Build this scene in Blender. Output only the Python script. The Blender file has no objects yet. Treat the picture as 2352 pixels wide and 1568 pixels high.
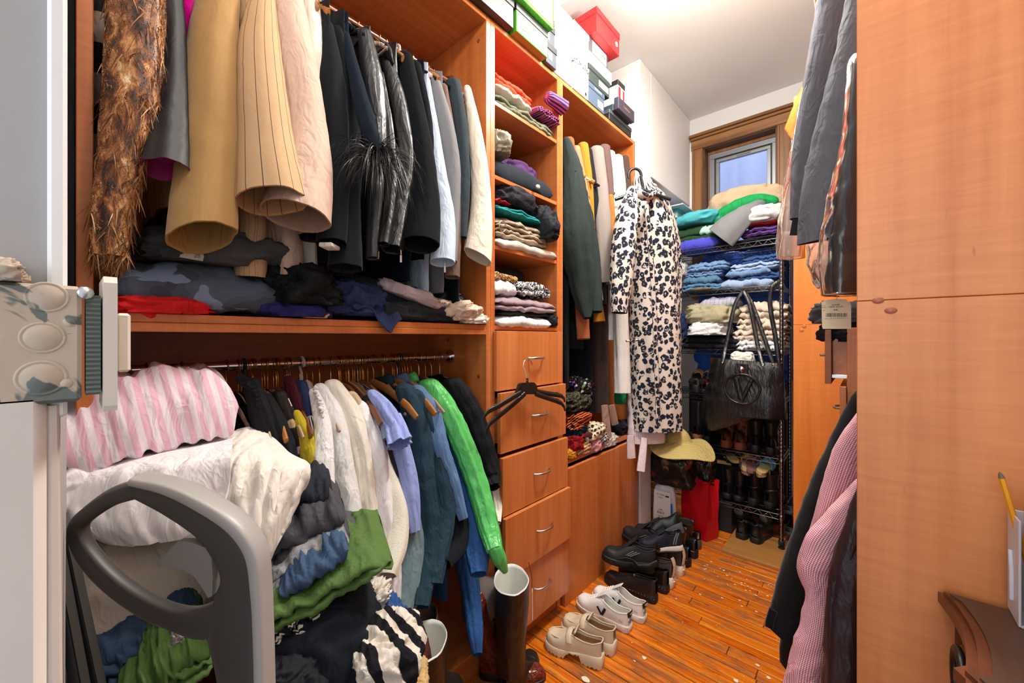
# Walk-in closet, built object by object.  X across the corridor (left wardrobe at -X), Y into depth, Z up.
import bpy, math, random
import numpy as np
from mathutils import Vector, Matrix, noise as mn

scene = bpy.context.scene
COL = scene.collection
R = math.radians

# ---------------------------------------------------------------- camera
FPX, CXP, HYP = 905.0, 1176.0, 776.0
YAW = math.atan2(809.0, 905.0)
SA, CA = math.sin(YAW), math.cos(YAW)
EYE = Vector((0, 0, 1.36))
cam_d = bpy.data.cameras.new('camera'); cam = bpy.data.objects.new('camera', cam_d); COL.objects.link(cam)
cam.location = EYE; cam.rotation_euler = (R(90), 0, YAW)
cam_d.sensor_width = 36; cam_d.lens = 36 * FPX / 2352; cam_d.shift_y = (HYP - 784) / 2352 ; cam_d.clip_start = .02
scene.camera = cam

# ---------------------------------------------------------------- world, lamps, exposure
w = bpy.data.worlds.new('world'); scene.world = w; w.use_nodes = True
bg = w.node_tree.nodes['Background']; bg.inputs[0].default_value = (.80, .88, 1.0, 1); bg.inputs[1].default_value = .85
def lamp(name, kind, loc, energy, color=(1, 1, 1), size=.2, aim=None, sy=None):
    d = bpy.data.lights.new(name, kind); d.energy = energy; d.color = color
    if kind == 'AREA':
        d.size = size
        if sy: d.shape = 'RECTANGLE'; d.size_y = sy
    else: d.shadow_soft_size = size
    o = bpy.data.objects.new(name, d); COL.objects.link(o); o.location = loc
    if aim: o.rotation_euler = (Vector(aim) - Vector(loc)).to_track_quat('-Z', 'Y').to_euler()
    return o
lamp('ceiling_bulb', 'POINT', (-.50, 1.75, 2.90), 36, (1, .95, .88), .08)
lamp('ceiling_soft_fill', 'AREA', (-.45, 1.75, 3.20), 34, (1, .95, .89), .40, (-.5, 1.75, 0))  # soft area light added under the ceiling to even out the bulb
lamp('door_fill', 'POINT', (-.36, .42, 2.96), 24, (1, .95, .89), .08)  # added fill near the camera, brightens the left wardrobe; no fixture known there
lamp('fill_behind_camera', 'AREA', (-.05, -2.3, 1.9), 26, (1, .98, .96), 1.8, (-.6, 2.0, 1.1), 1.8)  # added soft fill behind the camera, keeps the lighting even
vs = scene.view_settings; vs.view_transform = 'Standard'; vs.look = 'None'; vs.gamma = 1; vs.use_curve_mapping = False
vs.exposure = .27
scene.cycles.max_bounces = 8
scene.cycles.transparent_max_bounces = 12

# ---------------------------------------------------------------- pixel -> point on a known plane
def ray(x, y):
    t = (x - CXP) / FPX; return Vector((-SA + CA * t, CA + SA * t, (HYP - y) / FPX))
def onX(x, y, X): d = ray(x, y); return EYE + d * (X / d.x)
def onY(x, y, Y): d = ray(x, y); return EYE + d * (Y / d.y)
def onZ(x, y, Z): d = ray(x, y); return EYE + d * ((Z - EYE.z) / d.z)
def atD(x, y, D): return EYE + ray(x, y) * D
RIGHT = Vector((CA, SA, 0)); FWD = Vector((-SA, CA, 0)); UP = Vector((0, 0, 1))
def depth(p): return (p - EYE).dot(FWD)

# ---------------------------------------------------------------- mesh building
def lin(h):
    h = h.lstrip('#'); c = [int(h[i:i + 2], 16) / 255 for i in (0, 2, 4)]
    return tuple((x / 12.92 if x <= .04045 else ((x + .055) / 1.055) ** 2.4) for x in c) + (1,)
class MB:
    def __init__(s): s.v = []; s.f = []; s.uv = []; s.mi = []; s.n = 0
    def add(s, V, Fs, UV=None, mi=0):
        b = s.n; s.v.extend([tuple(p) for p in V]); s.n += len(V)
        for k, f in enumerate(Fs):
            s.f.append(tuple(i + b for i in f)); s.mi.append(mi)
            if UV is None: s.uv.extend([(0, 0)] * len(f))
            else: s.uv.extend(UV[k])
        return s
    def grid(s, P, cu=False, cv=False, uv=None, mi=0, flip=False):
        n, m = len(P), len(P[0]); V = [tuple(p) for row in P for p in row]; Fs = []; U = []
        for i in range(n if cu else n - 1):
            for j in range(m if cv else m - 1):
                a = [(i, j), (i + 1, j), (i + 1, j + 1), (i, j + 1)]
                if flip: a.reverse()
                Fs.append([(x % n) * m + (y % m) for x, y in a])
                if uv is None: U.append([(x / n, y / m) for x, y in a])
                elif callable(uv): U.append([uv(x, y) for x, y in a])
                else: U.append([(x * uv[0], y * uv[1]) for x, y in a])
        return s.add(V, Fs, U, mi)
    def fan(s, ring, mi=0, flip=False, c=None):
        if c is None: c = sum((Vector(p) for p in ring), Vector()) / len(ring)
        n = len(ring); V = list(ring) + [c]
        Fs = [((i, (i + 1) % n, n) if not flip else ((i + 1) % n, i, n)) for i in range(n)]
        return s.add(V, Fs, None, mi)
    def box(s, c, size, rot=None, bev=.0015, mi=0):
        c = Vector(c); h = [x / 2 for x in size]; b = min(bev, min(h) * .45); V = []; idx = {}
        for sx in (-1, 1):
            for sy in (-1, 1):
                for sz in (-1, 1):
                    S = (sx, sy, sz)
                    for ax in range(3):
                        p = Vector([S[k] * (h[k] - (0 if k == ax else b)) for k in range(3)])
                        idx[S + (ax,)] = len(V); V.append(p)
        Fs = []
        for ax in range(3):
            o = [k for k in range(3) if k != ax]
            for sg in (-1, 1):
                q = []
                for a, bb in ((-1, -1), (1, -1), (1, 1), (-1, 1)):
                    S = [0, 0, 0]; S[ax] = sg; S[o[0]] = a; S[o[1]] = bb; q.append(idx[tuple(S) + (ax,)])
                Fs.append(q)
            for a in (-1, 1):
                for bb in (-1, 1):
                    S1 = [0, 0, 0]; S2 = [0, 0, 0]; S1[ax] = -1; S2[ax] = 1
                    for S in (S1, S2): S[o[0]] = a; S[o[1]] = bb
                    Fs.append([idx[tuple(S1) + (o[0],)], idx[tuple(S2) + (o[0],)], idx[tuple(S2) + (o[1],)], idx[tuple(S1) + (o[1],)]])
        for sx in (-1, 1):
            for sy in (-1, 1):
                for sz in (-1, 1): Fs.append([idx[(sx, sy, sz, k)] for k in range(3)])
        out = []
        for f in Fs:
            a, bb, cc = V[f[0]], V[f[1]], V[f[2]]; nrm = (bb - a).cross(cc - a); ctr = sum((V[i] for i in f), Vector())
            out.append(f if nrm.dot(ctr) > 0 else f[::-1])
        UV = [[(V[i].x + V[i].y, V[i].z) for i in f] for f in out]
        if rot is not None:
            if not isinstance(rot, Matrix): rot = Matrix.Rotation(rot, 3, 'Z')
            V = [rot @ p for p in V]
        return s.add([p + c for p in V], out, UV, mi)
    def bx(s, x0, x1, y0, y1, z0, z1, bev=.0015, mi=0):
        return s.box(((x0 + x1) / 2, (y0 + y1) / 2, (z0 + z1) / 2), (abs(x1 - x0), abs(y1 - y0), abs(z1 - z0)), None, bev, mi)
    def tube(s, path, r, seg=8, closed=False, cap=True, mi=0, flat=1.0, ref=None):
        path = [Vector(p) for p in path]; n = len(path); rs = r if isinstance(r, (list, tuple)) else [r] * n
        rings = []; e = None; L = 0; Ls = []
        for i in range(n):
            if closed: t = path[(i + 1) % n] - path[i - 1]
            else: t = path[min(i + 1, n - 1)] - path[max(i - 1, 0)]
            t.normalize()
            if i: L += (path[i] - path[i - 1]).length
            Ls.append(L)
            if e is None:
                e = Vector(ref) if ref is not None else (Vector((0, 0, 1)) if abs(t.z) < .9 else Vector((1, 0, 0)))
            e = (e - t * e.dot(t)); e.normalize(); g = t.cross(e)
            rings.append([path[i] + e * (rs[i] * math.cos(2 * math.pi * k / seg)) + g * (flat * rs[i] * math.sin(2 * math.pi * k / seg)) for k in range(seg)])
        s.grid(rings, cu=closed, cv=True, uv=lambda i, j: (j / seg * 6.28 * rs[0], Ls[min(i, n - 1)]), mi=mi, flip=True)
        if cap and not closed: s.fan(rings[0], mi); s.fan(rings[-1], mi, True)
        return s
    def lathe(s, prof, c, ax=None, seg=24, mi=0, sx=1, sy=1):
        c = Vector(c); M3 = Matrix.Identity(3) if ax is None else Vector(ax).to_track_quat('Z', 'Y').to_matrix()
        rings = [[c + M3 @ Vector((r * sx * math.cos(2 * math.pi * k / seg), r * sy * math.sin(2 * math.pi * k / seg), z)) for k in range(seg)] for r, z in prof]
        return s.grid(rings, cv=True, mi=mi, flip=True)
    def ext(s, outline, d, mi=0, o=Vector(), bevel=0):
        """outline: list of 3-D points (planar), d: extrusion vector"""
        d = Vector(d); A = [Vector(p) for p in outline]; n = len(A)
        nr = sum(((A[i] - A[0]).cross(A[(i + 1) % n] - A[0]) for i in range(n)), Vector())
        if nr.dot(d) > 0: A.reverse()
        V = A + [p + d for p in A]
        Fs = [tuple(range(n)), tuple(range(2 * n - 1, n - 1, -1))] + [(i, i + n, (i + 1) % n + n, (i + 1) % n) for i in range(n)]
        return s.add(V, Fs, [[(0, 0)] * len(f) for f in Fs], mi)
    def build(s, name, mats, parent=None, smooth=True, sharp=None):
        me = bpy.data.meshes.new(name); me.from_pydata(s.v, [], s.f)
        if not isinstance(mats, (list, tuple)): mats = [mats]
        for m in mats: me.materials.append(m)
        uvl = me.uv_layers.new(name='UVMap'); uvl.data.foreach_set('uv', np.array(s.uv, dtype=np.float32).ravel())
        if len(mats) > 1: me.polygons.foreach_set('material_index', np.array(s.mi, dtype=np.int32))
        me.polygons.foreach_set('use_smooth', np.full(len(me.polygons), bool(smooth)))
        if smooth and sharp: me.set_sharp_from_angle(angle=R(sharp))
        me.update()
        o = bpy.data.objects.new(name, me); COL.objects.link(o)
        if parent is not None: attach(o, parent)
        return o
LOCALS = set()   # things modelled in their own frame and then set down
def attach(o, parent):
    o.parent = parent
    if parent.parent is None and parent.type == 'EMPTY' and parent.name not in LOCALS:
        o.matrix_parent_inverse = Matrix.Translation(-Vector(parent.location))
    return o
def tag(o, label=None, cat=None, group=None, kind=None):
    if label: o['label'] = label
    if cat: o['category'] = cat
    if group: o['group'] = group
    if kind: o['kind'] = kind
    return o
def thing(name, label, cat, loc=(0, 0, 0), group=None):
    o = bpy.data.objects.new(name, None); COL.objects.link(o); o.location = loc; o.empty_display_size = .05
    return tag(o, label, cat, group)
def struct(o): o['kind'] = 'structure'; return o
def dup(root, loc=None, rot=None, label=None, group=None, matmap=None, scale=None):
    def cp(o, par):
        c = o.copy(); COL.objects.link(c); c.parent = par
        if matmap and c.type == 'MESH':
            if any(m and m.name in matmap for m in c.data.materials):
                key = (c.data.name, tuple(sorted(matmap.items(), key=lambda kv: kv[0]).__repr__()))
                c.data = c.data.copy()
                for i, m in enumerate(c.data.materials):
                    if m and m.name in matmap: c.data.materials[i] = matmap[m.name]
        for ch in [x for x in o.children]: cp(ch, c)
        return c
    r = cp(root, None)
    if loc is not None: r.location = loc
    if rot is not None: r.rotation_euler = rot if isinstance(rot, (tuple, list)) else (0, 0, rot)
    if scale is not None: r.scale = scale if isinstance(scale, (tuple, list)) else (scale,) * 3
    if label: r['label'] = label
    if group: r['group'] = group
    return r

# ---------------------------------------------------------------- materials
MATS = {}
class NT:
    """small helper around a material's node tree"""
    def __init__(s, name):
        s.m = bpy.data.materials.new(name); s.m.use_nodes = True; s.t = s.m.node_tree
        s.b = s.t.nodes['Principled BSDF']; s.out = s.t.nodes['Material Output']
    def n(s, typ, **kw):
        o = s.t.nodes.new(typ)
        for k, v in kw.items():
            if k.startswith('_'): setattr(o, k[1:], v)
            else:
                key = k.replace('__', ' ')
                key = int(key[1:]) if key[0] == 'i' and key[1:].isdigit() else key
                if isinstance(v, bpy.types.NodeSocket): s.t.links.new(v, o.inputs[key])
                else: o.inputs[key].default_value = v
        return o
    def L(s, a, b): s.t.links.new(a, b)
    def coord(s, kind='UV', scale=(1, 1, 1), rot=(0, 0, 0)):
        tc = s.n('ShaderNodeTexCoord'); mp = s.n('ShaderNodeMapping', Vector=tc.outputs[kind], Scale=scale, Rotation=rot)
        return mp.outputs[0]
    def noise(s, vec, scale, detail=3, rough=.55, dist=0):
        return s.n('ShaderNodeTexNoise', Vector=vec, Scale=scale, Detail=detail, Roughness=rough, Distortion=dist).outputs[0]
    def ramp(s, fac, stops, interp='LINEAR'):
        r = s.n('ShaderNodeValToRGB', Fac=fac); cr = r.color_ramp; cr.interpolation = interp
        while len(cr.elements) < len(stops): cr.elements.new(.5)
        for e, (p, c) in zip(cr.elements, stops): e.position = p; e.color = c if len(c) == 4 else tuple(c) + (1,)
        return r.outputs[0]
    def mix(s, fac, a, b, mode='MIX'):
        x = s.n('ShaderNodeMix', _data_type='RGBA', _blend_type=mode)
        for k, v in ((0, fac), (6, a), (7, b)):
            if isinstance(v, bpy.types.NodeSocket): s.L(v, x.inputs[k])
            else: x.inputs[k].default_value = v
        return x.outputs[2]
    def math(s, op, a, b=0.0, c=0.0):
        x = s.n('ShaderNodeMath', _operation=op)
        for k, v in enumerate((a, b, c)):
            if isinstance(v, bpy.types.NodeSocket): s.L(v, x.inputs[k])
            else: x.inputs[k].default_value = v
        return x.outputs[0]
    def bump(s, h, strength=.3, dist=.002):
        b = s.n('ShaderNodeBump', Strength=strength, Distance=dist, Height=h); s.L(b.outputs[0], s.b.inputs['Normal']); return b
    def set(s, **kw):
        for k, v in kw.items():
            key = k.replace('__', ' ')
            if isinstance(v, bpy.types.NodeSocket): s.L(v, s.b.inputs[key])
            else: s.b.inputs[key].default_value = v
        return s
def plain(name, col, rough=.5, metal=0, spec=.5, coat=0, **kw):
    if name in MATS: return MATS[name]
    T = NT(name); c = lin(col) if isinstance(col, str) else col
    T.set(Base__Color=c, Roughness=rough, Metallic=metal)
    T.b.inputs['Specular IOR Level'].default_value = spec
    if coat: T.b.inputs['Coat Weight'].default_value = coat; T.b.inputs['Coat Roughness'].default_value = .1
    MATS[name] = T.m; return T.m
def shade(c, k): return tuple(min(1, x * k) for x in c[:3]) + (1,)
def fabric(name, col, kind='plain', rough=.85, c2=None, sc=1.0, bump=.35, co='UV', rot=0, spec=.25, sheen=.0, mott=.10, crease=None):
    """cloth: colour + small mottling + a weave bump; kind picks a printed or woven pattern.  UVs are in metres."""
    if name in MATS: return MATS[name]
    T = NT(name); c = lin(col); k2 = lin(c2) if c2 else shade(c, .55)
    v = T.coord(co, (1, 1, 1), (0, 0, rot)); ob = T.coord('Object')
    base = T.mix(T.noise(ob, 9, 3), shade(c, 1 - mott), shade(c, 1 + mott)); h = None
    sep = T.n('ShaderNodeSeparateXYZ', Vector=v); U, Vv = sep.outputs[0], sep.outputs[1]
    fine = T.noise(v, 900, 2)
    if kind == 'plain': h = fine
    elif kind == 'heather': base = T.mix(T.noise(v, 420, 2, .8), shade(c, .6), shade(c, 1.45)); h = fine
    elif kind == 'slub':
        a = T.noise(T.coord('UV', (60, 900, 1)), 1, 2); b2 = T.noise(T.coord('UV', (900, 60, 1)), 1, 2)
        f = T.math('ADD', a, b2); base = T.mix(T.math('MULTIPLY', f, .5), shade(c, .55), shade(c, 1.5)); h = f
    elif kind == 'denim':
        w1 = T.n('ShaderNodeTexWave', Vector=v, Scale=420 * sc, Distortion=1.5, _bands_direction='DIAGONAL').outputs[1]
        wear = T.noise(ob, 14, 4, .6); base = T.mix(T.math('MULTIPLY', wear, .9), c, k2)
        base = T.mix(T.math('MULTIPLY', T.noise(v, 330, 2, .8), .55), base, k2); h = w1
    elif kind == 'rib':
        w1 = T.n('ShaderNodeTexWave', Vector=v, Scale=46 * sc, Distortion=.25, _bands_direction='X').outputs[1]
        base = T.mix(w1, shade(c, .62), shade(c, 1.12)); h = w1; bump = max(bump, .8)
    elif kind == 'knit':
        w1 = T.n('ShaderNodeTexWave', Vector=v, Scale=60 * sc, Distortion=.6, _bands_direction='X').outputs[1]
        w2 = T.n('ShaderNodeTexWave', Vector=v, Scale=60 * sc, Distortion=.6, _bands_direction='Y').outputs[1]
        f = T.math('MULTIPLY', w1, w2); base = T.mix(f, shade(c, .6), shade(c, 1.2)); h = f; bump = max(bump, .7)
    elif kind in ('stripe', 'pin'):
        fr = T.math('FRACT', T.math('MULTIPLY', U, sc)); lim = .055 if kind == 'pin' else .5
        base = T.mix(T.math('LESS_THAN', fr, lim), base, k2); h = fine
    elif kind == 'vstripe':
        fr = T.math('FRACT', T.math('MULTIPLY', Vv, sc)); base = T.mix(T.math('LESS_THAN', fr, .5), base, k2); h = fine
    elif kind == 'gingham':
        a = T.math('LESS_THAN', T.math('FRACT', T.math('MULTIPLY', U, sc)), .5); b2 = T.math('LESS_THAN', T.math('FRACT', T.math('MULTIPLY', Vv, sc)), .5)
        base = T.mix(T.math('MULTIPLY', T.math('ADD', a, b2), .5), c, k2); h = fine
    elif kind == 'plaid':
        a = T.math('LESS_THAN', T.math('FRACT', T.math('MULTIPLY', U, sc)), .12); b2 = T.math('LESS_THAN', T.math('FRACT', T.math('MULTIPLY', Vv, sc)), .12)
        base = T.mix(T.math('MAXIMUM', a, b2), base, k2); h = fine
    elif kind == 'leopard':
        vv = T.mix(.026, v, T.n('ShaderNodeTexNoise', Vector=v, Scale=40 * sc, Detail=2).outputs[1], 'ADD')
        vo = T.n('ShaderNodeTexVoronoi', Vector=T.n('ShaderNodeMapping', Vector=vv, Scale=(1.35, .85, 1)).outputs[0], Scale=26 * sc, Randomness=.8).outputs[0]
        ring = T.ramp(vo, [(0, (0, 0, 0, 1)), (.12, (0, 0, 0, 1)), (.17, (1, 1, 1, 1)), (.45, (1, 1, 1, 1)), (.50, (0, 0, 0, 1))])
        br = T.ramp(T.noise(v, 46 * sc, 2), [(.34, (0, 0, 0, 1)), (.40, (1, 1, 1, 1))])
        inner = T.ramp(vo, [(0, (1, 1, 1, 1)), (.14, (1, 1, 1, 1)), (.18, (0, 0, 0, 1))])
        sel = T.ramp(T.noise(v, 17 * sc, 1), [(.47, (0, 0, 0, 1)), (.53, (1, 1, 1, 1))]); base = T.mix(T.math('MULTIPLY', inner, T.math('MULTIPLY_ADD', sel, .65, .25)), base, (.055, .055, .065, 1))
        base = T.mix(T.math('MULTIPLY', ring, br), base, k2); h = T.noise(T.coord('UV', (700, 180, 1)), 1, 2)
    elif kind == 'animal':
        vo = T.noise(v, 34 * sc, 2, .5, 1.2); base = T.mix(T.ramp(vo, [(.46, (0, 0, 0, 1)), (.50, (1, 1, 1, 1))]), base, k2); h = fine
    elif kind == 'zebra':
        w1 = T.n('ShaderNodeTexWave', Vector=v, Scale=5.5 * sc, Distortion=7, Detail=1.5, Detail__Scale=.9, _bands_direction='DIAGONAL').outputs[1]
        base = T.mix(T.ramp(w1, [(.44, (0, 0, 0, 1)), (.52, (1, 1, 1, 1))]), base, k2); h = T.noise(v, 500, 2)
    elif kind == 'camo':
        n1 = T.noise(v, 9 * sc, 2, .5, .6); n2 = T.noise(T.coord(co, (1, 1, 1), (0, 0, 1.3)), 7 * sc, 2, .5, .6)
        base = T.ramp(n1, [(0, shade(c, .35)), (.43, shade(c, .35)), (.435, shade(c, .75)), (.55, shade(c, .75)), (.555, c)], 'CONSTANT')
        base = T.mix(T.ramp(n2, [(.60, (0, 0, 0, 1)), (.605, (1, 1, 1, 1))]), base, k2)
        base = T.mix(T.math('MULTIPLY', T.noise(v, 380, 2, .8), .35), base, (.25, .28, .33, 1)); h = fine
    elif kind == 'floral':
        vo = T.n('ShaderNodeTexVoronoi', Vector=v, Scale=26 * sc)
        f = T.ramp(vo.outputs[0], [(.30, (1, 1, 1, 1)), (.36, (0, 0, 0, 1))])
        base = T.mix(f, base, T.mix(.55, k2, vo.outputs[1], 'MIX')); h = fine
    elif kind == 'dots':
        vo = T.n('ShaderNodeTexVoronoi', Vector=v, Scale=36 * sc, Randomness=.25).outputs[0]
        base = T.mix(T.ramp(vo, [(.30, (1, 1, 1, 1)), (.33, (0, 0, 0, 1))]), base, k2); h = fine
    elif kind == 'leather':
        h = T.n('ShaderNodeTexVoronoi', Vector=v, Scale=420 * sc).outputs[0]
    elif kind == 'croc':
        vo = T.n('ShaderNodeTexVoronoi', Vector=v, Scale=62 * sc, _feature='DISTANCE_TO_EDGE').outputs[0]
        e = T.ramp(vo, [(0, (0, 0, 0, 1)), (.09, (1, 1, 1, 1))]); base = T.mix(e, k2, base); h = e; bump = max(bump, .7)
    elif kind == 'snake':
        vo = T.n('ShaderNodeTexVoronoi', Vector=v, Scale=150 * sc).outputs[0]; n1 = T.noise(v, 22 * sc, 3)
        base = T.mix(T.ramp(n1, [(.42, (0, 0, 0, 1)), (.56, (1, 1, 1, 1))]), base, k2); h = vo
    elif kind == 'fleece': h = T.noise(v, 260, 3, .7); base = T.mix(h, shade(c, .62), shade(c, 1.3)); bump = max(bump, .9)
    elif kind == 'mesh':
        vo = T.n('ShaderNodeTexVoronoi', Vector=v, Scale=190 * sc, Randomness=0).outputs[0]
        base = T.mix(T.ramp(vo, [(.25, (1, 1, 1, 1)), (.33, (0, 0, 0, 1))]), base, k2); h = vo; bump = max(bump, .8)
    T.set(Base__Color=base, Roughness=rough); T.b.inputs['Specular IOR Level'].default_value = spec
    if sheen: T.b.inputs['Sheen Weight'].default_value = sheen; T.b.inputs['Sheen Roughness'].default_value = .4
    bb = T.bump(h, bump, .0016 if kind in ('rib', 'knit', 'croc', 'fleece', 'mesh') else .0006)
    cz = crease if crease is not None else {'rib': .12, 'knit': .12, 'fleece': .1, 'croc': .1, 'mesh': .2, 'leather': .22, 'slub': .45, 'denim': .45, 'leopard': .12, 'pin': .08, 'heather': .2}.get(kind, .4 if sheen == 0 else .12)
    if cz:
        a1 = T.noise(T.coord('Object', (13, 13, 4.0)), 1, 2, .5, 1.8); a2 = T.noise(T.coord('Object', (30, 30, 13), (.5, .3, .8)), 1, 2, .5, 1.2)
        rd = T.math('ADD', a1, T.math('MULTIPLY', T.math('ABSOLUTE', T.math('SUBTRACT', a2, .5)), -.6))
        b2 = T.n('ShaderNodeBump', Strength=cz, Distance=.030, Height=rd); T.L(b2.outputs[0], bb.inputs['Normal'])
    MATS[name] = T.m; return T.m
def wood(name, c1, c2, grain='Z', rough=.34, sc=1.0, flame=.5, rnd=False):
    """cherry laminate: long grain along one axis, fine curl across it"""
    if name in MATS: return MATS[name]
    T = NT(name); a, b = lin(c1), lin(c2); g = {'X': 0, 'Y': 1, 'Z': 2}[grain]
    s1 = [30.0 * sc] * 3; s1[g] = 1.3 * sc; s2 = [9.0 * sc] * 3; s2[g] = 95.0 * sc; s3 = [6.0 * sc] * 3; s3[g] = .5 * sc
    v1 = T.coord('Object', s1)
    if rnd:
        oi = T.n('ShaderNodeObjectInfo').outputs['Random']
        va = T.n('ShaderNodeVectorMath', _operation='ADD'); T.L(v1, va.inputs[0])
        cx = T.n('ShaderNodeCombineXYZ', X=T.math('MULTIPLY', oi, 40.0), Y=T.math('MULTIPLY', oi, 17.0)); T.L(cx.outputs[0], va.inputs[1]); v1 = va.outputs[0]
    gr = T.noise(v1, 1, 4, .6, .4); cur = T.noise(T.coord('Object', s2), 1, 2, .5, .8); big = T.noise(T.coord('Object', s3), 1, 2, .5, 1.0)
    f = T.math('ADD', T.math('MULTIPLY', gr, .55), T.math('ADD', T.math('MULTIPLY', cur, flame * .5), T.math('MULTIPLY', big, .45)))
    base = T.ramp(f, [(.38, b), (.62, T_mid(a, b)), (.86, a)])
    sp = T.ramp(T.noise(T.coord('Object', [18 if i != g else 4 for i in range(3)]), 3, 2, .5), [(.73, (0, 0, 0, 1)), (.78, (1, 1, 1, 1))])
    base = T.mix(T.math('MULTIPLY', sp, .35), base, shade(b, .45))
    T.set(Base__Color=base, Roughness=rough); T.bump(gr, .05, .0005)
    MATS[name] = T.m; return T.m
def T_mid(a, b): return tuple((x + y) / 2 for x, y in zip(a, b))
def paint(name, col, dirt=.06, rough=.6):
    if name in MATS: return MATS[name]
    T = NT(name); c = lin(col); ob = T.coord('Object')
    T.set(Base__Color=T.mix(T.noise(ob, 3.5, 5, .6), shade(c, 1 - dirt), shade(c, 1.0)), Roughness=rough)
    T.bump(T.noise(ob, 22, 4), .12, .004); MATS[name] = T.m; return T.m
CHROME = plain('chrome', '#d8d8da', .12, 1)
STEEL = plain('brushed_steel', '#c9c9c8', .3, 1)
BRASS = plain('brass_wire', '#c79a4a', .25, 1)
BLACKP = plain('black_plastic', '#17181a', .35)
BLACKR = plain('black_rubber', '#1b1b1c', .6)
CHERRY = wood('cherry_laminate_upright', '#dd8a4c', '#a9521f', 'Z')
CHERRYY = wood('cherry_laminate_along_depth', '#dc884c', '#a9521f', 'Y')
CHERRYD = wood('cherry_drawer_fronts', '#e2935a', '#c06c34', 'Z', .36, 1.2, .12)
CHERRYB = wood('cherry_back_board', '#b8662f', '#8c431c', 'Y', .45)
CHERRYL = wood('cherry_side_panel_light', '#dc8f58', '#b5622f', 'Z', .42, .8, .55)
CHERRYO = wood('orange_cherry_panel', '#ee9440', '#cf6d1c', 'Z', .4, .9, .4)
WALLW = paint('white_wall_paint', '#ebebe9'); CEILW = paint('white_ceiling_paint', '#ebe9e5', .04)
# ================================================================ the room
CEIL = 3.265; BACKY = 3.62; COLX = -1.14
def wallbox(name, x0, x1, y0, y1, z0, z1, m=None, bev=.002):
    return struct(MB().bx(x0, x1, y0, y1, z0, z1, bev).build(name, m or WALLW, smooth=False))
wallbox('wall_left', -1.66, -1.58, -.2, 3.7, 0, CEIL)
wallbox('wall_right', .62, .70, -.2, 3.7, 0, CEIL)
struct(MB().bx(-1.7, .75, -.2, 3.75, CEIL, CEIL + .06).build('ceiling', CEILW, smooth=False))
# back wall with the window opening (x -1.04 .. -.50, z 1.75 .. 3.0)
WX0, WX1, WZ0, WZ1 = -1.035, -.495, 1.75, 3.0
b = MB(); b.bx(-1.7, WX0, BACKY, BACKY + .2, 0, CEIL, 0); b.bx(WX1, .75, BACKY, BACKY + .2, 0, CEIL, 0)
b.bx(WX0, WX1, BACKY, BACKY + .2, 0, WZ0, 0); b.bx(WX0, WX1, BACKY, BACKY + .2, WZ1, CEIL, 0)
struct(b.build('wall_back', WALLW, smooth=False))
# wall stub beside the wardrobe and the boxed soffit running to the back wall
wallbox('column_left', -1.58, COLX, 2.585, 2.77, 0, CEIL, bev=.004)
wallbox('soffit_left', -1.58, COLX, 2.77, BACKY, 2.515, CEIL, bev=.004)
# door wall at the camera's left: return face (jamb) that carries the switch box
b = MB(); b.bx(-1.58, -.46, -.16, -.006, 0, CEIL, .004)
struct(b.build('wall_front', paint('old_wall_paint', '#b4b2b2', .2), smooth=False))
b = MB(); b.bx(-.475, -.440, -.16, -.012, 0, 1.322, .006)
b.tube([(-.452, -.010, .05), (-.450, -.008, .7), (-.452, -.010, 1.31)], [.006, .007, .004], 8)
struct(b.build('trim_1', paint('cream_trim_paint', '#ded4cb', .25), smooth=True, sharp=40))
b = MB(); b.bx(-.474, -.452, -.012, -.002, 1.30, CEIL, .004)
struct(b.build('trim_2', paint('white_plaster_bead', '#f0f0ee', .03), smooth=False))
wallbox('wall_front_right', .34, .75, -.16, -.006, 0, CEIL)

# window ---------------------------------------------------------
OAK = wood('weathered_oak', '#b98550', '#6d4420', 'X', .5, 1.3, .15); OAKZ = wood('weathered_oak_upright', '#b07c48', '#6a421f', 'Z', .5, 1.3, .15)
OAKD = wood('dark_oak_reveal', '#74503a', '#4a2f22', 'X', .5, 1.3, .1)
ALU = plain('grey_aluminium', '#8d9092', .4, .55); ALUD = plain('dark_window_gasket', '#3c3e40', .5)
win = thing('window_1', None, None, (-.77, BACKY, WZ0)); struct(win)
def trimbar(name, x0, x1, z0, z1, horiz, mat):
    b = MB(); y = BACKY
    if horiz:
        h = z1 - z0
        b.bx(x0, x1, y - .022, y, z0, z0 + h * .62, .004); b.bx(x0 - .006, x1 + .006, y - .034, y, z0 + h * .64, z0 + h * .80, .004)
        b.bx(x0 - .012, x1 + .012, y - .046, y, z0 + h * .82, z1, .005); b.bx(x0 + .02, x1 - .02, y - .028, y, z0 + .004, z0 + .014, .003)
    else:
        b.bx(x0, x1, y - .022, y, z0, z1, .004); b.bx(x0 + .006, x0 + .02, y - .03, y, z0, z1, .003); b.bx(x1 - .014, x1 - .004, y - .028, y, z0, z1, .003)
    return b.build(name, mat, win, smooth=False)
trimbar('casing', -1.125, -.405, 2.985, 3.115, True, OAK)
trimbar('casing', -1.118, -1.03, 1.70, 2.985, False, OAKZ); trimbar('casing', -.50, -.412, 1.70, 2.985, False, OAKZ)
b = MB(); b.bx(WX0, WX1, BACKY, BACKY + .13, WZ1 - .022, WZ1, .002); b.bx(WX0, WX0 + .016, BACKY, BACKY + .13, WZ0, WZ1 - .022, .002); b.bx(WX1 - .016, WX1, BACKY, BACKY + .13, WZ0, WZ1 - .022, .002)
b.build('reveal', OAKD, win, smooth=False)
b = MB(); b.bx(WX0 + .016, WX1 - .016, BACKY + .085, BACKY + .1, WZ1 - .05, WZ1 - .022, .003); b.bx(WX0 + .016, WX0 + .03, BACKY + .085, BACKY + .1, WZ0, WZ1 - .05, .003)
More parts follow.
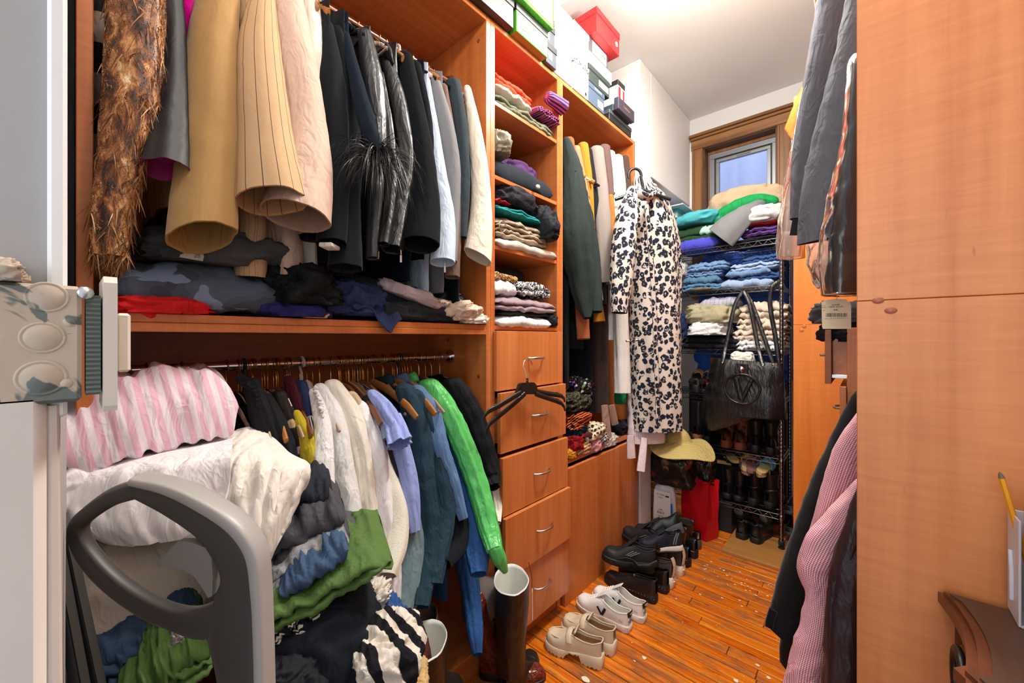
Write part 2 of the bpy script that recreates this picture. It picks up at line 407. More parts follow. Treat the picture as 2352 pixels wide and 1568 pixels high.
b.build('stop_bead', OAKZ, win, smooth=False)
x0, x1, zt = WX0 + .03, WX1 - .016, WZ1 - .05
def fr(name, x0, x1, zt, wdt, y0, y1, mat, par):
    b = MB(); b.bx(x0, x1, y0, y1, zt - wdt, zt, .002); b.bx(x0, x0 + wdt, y0, y1, WZ0, zt - wdt, .002); b.bx(x1 - wdt, x1, y0, y1, WZ0, zt - wdt, .002); b.bx(x0 + wdt, x1 - wdt, y0, y1, WZ0, WZ0 + wdt, .002)
    return b.build(name, mat, par, smooth=False)
fr('window_frame', x0, x1, zt, .036, BACKY + .10, BACKY + .15, ALU, win)
fr('gasket', x0 + .036, x1 - .036, zt - .036, .010, BACKY + .115, BACKY + .15, ALUD, win)
sash = fr('sash', x0 + .046, x1 - .046, zt - .046, .026, BACKY + .108, BACKY + .14, ALU, win)
b = MB(); b.bx(-.80, -.70, BACKY + .10, BACKY + .112, zt - .062, zt - .050, .002); b.build('latch', ALU, sash, smooth=False)
T = NT('frosted_window_glass'); sv = T.coord('Object', (9, 1, 30), (0, .5, 0)); g = T.noise(sv, 4, 4, .7)
T.set(Base__Color=T.mix(g, (.62, .70, .95, 1), (1, 1, 1, 1)), Roughness=.28); T.b.inputs['Transmission Weight'].default_value = .92; T.b.inputs['IOR'].default_value = 1.1; T.bump(g, .25, .004)
MB().bx(x0 + .07, x1 - .07, BACKY + .122, BACKY + .127, WZ0 + .03, zt - .07, 0).build('pane', T.m, sash, smooth=False)
# pale rendered neighbour wall with piers beyond the glass
b = MB(); b.bx(-3.2, 1.6, 5.0, 5.15, -.5, 5.6, 0); [b.bx(xx, xx + .05, 4.93, 5.0, -.5, 5.6, 0) for xx in (-1.75, -1.42, -1.1, -.78, -.45)]
struct(b.build('wall_outside', paint('pale_blue_render', '#ccd6f2', .2), smooth=False))
lamp('daylight_at_window', 'AREA', (-.9, 4.75, 4.6), 40, (.78, .86, 1), 1.2, (-.9, 5.0, 2.3), .4)

# floor: individual worn boards ------------------------------------------------
T = NT('worn_orange_floorboards'); oi = T.n('ShaderNodeObjectInfo').outputs['Random']
cx = T.n('ShaderNodeCombineXYZ', X=T.math('MULTIPLY', oi, 31.0), Y=T.math('MULTIPLY', oi, 57.0), Z=T.math('MULTIPLY', oi, 11.0)).outputs[0]
def addv(a, c): x = T.n('ShaderNodeVectorMath', _operation='ADD'); T.L(a, x.inputs[0]); T.L(c, x.inputs[1]); return x.outputs[0]
gr = T.noise(addv(T.coord('Object', (3.2, 75, 3)), cx), 1, 4, .62, .5); pat = T.noise(addv(T.coord('Object', (3.2, 9, 1)), cx), 1.2, 4, .62, .3)
base = T.ramp(gr, [(.22, lin('#8a330a')), (.40, lin('#c65c0e')), (.56, lin('#df7f18')), (.78, lin('#eca33c'))])
base = T.mix(T.math('MULTIPLY', oi, .28), base, lin('#b04a0c'))
worn = T.ramp(pat, [(.475, (0, 0, 0, 1)), (.60, (1, 1, 1, 1))]); base = T.mix(T.math('MULTIPLY', worn, .72), base, T.mix(gr, lin('#4a2612'), lin('#a5713f')))
dk = T.ramp(T.noise(addv(T.coord('Object', (9, 30, 1)), cx), 1, 4, .7), [(.60, (0, 0, 0, 1)), (.70, (1, 1, 1, 1))]); base = T.mix(T.math('MULTIPLY', dk, .7), base, lin('#3a1a0a'))
wo = T.coord('Object', (1, 1, 1)); spk = T.ramp(T.noise(wo, 46, 2, .5), [(.735, (0, 0, 0, 1)), (.75, (1, 1, 1, 1))]); base = T.mix(spk, base, lin('#e9dcc4'))
T.set(Base__Color=base, Roughness=T.ramp(pat, [(.45, (.22, .22, .22, 1)), (.62, (.5, .5, .5, 1))])); T.bump(gr, .18, .001); FLOORM = T.m
flo = struct(MB().bx(-1.7, .75, -.3, 3.75, -.06, -.006, 0).build('floor', plain('dark_subfloor', '#20110a', .9), smooth=False))
random.seed(7); PW = .0585; y = .30; k = 0
def plank(x0, x1, y0, y1):
    c = ((x0 + x1) / 2, (y0 + y1) / 2); o = MB().box((0, 0, -.009), (x1 - x0 - .0025, y1 - y0 - .003, .018), None, .0022).build('floor_plank', FLOORM, None, smooth=False)
    o.location = (c[0], c[1], random.uniform(-.0012, .0004)); o.rotation_euler = (random.uniform(-.006, .006), 0, 0); o.parent = flo
while y < 3.6:
    x = -1.57 + random.uniform(-1.2, -.2)
    cuts = [-1.57]; xx = -1.57 + random.uniform(.25, 1.5)
    while xx < .35: cuts.append(xx); xx += random.uniform(.7, 1.6)
    cuts.append(.60)
    for a, c in zip(cuts, cuts[1:]): plank(a, c, y, y + PW)
    y += PW
# flecks of dried paint trodden into the boards
random.seed(11)
b = MB()
for i in range(70):
    if i < 44: u = random.random(); p = onZ(1640 + u * 130 + random.gauss(0, 24), 1295 + u * 95 + random.gauss(0, 18), .0015)
    else: p = Vector((random.uniform(-.9, -.2), random.uniform(1.3, 2.7), .0015))
    r = random.uniform(.0015, .0055); n = 7; a0 = random.random() * 6
    b.ext([p + Vector((r * (1 + .5 * random.random()) * math.cos(a0 + 6.283 * k / n), r * random.uniform(.5, 1.1) * math.sin(a0 + 6.283 * k / n), 0)) for k in range(n)], (0, 0, .0006))
for px, py, r in ((1690, 1562, .012), (1765, 1556, .009), (1740, 1527, .010), (1480, 1510, .012), (1345, 1560, .018)):
    p = onZ(px, py, .0015); b.ext([p + Vector((r * random.uniform(.6, 1.1) * math.cos(6.283 * k / 9), r * random.uniform(.5, .9) * math.sin(6.283 * k / 9), 0)) for k in range(9)], (0, 0, .0008))
o = b.build('paint_flecks', plain('dried_paint', '#e6dfc4', .6), flo, smooth=False); o['kind'] = 'stuff'

# ================================================================ left wardrobe units
FX = -1.155; BX = -1.545; TOP = 2.685
def panels(par, specs):
    for nm, x0, x1, y0, y1, z0, z1, m in specs: MB().bx(x0, x1, y0, y1, z0, z1, .0016).build(nm, m, par, smooth=False)
def screwcaps(par, pts, axis):
    for p in pts: MB().lathe([(0, .0014), (.0075, .0012), (.0085, 0)], p, axis, 16).build('screw_cap', plain('screw_cap_brown', '#8d4526', .4), par)
def rod(par, x, y0, y1, z, r=.0135):
    o = MB().tube([(x, y0 + .004, z), (x, y1 - .004, z)], r, 16).build('hanging_rod', CHROME, par)
    for y, s in ((y0, 1), (y1, -1)): MB().lathe([(.0, .0), (.030, 0), (.030, .004), (.020, .014), (.019, .02), (0, .02)], (x, y, z), (0, s, 0), 20).build('rod_flange', CHROME, o)
ward = thing('wardrobe', 'tall cherry wardrobe unit with two rows of hanging clothes beside the drawer tower', 'wardrobe', (-1.35, .58, 0))
panels(ward, [('side_panel', BX, FX, .006, .030, 0, TOP, CHERRY), ('side_panel', BX, FX, 1.134, 1.159, 0, TOP, CHERRY),
 ('back_panel', BX - .012, BX - .001, .006, 1.159, 0, TOP, CHERRYB), ('top_panel', BX, FX, .030, 1.134, 2.663, TOP, CHERRYY),
 ('shelf', BX, FX, .030, 1.134, 1.394, 1.414, CHERRYY), ('shelf', BX, FX + .004, .030, 1.134, 1.374, 1.3935, CHERRYY),
 ('kick_panel', FX - .03, FX - .012, .030, 1.134, 0, .09, CHERRYY), ('floor_panel', BX, FX - .001, .030, 1.134, .09, .11, CHERRYY)])
rod(ward, -1.385, .030, 1.134, 2.505); rod(ward, -1.383, .030, 1.134, 1.278)
screwcaps(ward, [(-1.20, 1.1335, 2.60), (-1.20, 1.1335, 1.44), (-1.40, 1.1335, 1.35), (-1.2, 1.1335, 1.2)], (0, -1, 0))
tow = thing('drawer_tower', 'cherry tower of four open cubbies above five drawers with bow handles', 'drawer unit', (-1.35, 1.42, 0))
YA, YB = 1.185, 1.635
panels(tow, [('side_panel', BX, FX, 1.160, 1.185, 0, TOP, CHERRY), ('side_panel', BX, FX, 1.635, 1.6595, 0, TOP, CHERRY),
 ('back_panel', BX - .012, BX - .001, 1.160, 1.66, 0, TOP, CHERRYB), ('top_panel', BX, FX, YA, YB, 2.663, TOP, CHERRYY),
 ('shelf', BX, FX - .004, YA, YB, 2.342, 2.360, CHERRYY), ('shelf', BX, FX - .004, YA, YB, 2.030, 2.048, CHERRYY), ('shelf', BX, FX - .004, YA, YB, 1.734, 1.752, CHERRYY),
 ('shelf', BX, FX - .002, YA, YB, 1.394, 1.412, CHERRYY), ('kick_panel', FX - .025, FX - .006, YA, YB, 0, .062, CHERRYY)])
HANDLES = []
def bow_handle(par, y, z, X, half=.055, out=.028, mat=STEEL):
    pts = []; rs = []
    for i in range(17):
        u = i / 16 * 2 - 1; pts.append((X + out * (1 - abs(u) ** 3.0) ** .8, y + half * u, z)); rs.append(.0062 - .0016 * abs(u))
    return MB().tube(pts, rs, 10, ref=(0, 0, 1), flat=.75).build('handle', mat, par)
random.seed(3)
for z0, z1, X in ((1.138, 1.390, -1.134), (.882, 1.132, -1.112), (.626, .866, -1.100), (.372, .622, -1.084), (.100, .366, -1.098)):
    d = MB().bx(X - .019, X, 1.174, 1.648, z0, z1, .0012).build('drawer', CHERRYD, tow, smooth=False)
    b = MB(); b.bx(BX + .02, X - .0195, 1.20, 1.62, z0 + .03, z1 - .03, .002)
    b.build('drawer_box', CHERRYY, d, smooth=False)
    bow_handle(d, 1.434, z0 + (z1 - z0) * .52, X)
ch = thing('clip_hanger', 'black plastic double hanger hooked on the top drawer handle', 'hanger', onX(1210, 900, -1.06)); H_ = lambda x, y, X=-1.065: onX(x, y, X)
MB().tube([H_(1222, 838, -1.10), H_(1219, 828, -1.098), H_(1210, 824, -1.095), H_(1203, 830, -1.09), H_(1202, 842, -1.085), H_(1208, 858, -1.075), H_(1211, 874, -1.068)], .0022, 8).build('hook', STEEL, ch)
b = MB(); b.ext([H_(*q) for q in ((1195, 882), (1200, 879), (1227, 878), (1232, 883), (1237, 902), (1233, 905), (1192, 906), (1188, 902))], (-.014, 0, 0)); b.build('clip_block', BLACKP, ch, smooth=False); MB().tube([H_(1211, 868, -1.07), H_(1211, 880, -1.07)], .005, 10).build('collar', BLACKP, ch)
for pth, X in (([(1196, 902), (1172, 916), (1146, 932), (1122, 944), (1112, 956), (1111, 966)], -1.05), ([(1206, 904), (1182, 926), (1150, 952), (1126, 972), (1118, 986), (1117, 997)], -1.06), ([(1228, 898), (1250, 902), (1274, 906), (1290, 909), (1296, 915), (1297, 923)], -1.075), ([(1230, 904), (1252, 912), (1276, 920), (1290, 926), (1296, 934), (1298, 943)], -1.06)):
    b = MB(); S_ = [H_(x, y, X) for x, y in pth]; b.tube(S_, [.011, .011, .011, .010, .008, .006], 8, flat=.4, ref=UP); b.build('arm', BLACKP, ch)
    k_ = S_[2] + UP * .010; MB().tube([k_ + (S_[3] - S_[2]) * .1, k_ + (S_[3] - S_[2]) * .5], .0035, 6, flat=.6).build('notch_tab', BLACKP, ch)
nar = thing('narrow_wardrobe', 'narrow cherry hanging unit beyond the drawer tower, open ledge over a plain lower panel', 'wardrobe', (-1.35, 2.1, 0))
panels(nar, [('side_panel', BX, FX, 1.660, 1.685, 0, TOP, CHERRY), ('side_panel', BX, FX, 2.515, 2.540, 0, TOP, CHERRY), ('back_panel', BX - .012, BX - .001, 1.66, 2.54, 0, TOP, CHERRYB),
 ('top_panel', BX, FX, 1.685, 2.515, 2.663, TOP, CHERRYY), ('shelf', BX, FX + .002, 1.685, 2.515, .702, .724, CHERRYY),
 ('lower_panel', FX + .008, FX + .028, 1.664, 2.530, .0, .690, CHERRY)])
rod(nar, -1.36, 1.685, 2.515, 2.435)

# ================================================================ right side units
RXF = -.0118; RY = 1.10
rw = thing('side_cabinet', 'big cherry side panel of the right wardrobe with oval plugs and a seam', 'wardrobe', (.28, 1.10, 0))
panels(rw, [('upper_panel', RXF, .60, RY, RY + .022, 1.4375, 3.1, CHERRYL), ('lower_panel', RXF, .60, RY, RY + .022, 0, 1.4365, CHERRYL), ('back_panel', .58, .60, RY + .022, 2.85, 0, 2.9, CHERRYB),
  ('shelf', .02, .58, RY + .022, 2.0, 1.42, 1.44, CHERRYY)])
for px, py in ((2017, 690), (2046, 713)):
    p = onY(px, py, RY); b = MB(); b.lathe([(0, .0014), (.0085, .0012), (.0098, 0)], p, (0, -1, 0), 20, sx=1.0, sy=.68); b.build('oval_plug', plain('plug_brown', '#a4583f', .35), rw)
b = MB().tube([(.26, 1.13, 2.42), (.26, 2.40, 2.42)], .013, 12).build('hanging_rod', CHROME, rw); MB().tube([(.26, 1.13, 1.30), (.26, 1.98, 1.30)], .013, 12).build('hanging_rod', CHROME, rw)
fp = thing('end_panel', 'orange cherry end panel standing behind the shoe rack post on the right', 'panel', (.1, 2.86, 0))
panels(fp, [('upper_panel', -.313, .60, 2.85, 2.872, 1.4375, 2.79, CHERRYO), ('lower_panel', -.313, .60, 2.85, 2.872, 0, 1.4365, CHERRYO)])
for px, py in ((1847, 749.5), (1841, 758.5)):
    p = onY(px, py, 2.85); MB().lathe([(0, .0014), (.010, .0012), (.012, 0)], p, (0, -1, 0), 16).build('screw_cap', plain('cap_orange', '#c8702c', .4), fp)
dt = thing('drawer_cabinet', 'drawer cabinet in the right wardrobe seen edge on, one drawer pulled out', 'drawer unit', (.2, 2.3, 0))
panels(dt, [('side_panel', -.05, .56, 2.0, 2.02, 0, 1.40, CHERRY), ('side_panel', -.05, .56, 2.42, 2.44, 0, 1.40, CHERRY), ('floor_panel', -.05, .56, 2.02, 2.42, .05, .07, CHERRYY)])
for z0, z1, X, out in ((1.180, 1.392, -.116, 1), (.955, 1.172, -.071, 0), (.72, .948, -.071, 0), (.40, .712, -.071, 0)):
    d = MB().bx(X, X + .02, 1.985, 2.435, z0, z1, .0012).build('drawer', CHERRYD if not out else wood('drawer_edge_brown', '#a8602f', '#80421d', 'Z', .4), dt, smooth=False)
    b = MB(); b.bx(X + .0205, .5, 2.023, 2.415, z0 + .03, z1 - .025, .002); b.build('drawer_box', CHERRYY, d, smooth=False)
    if out: MB().bx(X + .02, .3, 2.008, 2.022, z0 + .022, z0 + .036, .001).build('drawer_slide', STEEL, d, smooth=False)
    bow_handle(d, 2.2, z0 + (z1 - z0) * .5, X, .05, -.026)
# ================================================================ cloth builders
def cr(P, n):
    """Catmull-Rom through the rows of P (lists of floats), n samples"""
    P = np.array(P, float); k = len(P)
    d = np.r_[0, np.cumsum(np.maximum(1e-6, np.linalg.norm(np.diff(P[:, :3], axis=0), axis=1)))]; d /= d[-1]
    out = []
    for u in np.linspace(0, 1, n):
        i = min(max(np.searchsorted(d, u, 'right') - 1, 0), k - 2); t = (u - d[i]) / (d[i + 1] - d[i])
        p0, p1, p2, p3 = P[max(i - 1, 0)], P[i], P[i + 1], P[min(i + 2, k - 1)]
        m1 = (p2 - p0) / max(1e-6, (d[min(i + 1, k - 1)] - d[max(i - 1, 0)])) * (d[i + 1] - d[i]); m2 = (p3 - p1) / max(1e-6, (d[min(i + 2, k - 1)] - d[i])) * (d[i + 1] - d[i])
        out.append((2 * t**3 - 3 * t**2 + 1) * p1 + (t**3 - 2 * t**2 + t) * m1 + (-2 * t**3 + 3 * t**2) * p2 + (t**3 - t**2) * m2)
    return np.array(out)
def N3(x, y, z): return mn.noise(Vector((x, y, z)))
def ctube(mb, ctrl, n=34, m=30, fold=.10, wr=.05, kf=2.2, wf=14., seed=0, e1=RIGHT, top=True, hem=True, lining=None, tilt=0., pw=1.0, mi=0, lift=.10):
    """cloth tube through ctrl rows (x,y,z,r1,r2): lengthwise folds grow downward, cross wrinkles on top.
    Returns last ring.  lining: an MB that takes the inside of the open end."""
    S = cr(ctrl, n); C = [Vector(r[:3]) for r in S]; rings = []; Ls = [0]
    for i in range(1, n): Ls.append(Ls[-1] + (C[i] - C[i - 1]).length)
    for i in range(n):
        t = C[min(i + 1, n - 1)] - C[max(i - 1, 0)]; t.normalize(); u = i / (n - 1)
        if i > n - 8 and tilt: t = (t + e1 * tilt * (i - n + 8) / 8).normalized()
        if i < 6 and t.z < -.3: t = (t * (.4 + i * .1) + Vector((0, 0, -1)) * (.6 - i * .1)).normalized()
        a = (e1 - t * e1.dot(t)).normalized(); b = t.cross(a); r1, r2 = S[i][3], S[i][4]; row = []
        for j in range(m):
            th = 2 * math.pi * j / m; c, s = math.cos(th), math.sin(th)
            cx = math.copysign(abs(c) ** pw, c); sx = math.copysign(abs(s) ** pw, s)
            f = N3(c * kf + seed * 7.1, s * kf, Ls[i] * 1.6 + seed) * fold * (.45 + 1.0 * u)
            q = N3(c * .9 + seed, s * .9 + Ls[i] * wf * .35, Ls[i] * wf); f += (.35 - abs(q) * 1.6) * wr
            k = 1 + f
            row.append(C[i] + a * (r1 * cx * k) + b * (r2 * sx * k))
        rings.append(row)
    Rm = float(np.mean(S[:, 3] + S[:, 4])) / 2
    if top:
        r0 = rings[0]; c0 = sum(r0, Vector()) / m; t0 = (C[0] - C[1]).normalized()
        pre = [[c0 + (p - c0) * k + t0 * (Rm * h) for p in r0] for k, h in ((.30, .62), (.62, .52), (.88, .26))]
        rings = pre + rings; Ls = [-.03, -.02, -.01] + Ls
    mb.grid(rings, cv=True, uv=lambda i, j: (j / m * 6.283 * Rm, Ls[i]), mi=mi)
    if top: mb.fan(rings[0], mi, True)
    last = rings[-1]; cl = sum(last, Vector()) / m
    if hem:
        t = (C[-1] - C[-2]).normalized(); L = lining or mb
        ins = [[cl + (p - cl) * k - t * (lift * h) for p in last] for k, h in ((1.0, 0), (.965, -.02), (.93, .05), (.86, .5), (.7, 1.0))]
        L.grid(ins, cv=True, uv=lambda i, j: (j / m * 6.283 * Rm, i * .03)); L.fan(ins[-1], 0, False)
    return last
def pxpath(path, X0, X1, thick=.8, tmin=0.0):
    out = []; k = len(path)
    for i, q in enumerate(path):
        X = q[3] if len(q) > 3 else X0 + (X1 - X0) * i / (k - 1)
        p = onX(q[0], q[1], X); r = q[2] * depth(p) / FPX; out.append((p.x, p.y, p.z, r, max(tmin, r * thick)))
    return out
def torso(mb, Y, zs, zh, xf, xb, th=.022, fold=.012, seed=0, drop=.07, n=26, m=40, flare=.02, neck=None, mi=0):
    """flat hanging torso across the rod: shoulders slope from the neck, folds open toward the hem"""
    xc = (xf + xb) / 2; a = abs(xf - xb) / 2; rows = []; nk = xc if neck is None else neck
    for i in range(n + 1):
        s = i / n; row = []
        for j in range(m):
            thh = 2 * math.pi * j / m; c, sn = math.cos(thh), math.sin(thh)
            u = math.copysign(abs(c) ** .8, c); x = xc + u * a * (1 + flare * (1 - s))
            top = zs - drop * min(1.2, abs(x - nk) / a) ** 1.3; z = zh + (top - zh) * s
            k = 1 if s < .82 else max(.25, 1 - ((s - .82) / .18) ** 2 * .75)
            y = Y + math.copysign(abs(sn) ** .7, sn) * th * k + fold * (1.25 - s) * N3(x * 16 + seed * 3.3, z * 1.3, seed) + .004 * N3(x * 30, z * 22, seed)
            z += .012 * (1 - s) * N3(x * 6, seed, 0); row.append(Vector((x, y, z)))
        rows.append(row)
    mb.grid(rows, cv=True, uv=lambda i, j: (j / m * 4 * a, i / n * (zs - zh)), mi=mi, flip=True); mb.fan(rows[-1], mi, True)
    ins = [[p + Vector((0, (Y - p.y) * .3, .03 * k)) for p in rows[0]] for k in (0, 1)]; mb.grid(ins, cv=True, mi=mi)
def slab(mb, o, ew, ed, W, D, H, L=3, seed=0, wave=.010, uneven=.015, n=22, m=18, edge=.03, sag=0.0, mi=0, puff=1.0, up=UP, wrk=.25):
    """folded cloth: L soft layers with round folded edges; o = middle of the front bottom edge"""
    o = Vector(o); ew = Vector(ew).normalized(); ed = Vector(ed).normalized(); t = H / L
    for l in range(L):
        rows = []; off = uneven * (N3(l * 3.7, seed, 0) ); wsc = 1 + .05 * N3(seed, l * 2.2, 4)
        for i in range(n + 1):
            w = i / n * 2 - 1; e = max(0.02, 1 - abs(w) ** 7) ** .5; row = []
            for j in range(m):
                th = 2 * math.pi * j / m; c, s = math.cos(th), math.sin(th)
                a = math.copysign(abs(c) ** .38, c); b = math.copysign(abs(s) ** .75, s)
                aa = D / 2 + off + a * (D / 2 - .012 * (1 - e)) + uneven * .8 * N3(w * 2.2 + seed, l * 1.7, 2) * (1 if a < 0 else -1)
                dome = (1 - .30 * puff * abs(a) ** 3) * (1 - .22 * puff * abs(w) ** 3)
                hh = t * .5 * b * e * 1.06
                zz = (l + .5) * t * dome + hh * (1 + .25 * N3(w * 4, a * 2 + l, seed))
                zz += wave * (.2 + .8 * (l + 1) / L) * N3(w * 2.3 + seed, a * 1.3, l * .25)
                zz += min(t, .032) * wrk * (N3(w * 8 + aa * 14 + seed, aa * 20 - w * 2, l * 1.3) + .5 * (.3 - abs(N3(w * 5 + seed, aa * 16 + w * 3, l * 2.1)) * 1.6))
                if a < 0: zz -= sag * (a * a)
                row.append(o + ew * (w * W / 2 * wsc) + ed * aa + up * zz)
            rows.append(row)
        mb.grid(rows, cv=True, uv=lambda i, j: (i / n * W, j / m * 2 * (D + t)), mi=mi)
        mb.fan(rows[0], mi, True); mb.fan(rows[-1], mi)
    return mb
def heap(mb, c, ex, ey, hx, hy, hz, seed=0, wr=.22, fr=3.2, n=44, m=60, pw=.7, flat=-.75, stretch=(1, 1, 1), mi=0, ez=UP, fine=.35):
    """crumpled cloth lump: a soft box whose surface is raised into sharp creases"""
    c = Vector(c); ex = Vector(ex).normalized(); ey = Vector(ey).normalized(); ez = Vector(ez); rows = []; sc = (hx + hy) / 2
    for i in range(n + 1):
        ph = math.pi * (i / n - .5); cp, sp = math.cos(ph), math.sin(ph); row = []
        for j in range(m):
            th = 2 * math.pi * j / m
            x = math.copysign(abs(math.cos(th)) ** pw, math.cos(th)) * abs(cp) ** pw; y = math.copysign(abs(math.sin(th)) ** pw, math.sin(th)) * abs(cp) ** pw; z = math.copysign(abs(sp) ** pw, sp)
            X, Y, Z = x * hx / sc, y * hy / sc, z * hz / sc
            p = Vector((X * stretch[0], Y * stretch[1], Z * stretch[2])) * fr + Vector((seed * 5.3, seed * 2.1, 0))
            w1 = mn.noise(p + Vector((mn.noise(p * .6), mn.noise(p * .6 + Vector((7, 0, 0))), 0)) * 1.1)
            d = wr * (1.0 - 2.2 * abs(w1)) * .6 + wr * .8 * mn.noise(p * .45)
            d += wr * fine * (.5 - abs(mn.noise(p * 2.6)))
            k = 1 + d; zz = z * (1 + d * 1.3)
            if zz < flat: zz = flat
            row.append(c + ex * (x * hx * k) + ey * (y * hy * k) + ez * (zz * hz))
        rows.append(row)
    loc = [[((p - c).dot(ex) + .35 * (p - c).dot(ez), (p - c).dot(ey) + .9 * (p - c).dot(ez)) for p in r] for r in rows]
    mb.grid(rows, cv=True, uv=lambda i, j: loc[i][j % m], mi=mi)
    return mb
def sheet(mb, F, nu, nv, th=.004, mi=0, su=1., sv=1.):
    """thin cloth sheet from a point function F(u,v), given a real thickness"""
    P = [[Vector(F(i / nu, j / nv)) for j in range(nv + 1)] for i in range(nu + 1)]; Q = []
    for i in range(nu + 1):
        row = []
        for j in range(nv + 1):
            du = P[min(i + 1, nu)][j] - P[max(i - 1, 0)][j]; dv = P[i][min(j + 1, nv)] - P[i][max(j - 1, 0)]
            nrm = du.cross(dv); nrm = nrm.normalized() if nrm.length > 1e-9 else Vector((0, 0, 1)); row.append(P[i][j] - nrm * th)
        Q.append(row)
    uv = lambda i, j: (i / nu * su, j / nv * sv)
    mb.grid(P, uv=uv, mi=mi); mb.grid(Q, uv=uv, mi=mi, flip=True)
    for A, B, fl in ((P[0], Q[0], False), (P[-1], Q[-1], True)): mb.grid([A, B], mi=mi, flip=not fl)
    for k, fl in ((0, True), (nv, False)): mb.grid([[P[i][k] for i in range(nu + 1)], [Q[i][k] for i in range(nu + 1)]], mi=mi, flip=not fl)
    return mb

# ---------------------------------------------------------------- hangers
def mk_hanger(name, label, body_mat, hook_mat, kind, thick_hook=.0017):
    t = thing(name, label, 'hanger')
    b = MB(); r = .0185; pts = [(r * math.cos(a), 0, r * math.sin(a)) for a in np.linspace(R(-35), R(200), 16)]
    pts += [(-.013, 0, -.020), (-.003, 0, -.032), (0, 0, -.05), (0, 0, -.092)]
    b.tube(pts, thick_hook, 7); b.build('hook', hook_mat, t)
    b = MB()
    for sg in (-1, 1):
        pts = [(0, 0, -.088), (sg * .05, 0, -.098), (sg * .11, 0, -.122), (sg * .165, 0, -.152), (sg * .205, 0, -.185)]
        if kind == 'wood': b.tube(pts, [.017, .016, .015, .015, .012], 10, flat=.42, ref=(0, 0, 1))
        else: b.tube(pts, [.009, .010, .009, .008, .006], 9, flat=.5, ref=(0, 0, 1))
    b.build('arms', body_mat, t)
    if kind == 'velvet': MB().tube([(-.20, 0, -.182), (.20, 0, -.182)], .004, 6).build('crossbar', body_mat, t)
    return t
WOODH = wood('hanger_maple', '#c98d4c', '#a3652c', 'X', .35); WOODD = wood('hanger_walnut', '#8d5230', '#63331b', 'X', .35)
VELV = fabric('beige_velvet', '#b99f8c', 'plain', .9, co='Object'); VELVB = fabric('black_velvet', '#16181c', 'plain', .9, co='Object')
SILV = plain('silver_wire', '#c9c9c9', .2, 1)
PROTO_H = {'beige': mk_hanger('velvet_hanger', 'beige flocked hanger', VELV, BRASS, 'velvet'), 'wood': mk_hanger('wooden_hanger', 'maple hanger', WOODH, BRASS, 'wood'),
  'walnut': mk_hanger('wooden_hanger', 'dark wooden hanger', WOODD, BRASS, 'wood'), 'black': mk_hanger('velvet_hanger', 'black flocked hanger', VELVB, SILV, 'velvet'),
  'plastic': mk_hanger('plastic_hanger', 'pale pink plastic hanger', plain('pink_plastic', '#dcc3bb', .35), plain('pink_plastic', '#dcc3bb', .35), 'velvet', .0045),
  'tube': mk_hanger('plastic_hanger', 'dark plastic hanger', plain('dark_plastic', '#182127', .35), plain('dark_plastic', '#182127', .35), 'velvet', .0048)}
USED_H = set()
def hanger(kind, x, y, z, label, group, rz=0., sc=1.):
    p = PROTO_H[kind]
    if kind not in USED_H:
        USED_H.add(kind); o = p; o.location = (x, y, z); o.rotation_euler = (0, 0, rz); o['label'] = label; o['group'] = group; o.scale = (sc, 1, 1); return o
    return dup(p, (x, y, z), rz, label, group, None, (sc, 1, 1))
# ================================================================ hanging clothes
def proj(p):
    d = Vector(p) - EYE; z = d.dot(FWD); return (CXP + FPX * d.dot(RIGHT) / z, HYP - FPX * d.z / z)
WOOL_BLACK = fabric('charcoal_wool', '#1a1d21', 'plain', .9, sheen=.05, spec=.08); WOOL_BLK2 = fabric('black_wool', '#121418', 'plain', .9, sheen=.04, spec=.08)
NAVYW = fabric('navy_wool', '#121b27', 'plain', .9, sheen=.05, spec=.08); LEA = fabric('black_leather', '#17171a', 'leather', .36, spec=.5, bump=.2); LEAG = fabric('grey_black_leather', '#2a2b30', 'leather', .33, spec=.55, bump=.2)
MAG = fabric('magenta_satin', '#e6009a', 'plain', .5, mott=.05); PLUM = fabric('plum_lining', '#8d1b5e', 'plain', .45)
KHAKI = fabric('khaki_wool', '#a68352', 'plain', .8, sheen=.2); KHD = fabric('khaki_lining', '#9c7a48', 'plain', .8)
PINS = fabric('beige_pinstripe', '#c2a17b', 'pin', .8, '#4a3a30', 46); PINL = fabric('pinstripe_lining', '#b48a62', 'pin', .8, '#5a4030', 46)
ROSE = fabric('rose_beige_wool', '#cdb1a0', 'plain', .8, mott=.06); ROSEL = fabric('rose_lining', '#a98976', 'plain', .7)
RUST = fabric('light_rust_wool', '#c08658', 'plain', .8); IVORY = fabric('ivory_crepe', '#e3dcd2', 'plain', .7, mott=.05); CREAM = fabric('cream_wool', '#dfd3c0', 'plain', .8, mott=.06)
SKY = fabric('pale_blue_suiting', '#bccbdd', 'plain', .7, mott=.05); GREYW = fabric('grey_suiting', '#77777a', 'heather', .85); TAUPE = fabric('taupe_suiting', '#6b5549', 'plain', .85)
SLATE = fabric('dark_slate_wool', '#2a353c', 'heather', .85)
SATIN_LIN = fabric('black_lining', '#101114', 'plain', .5)
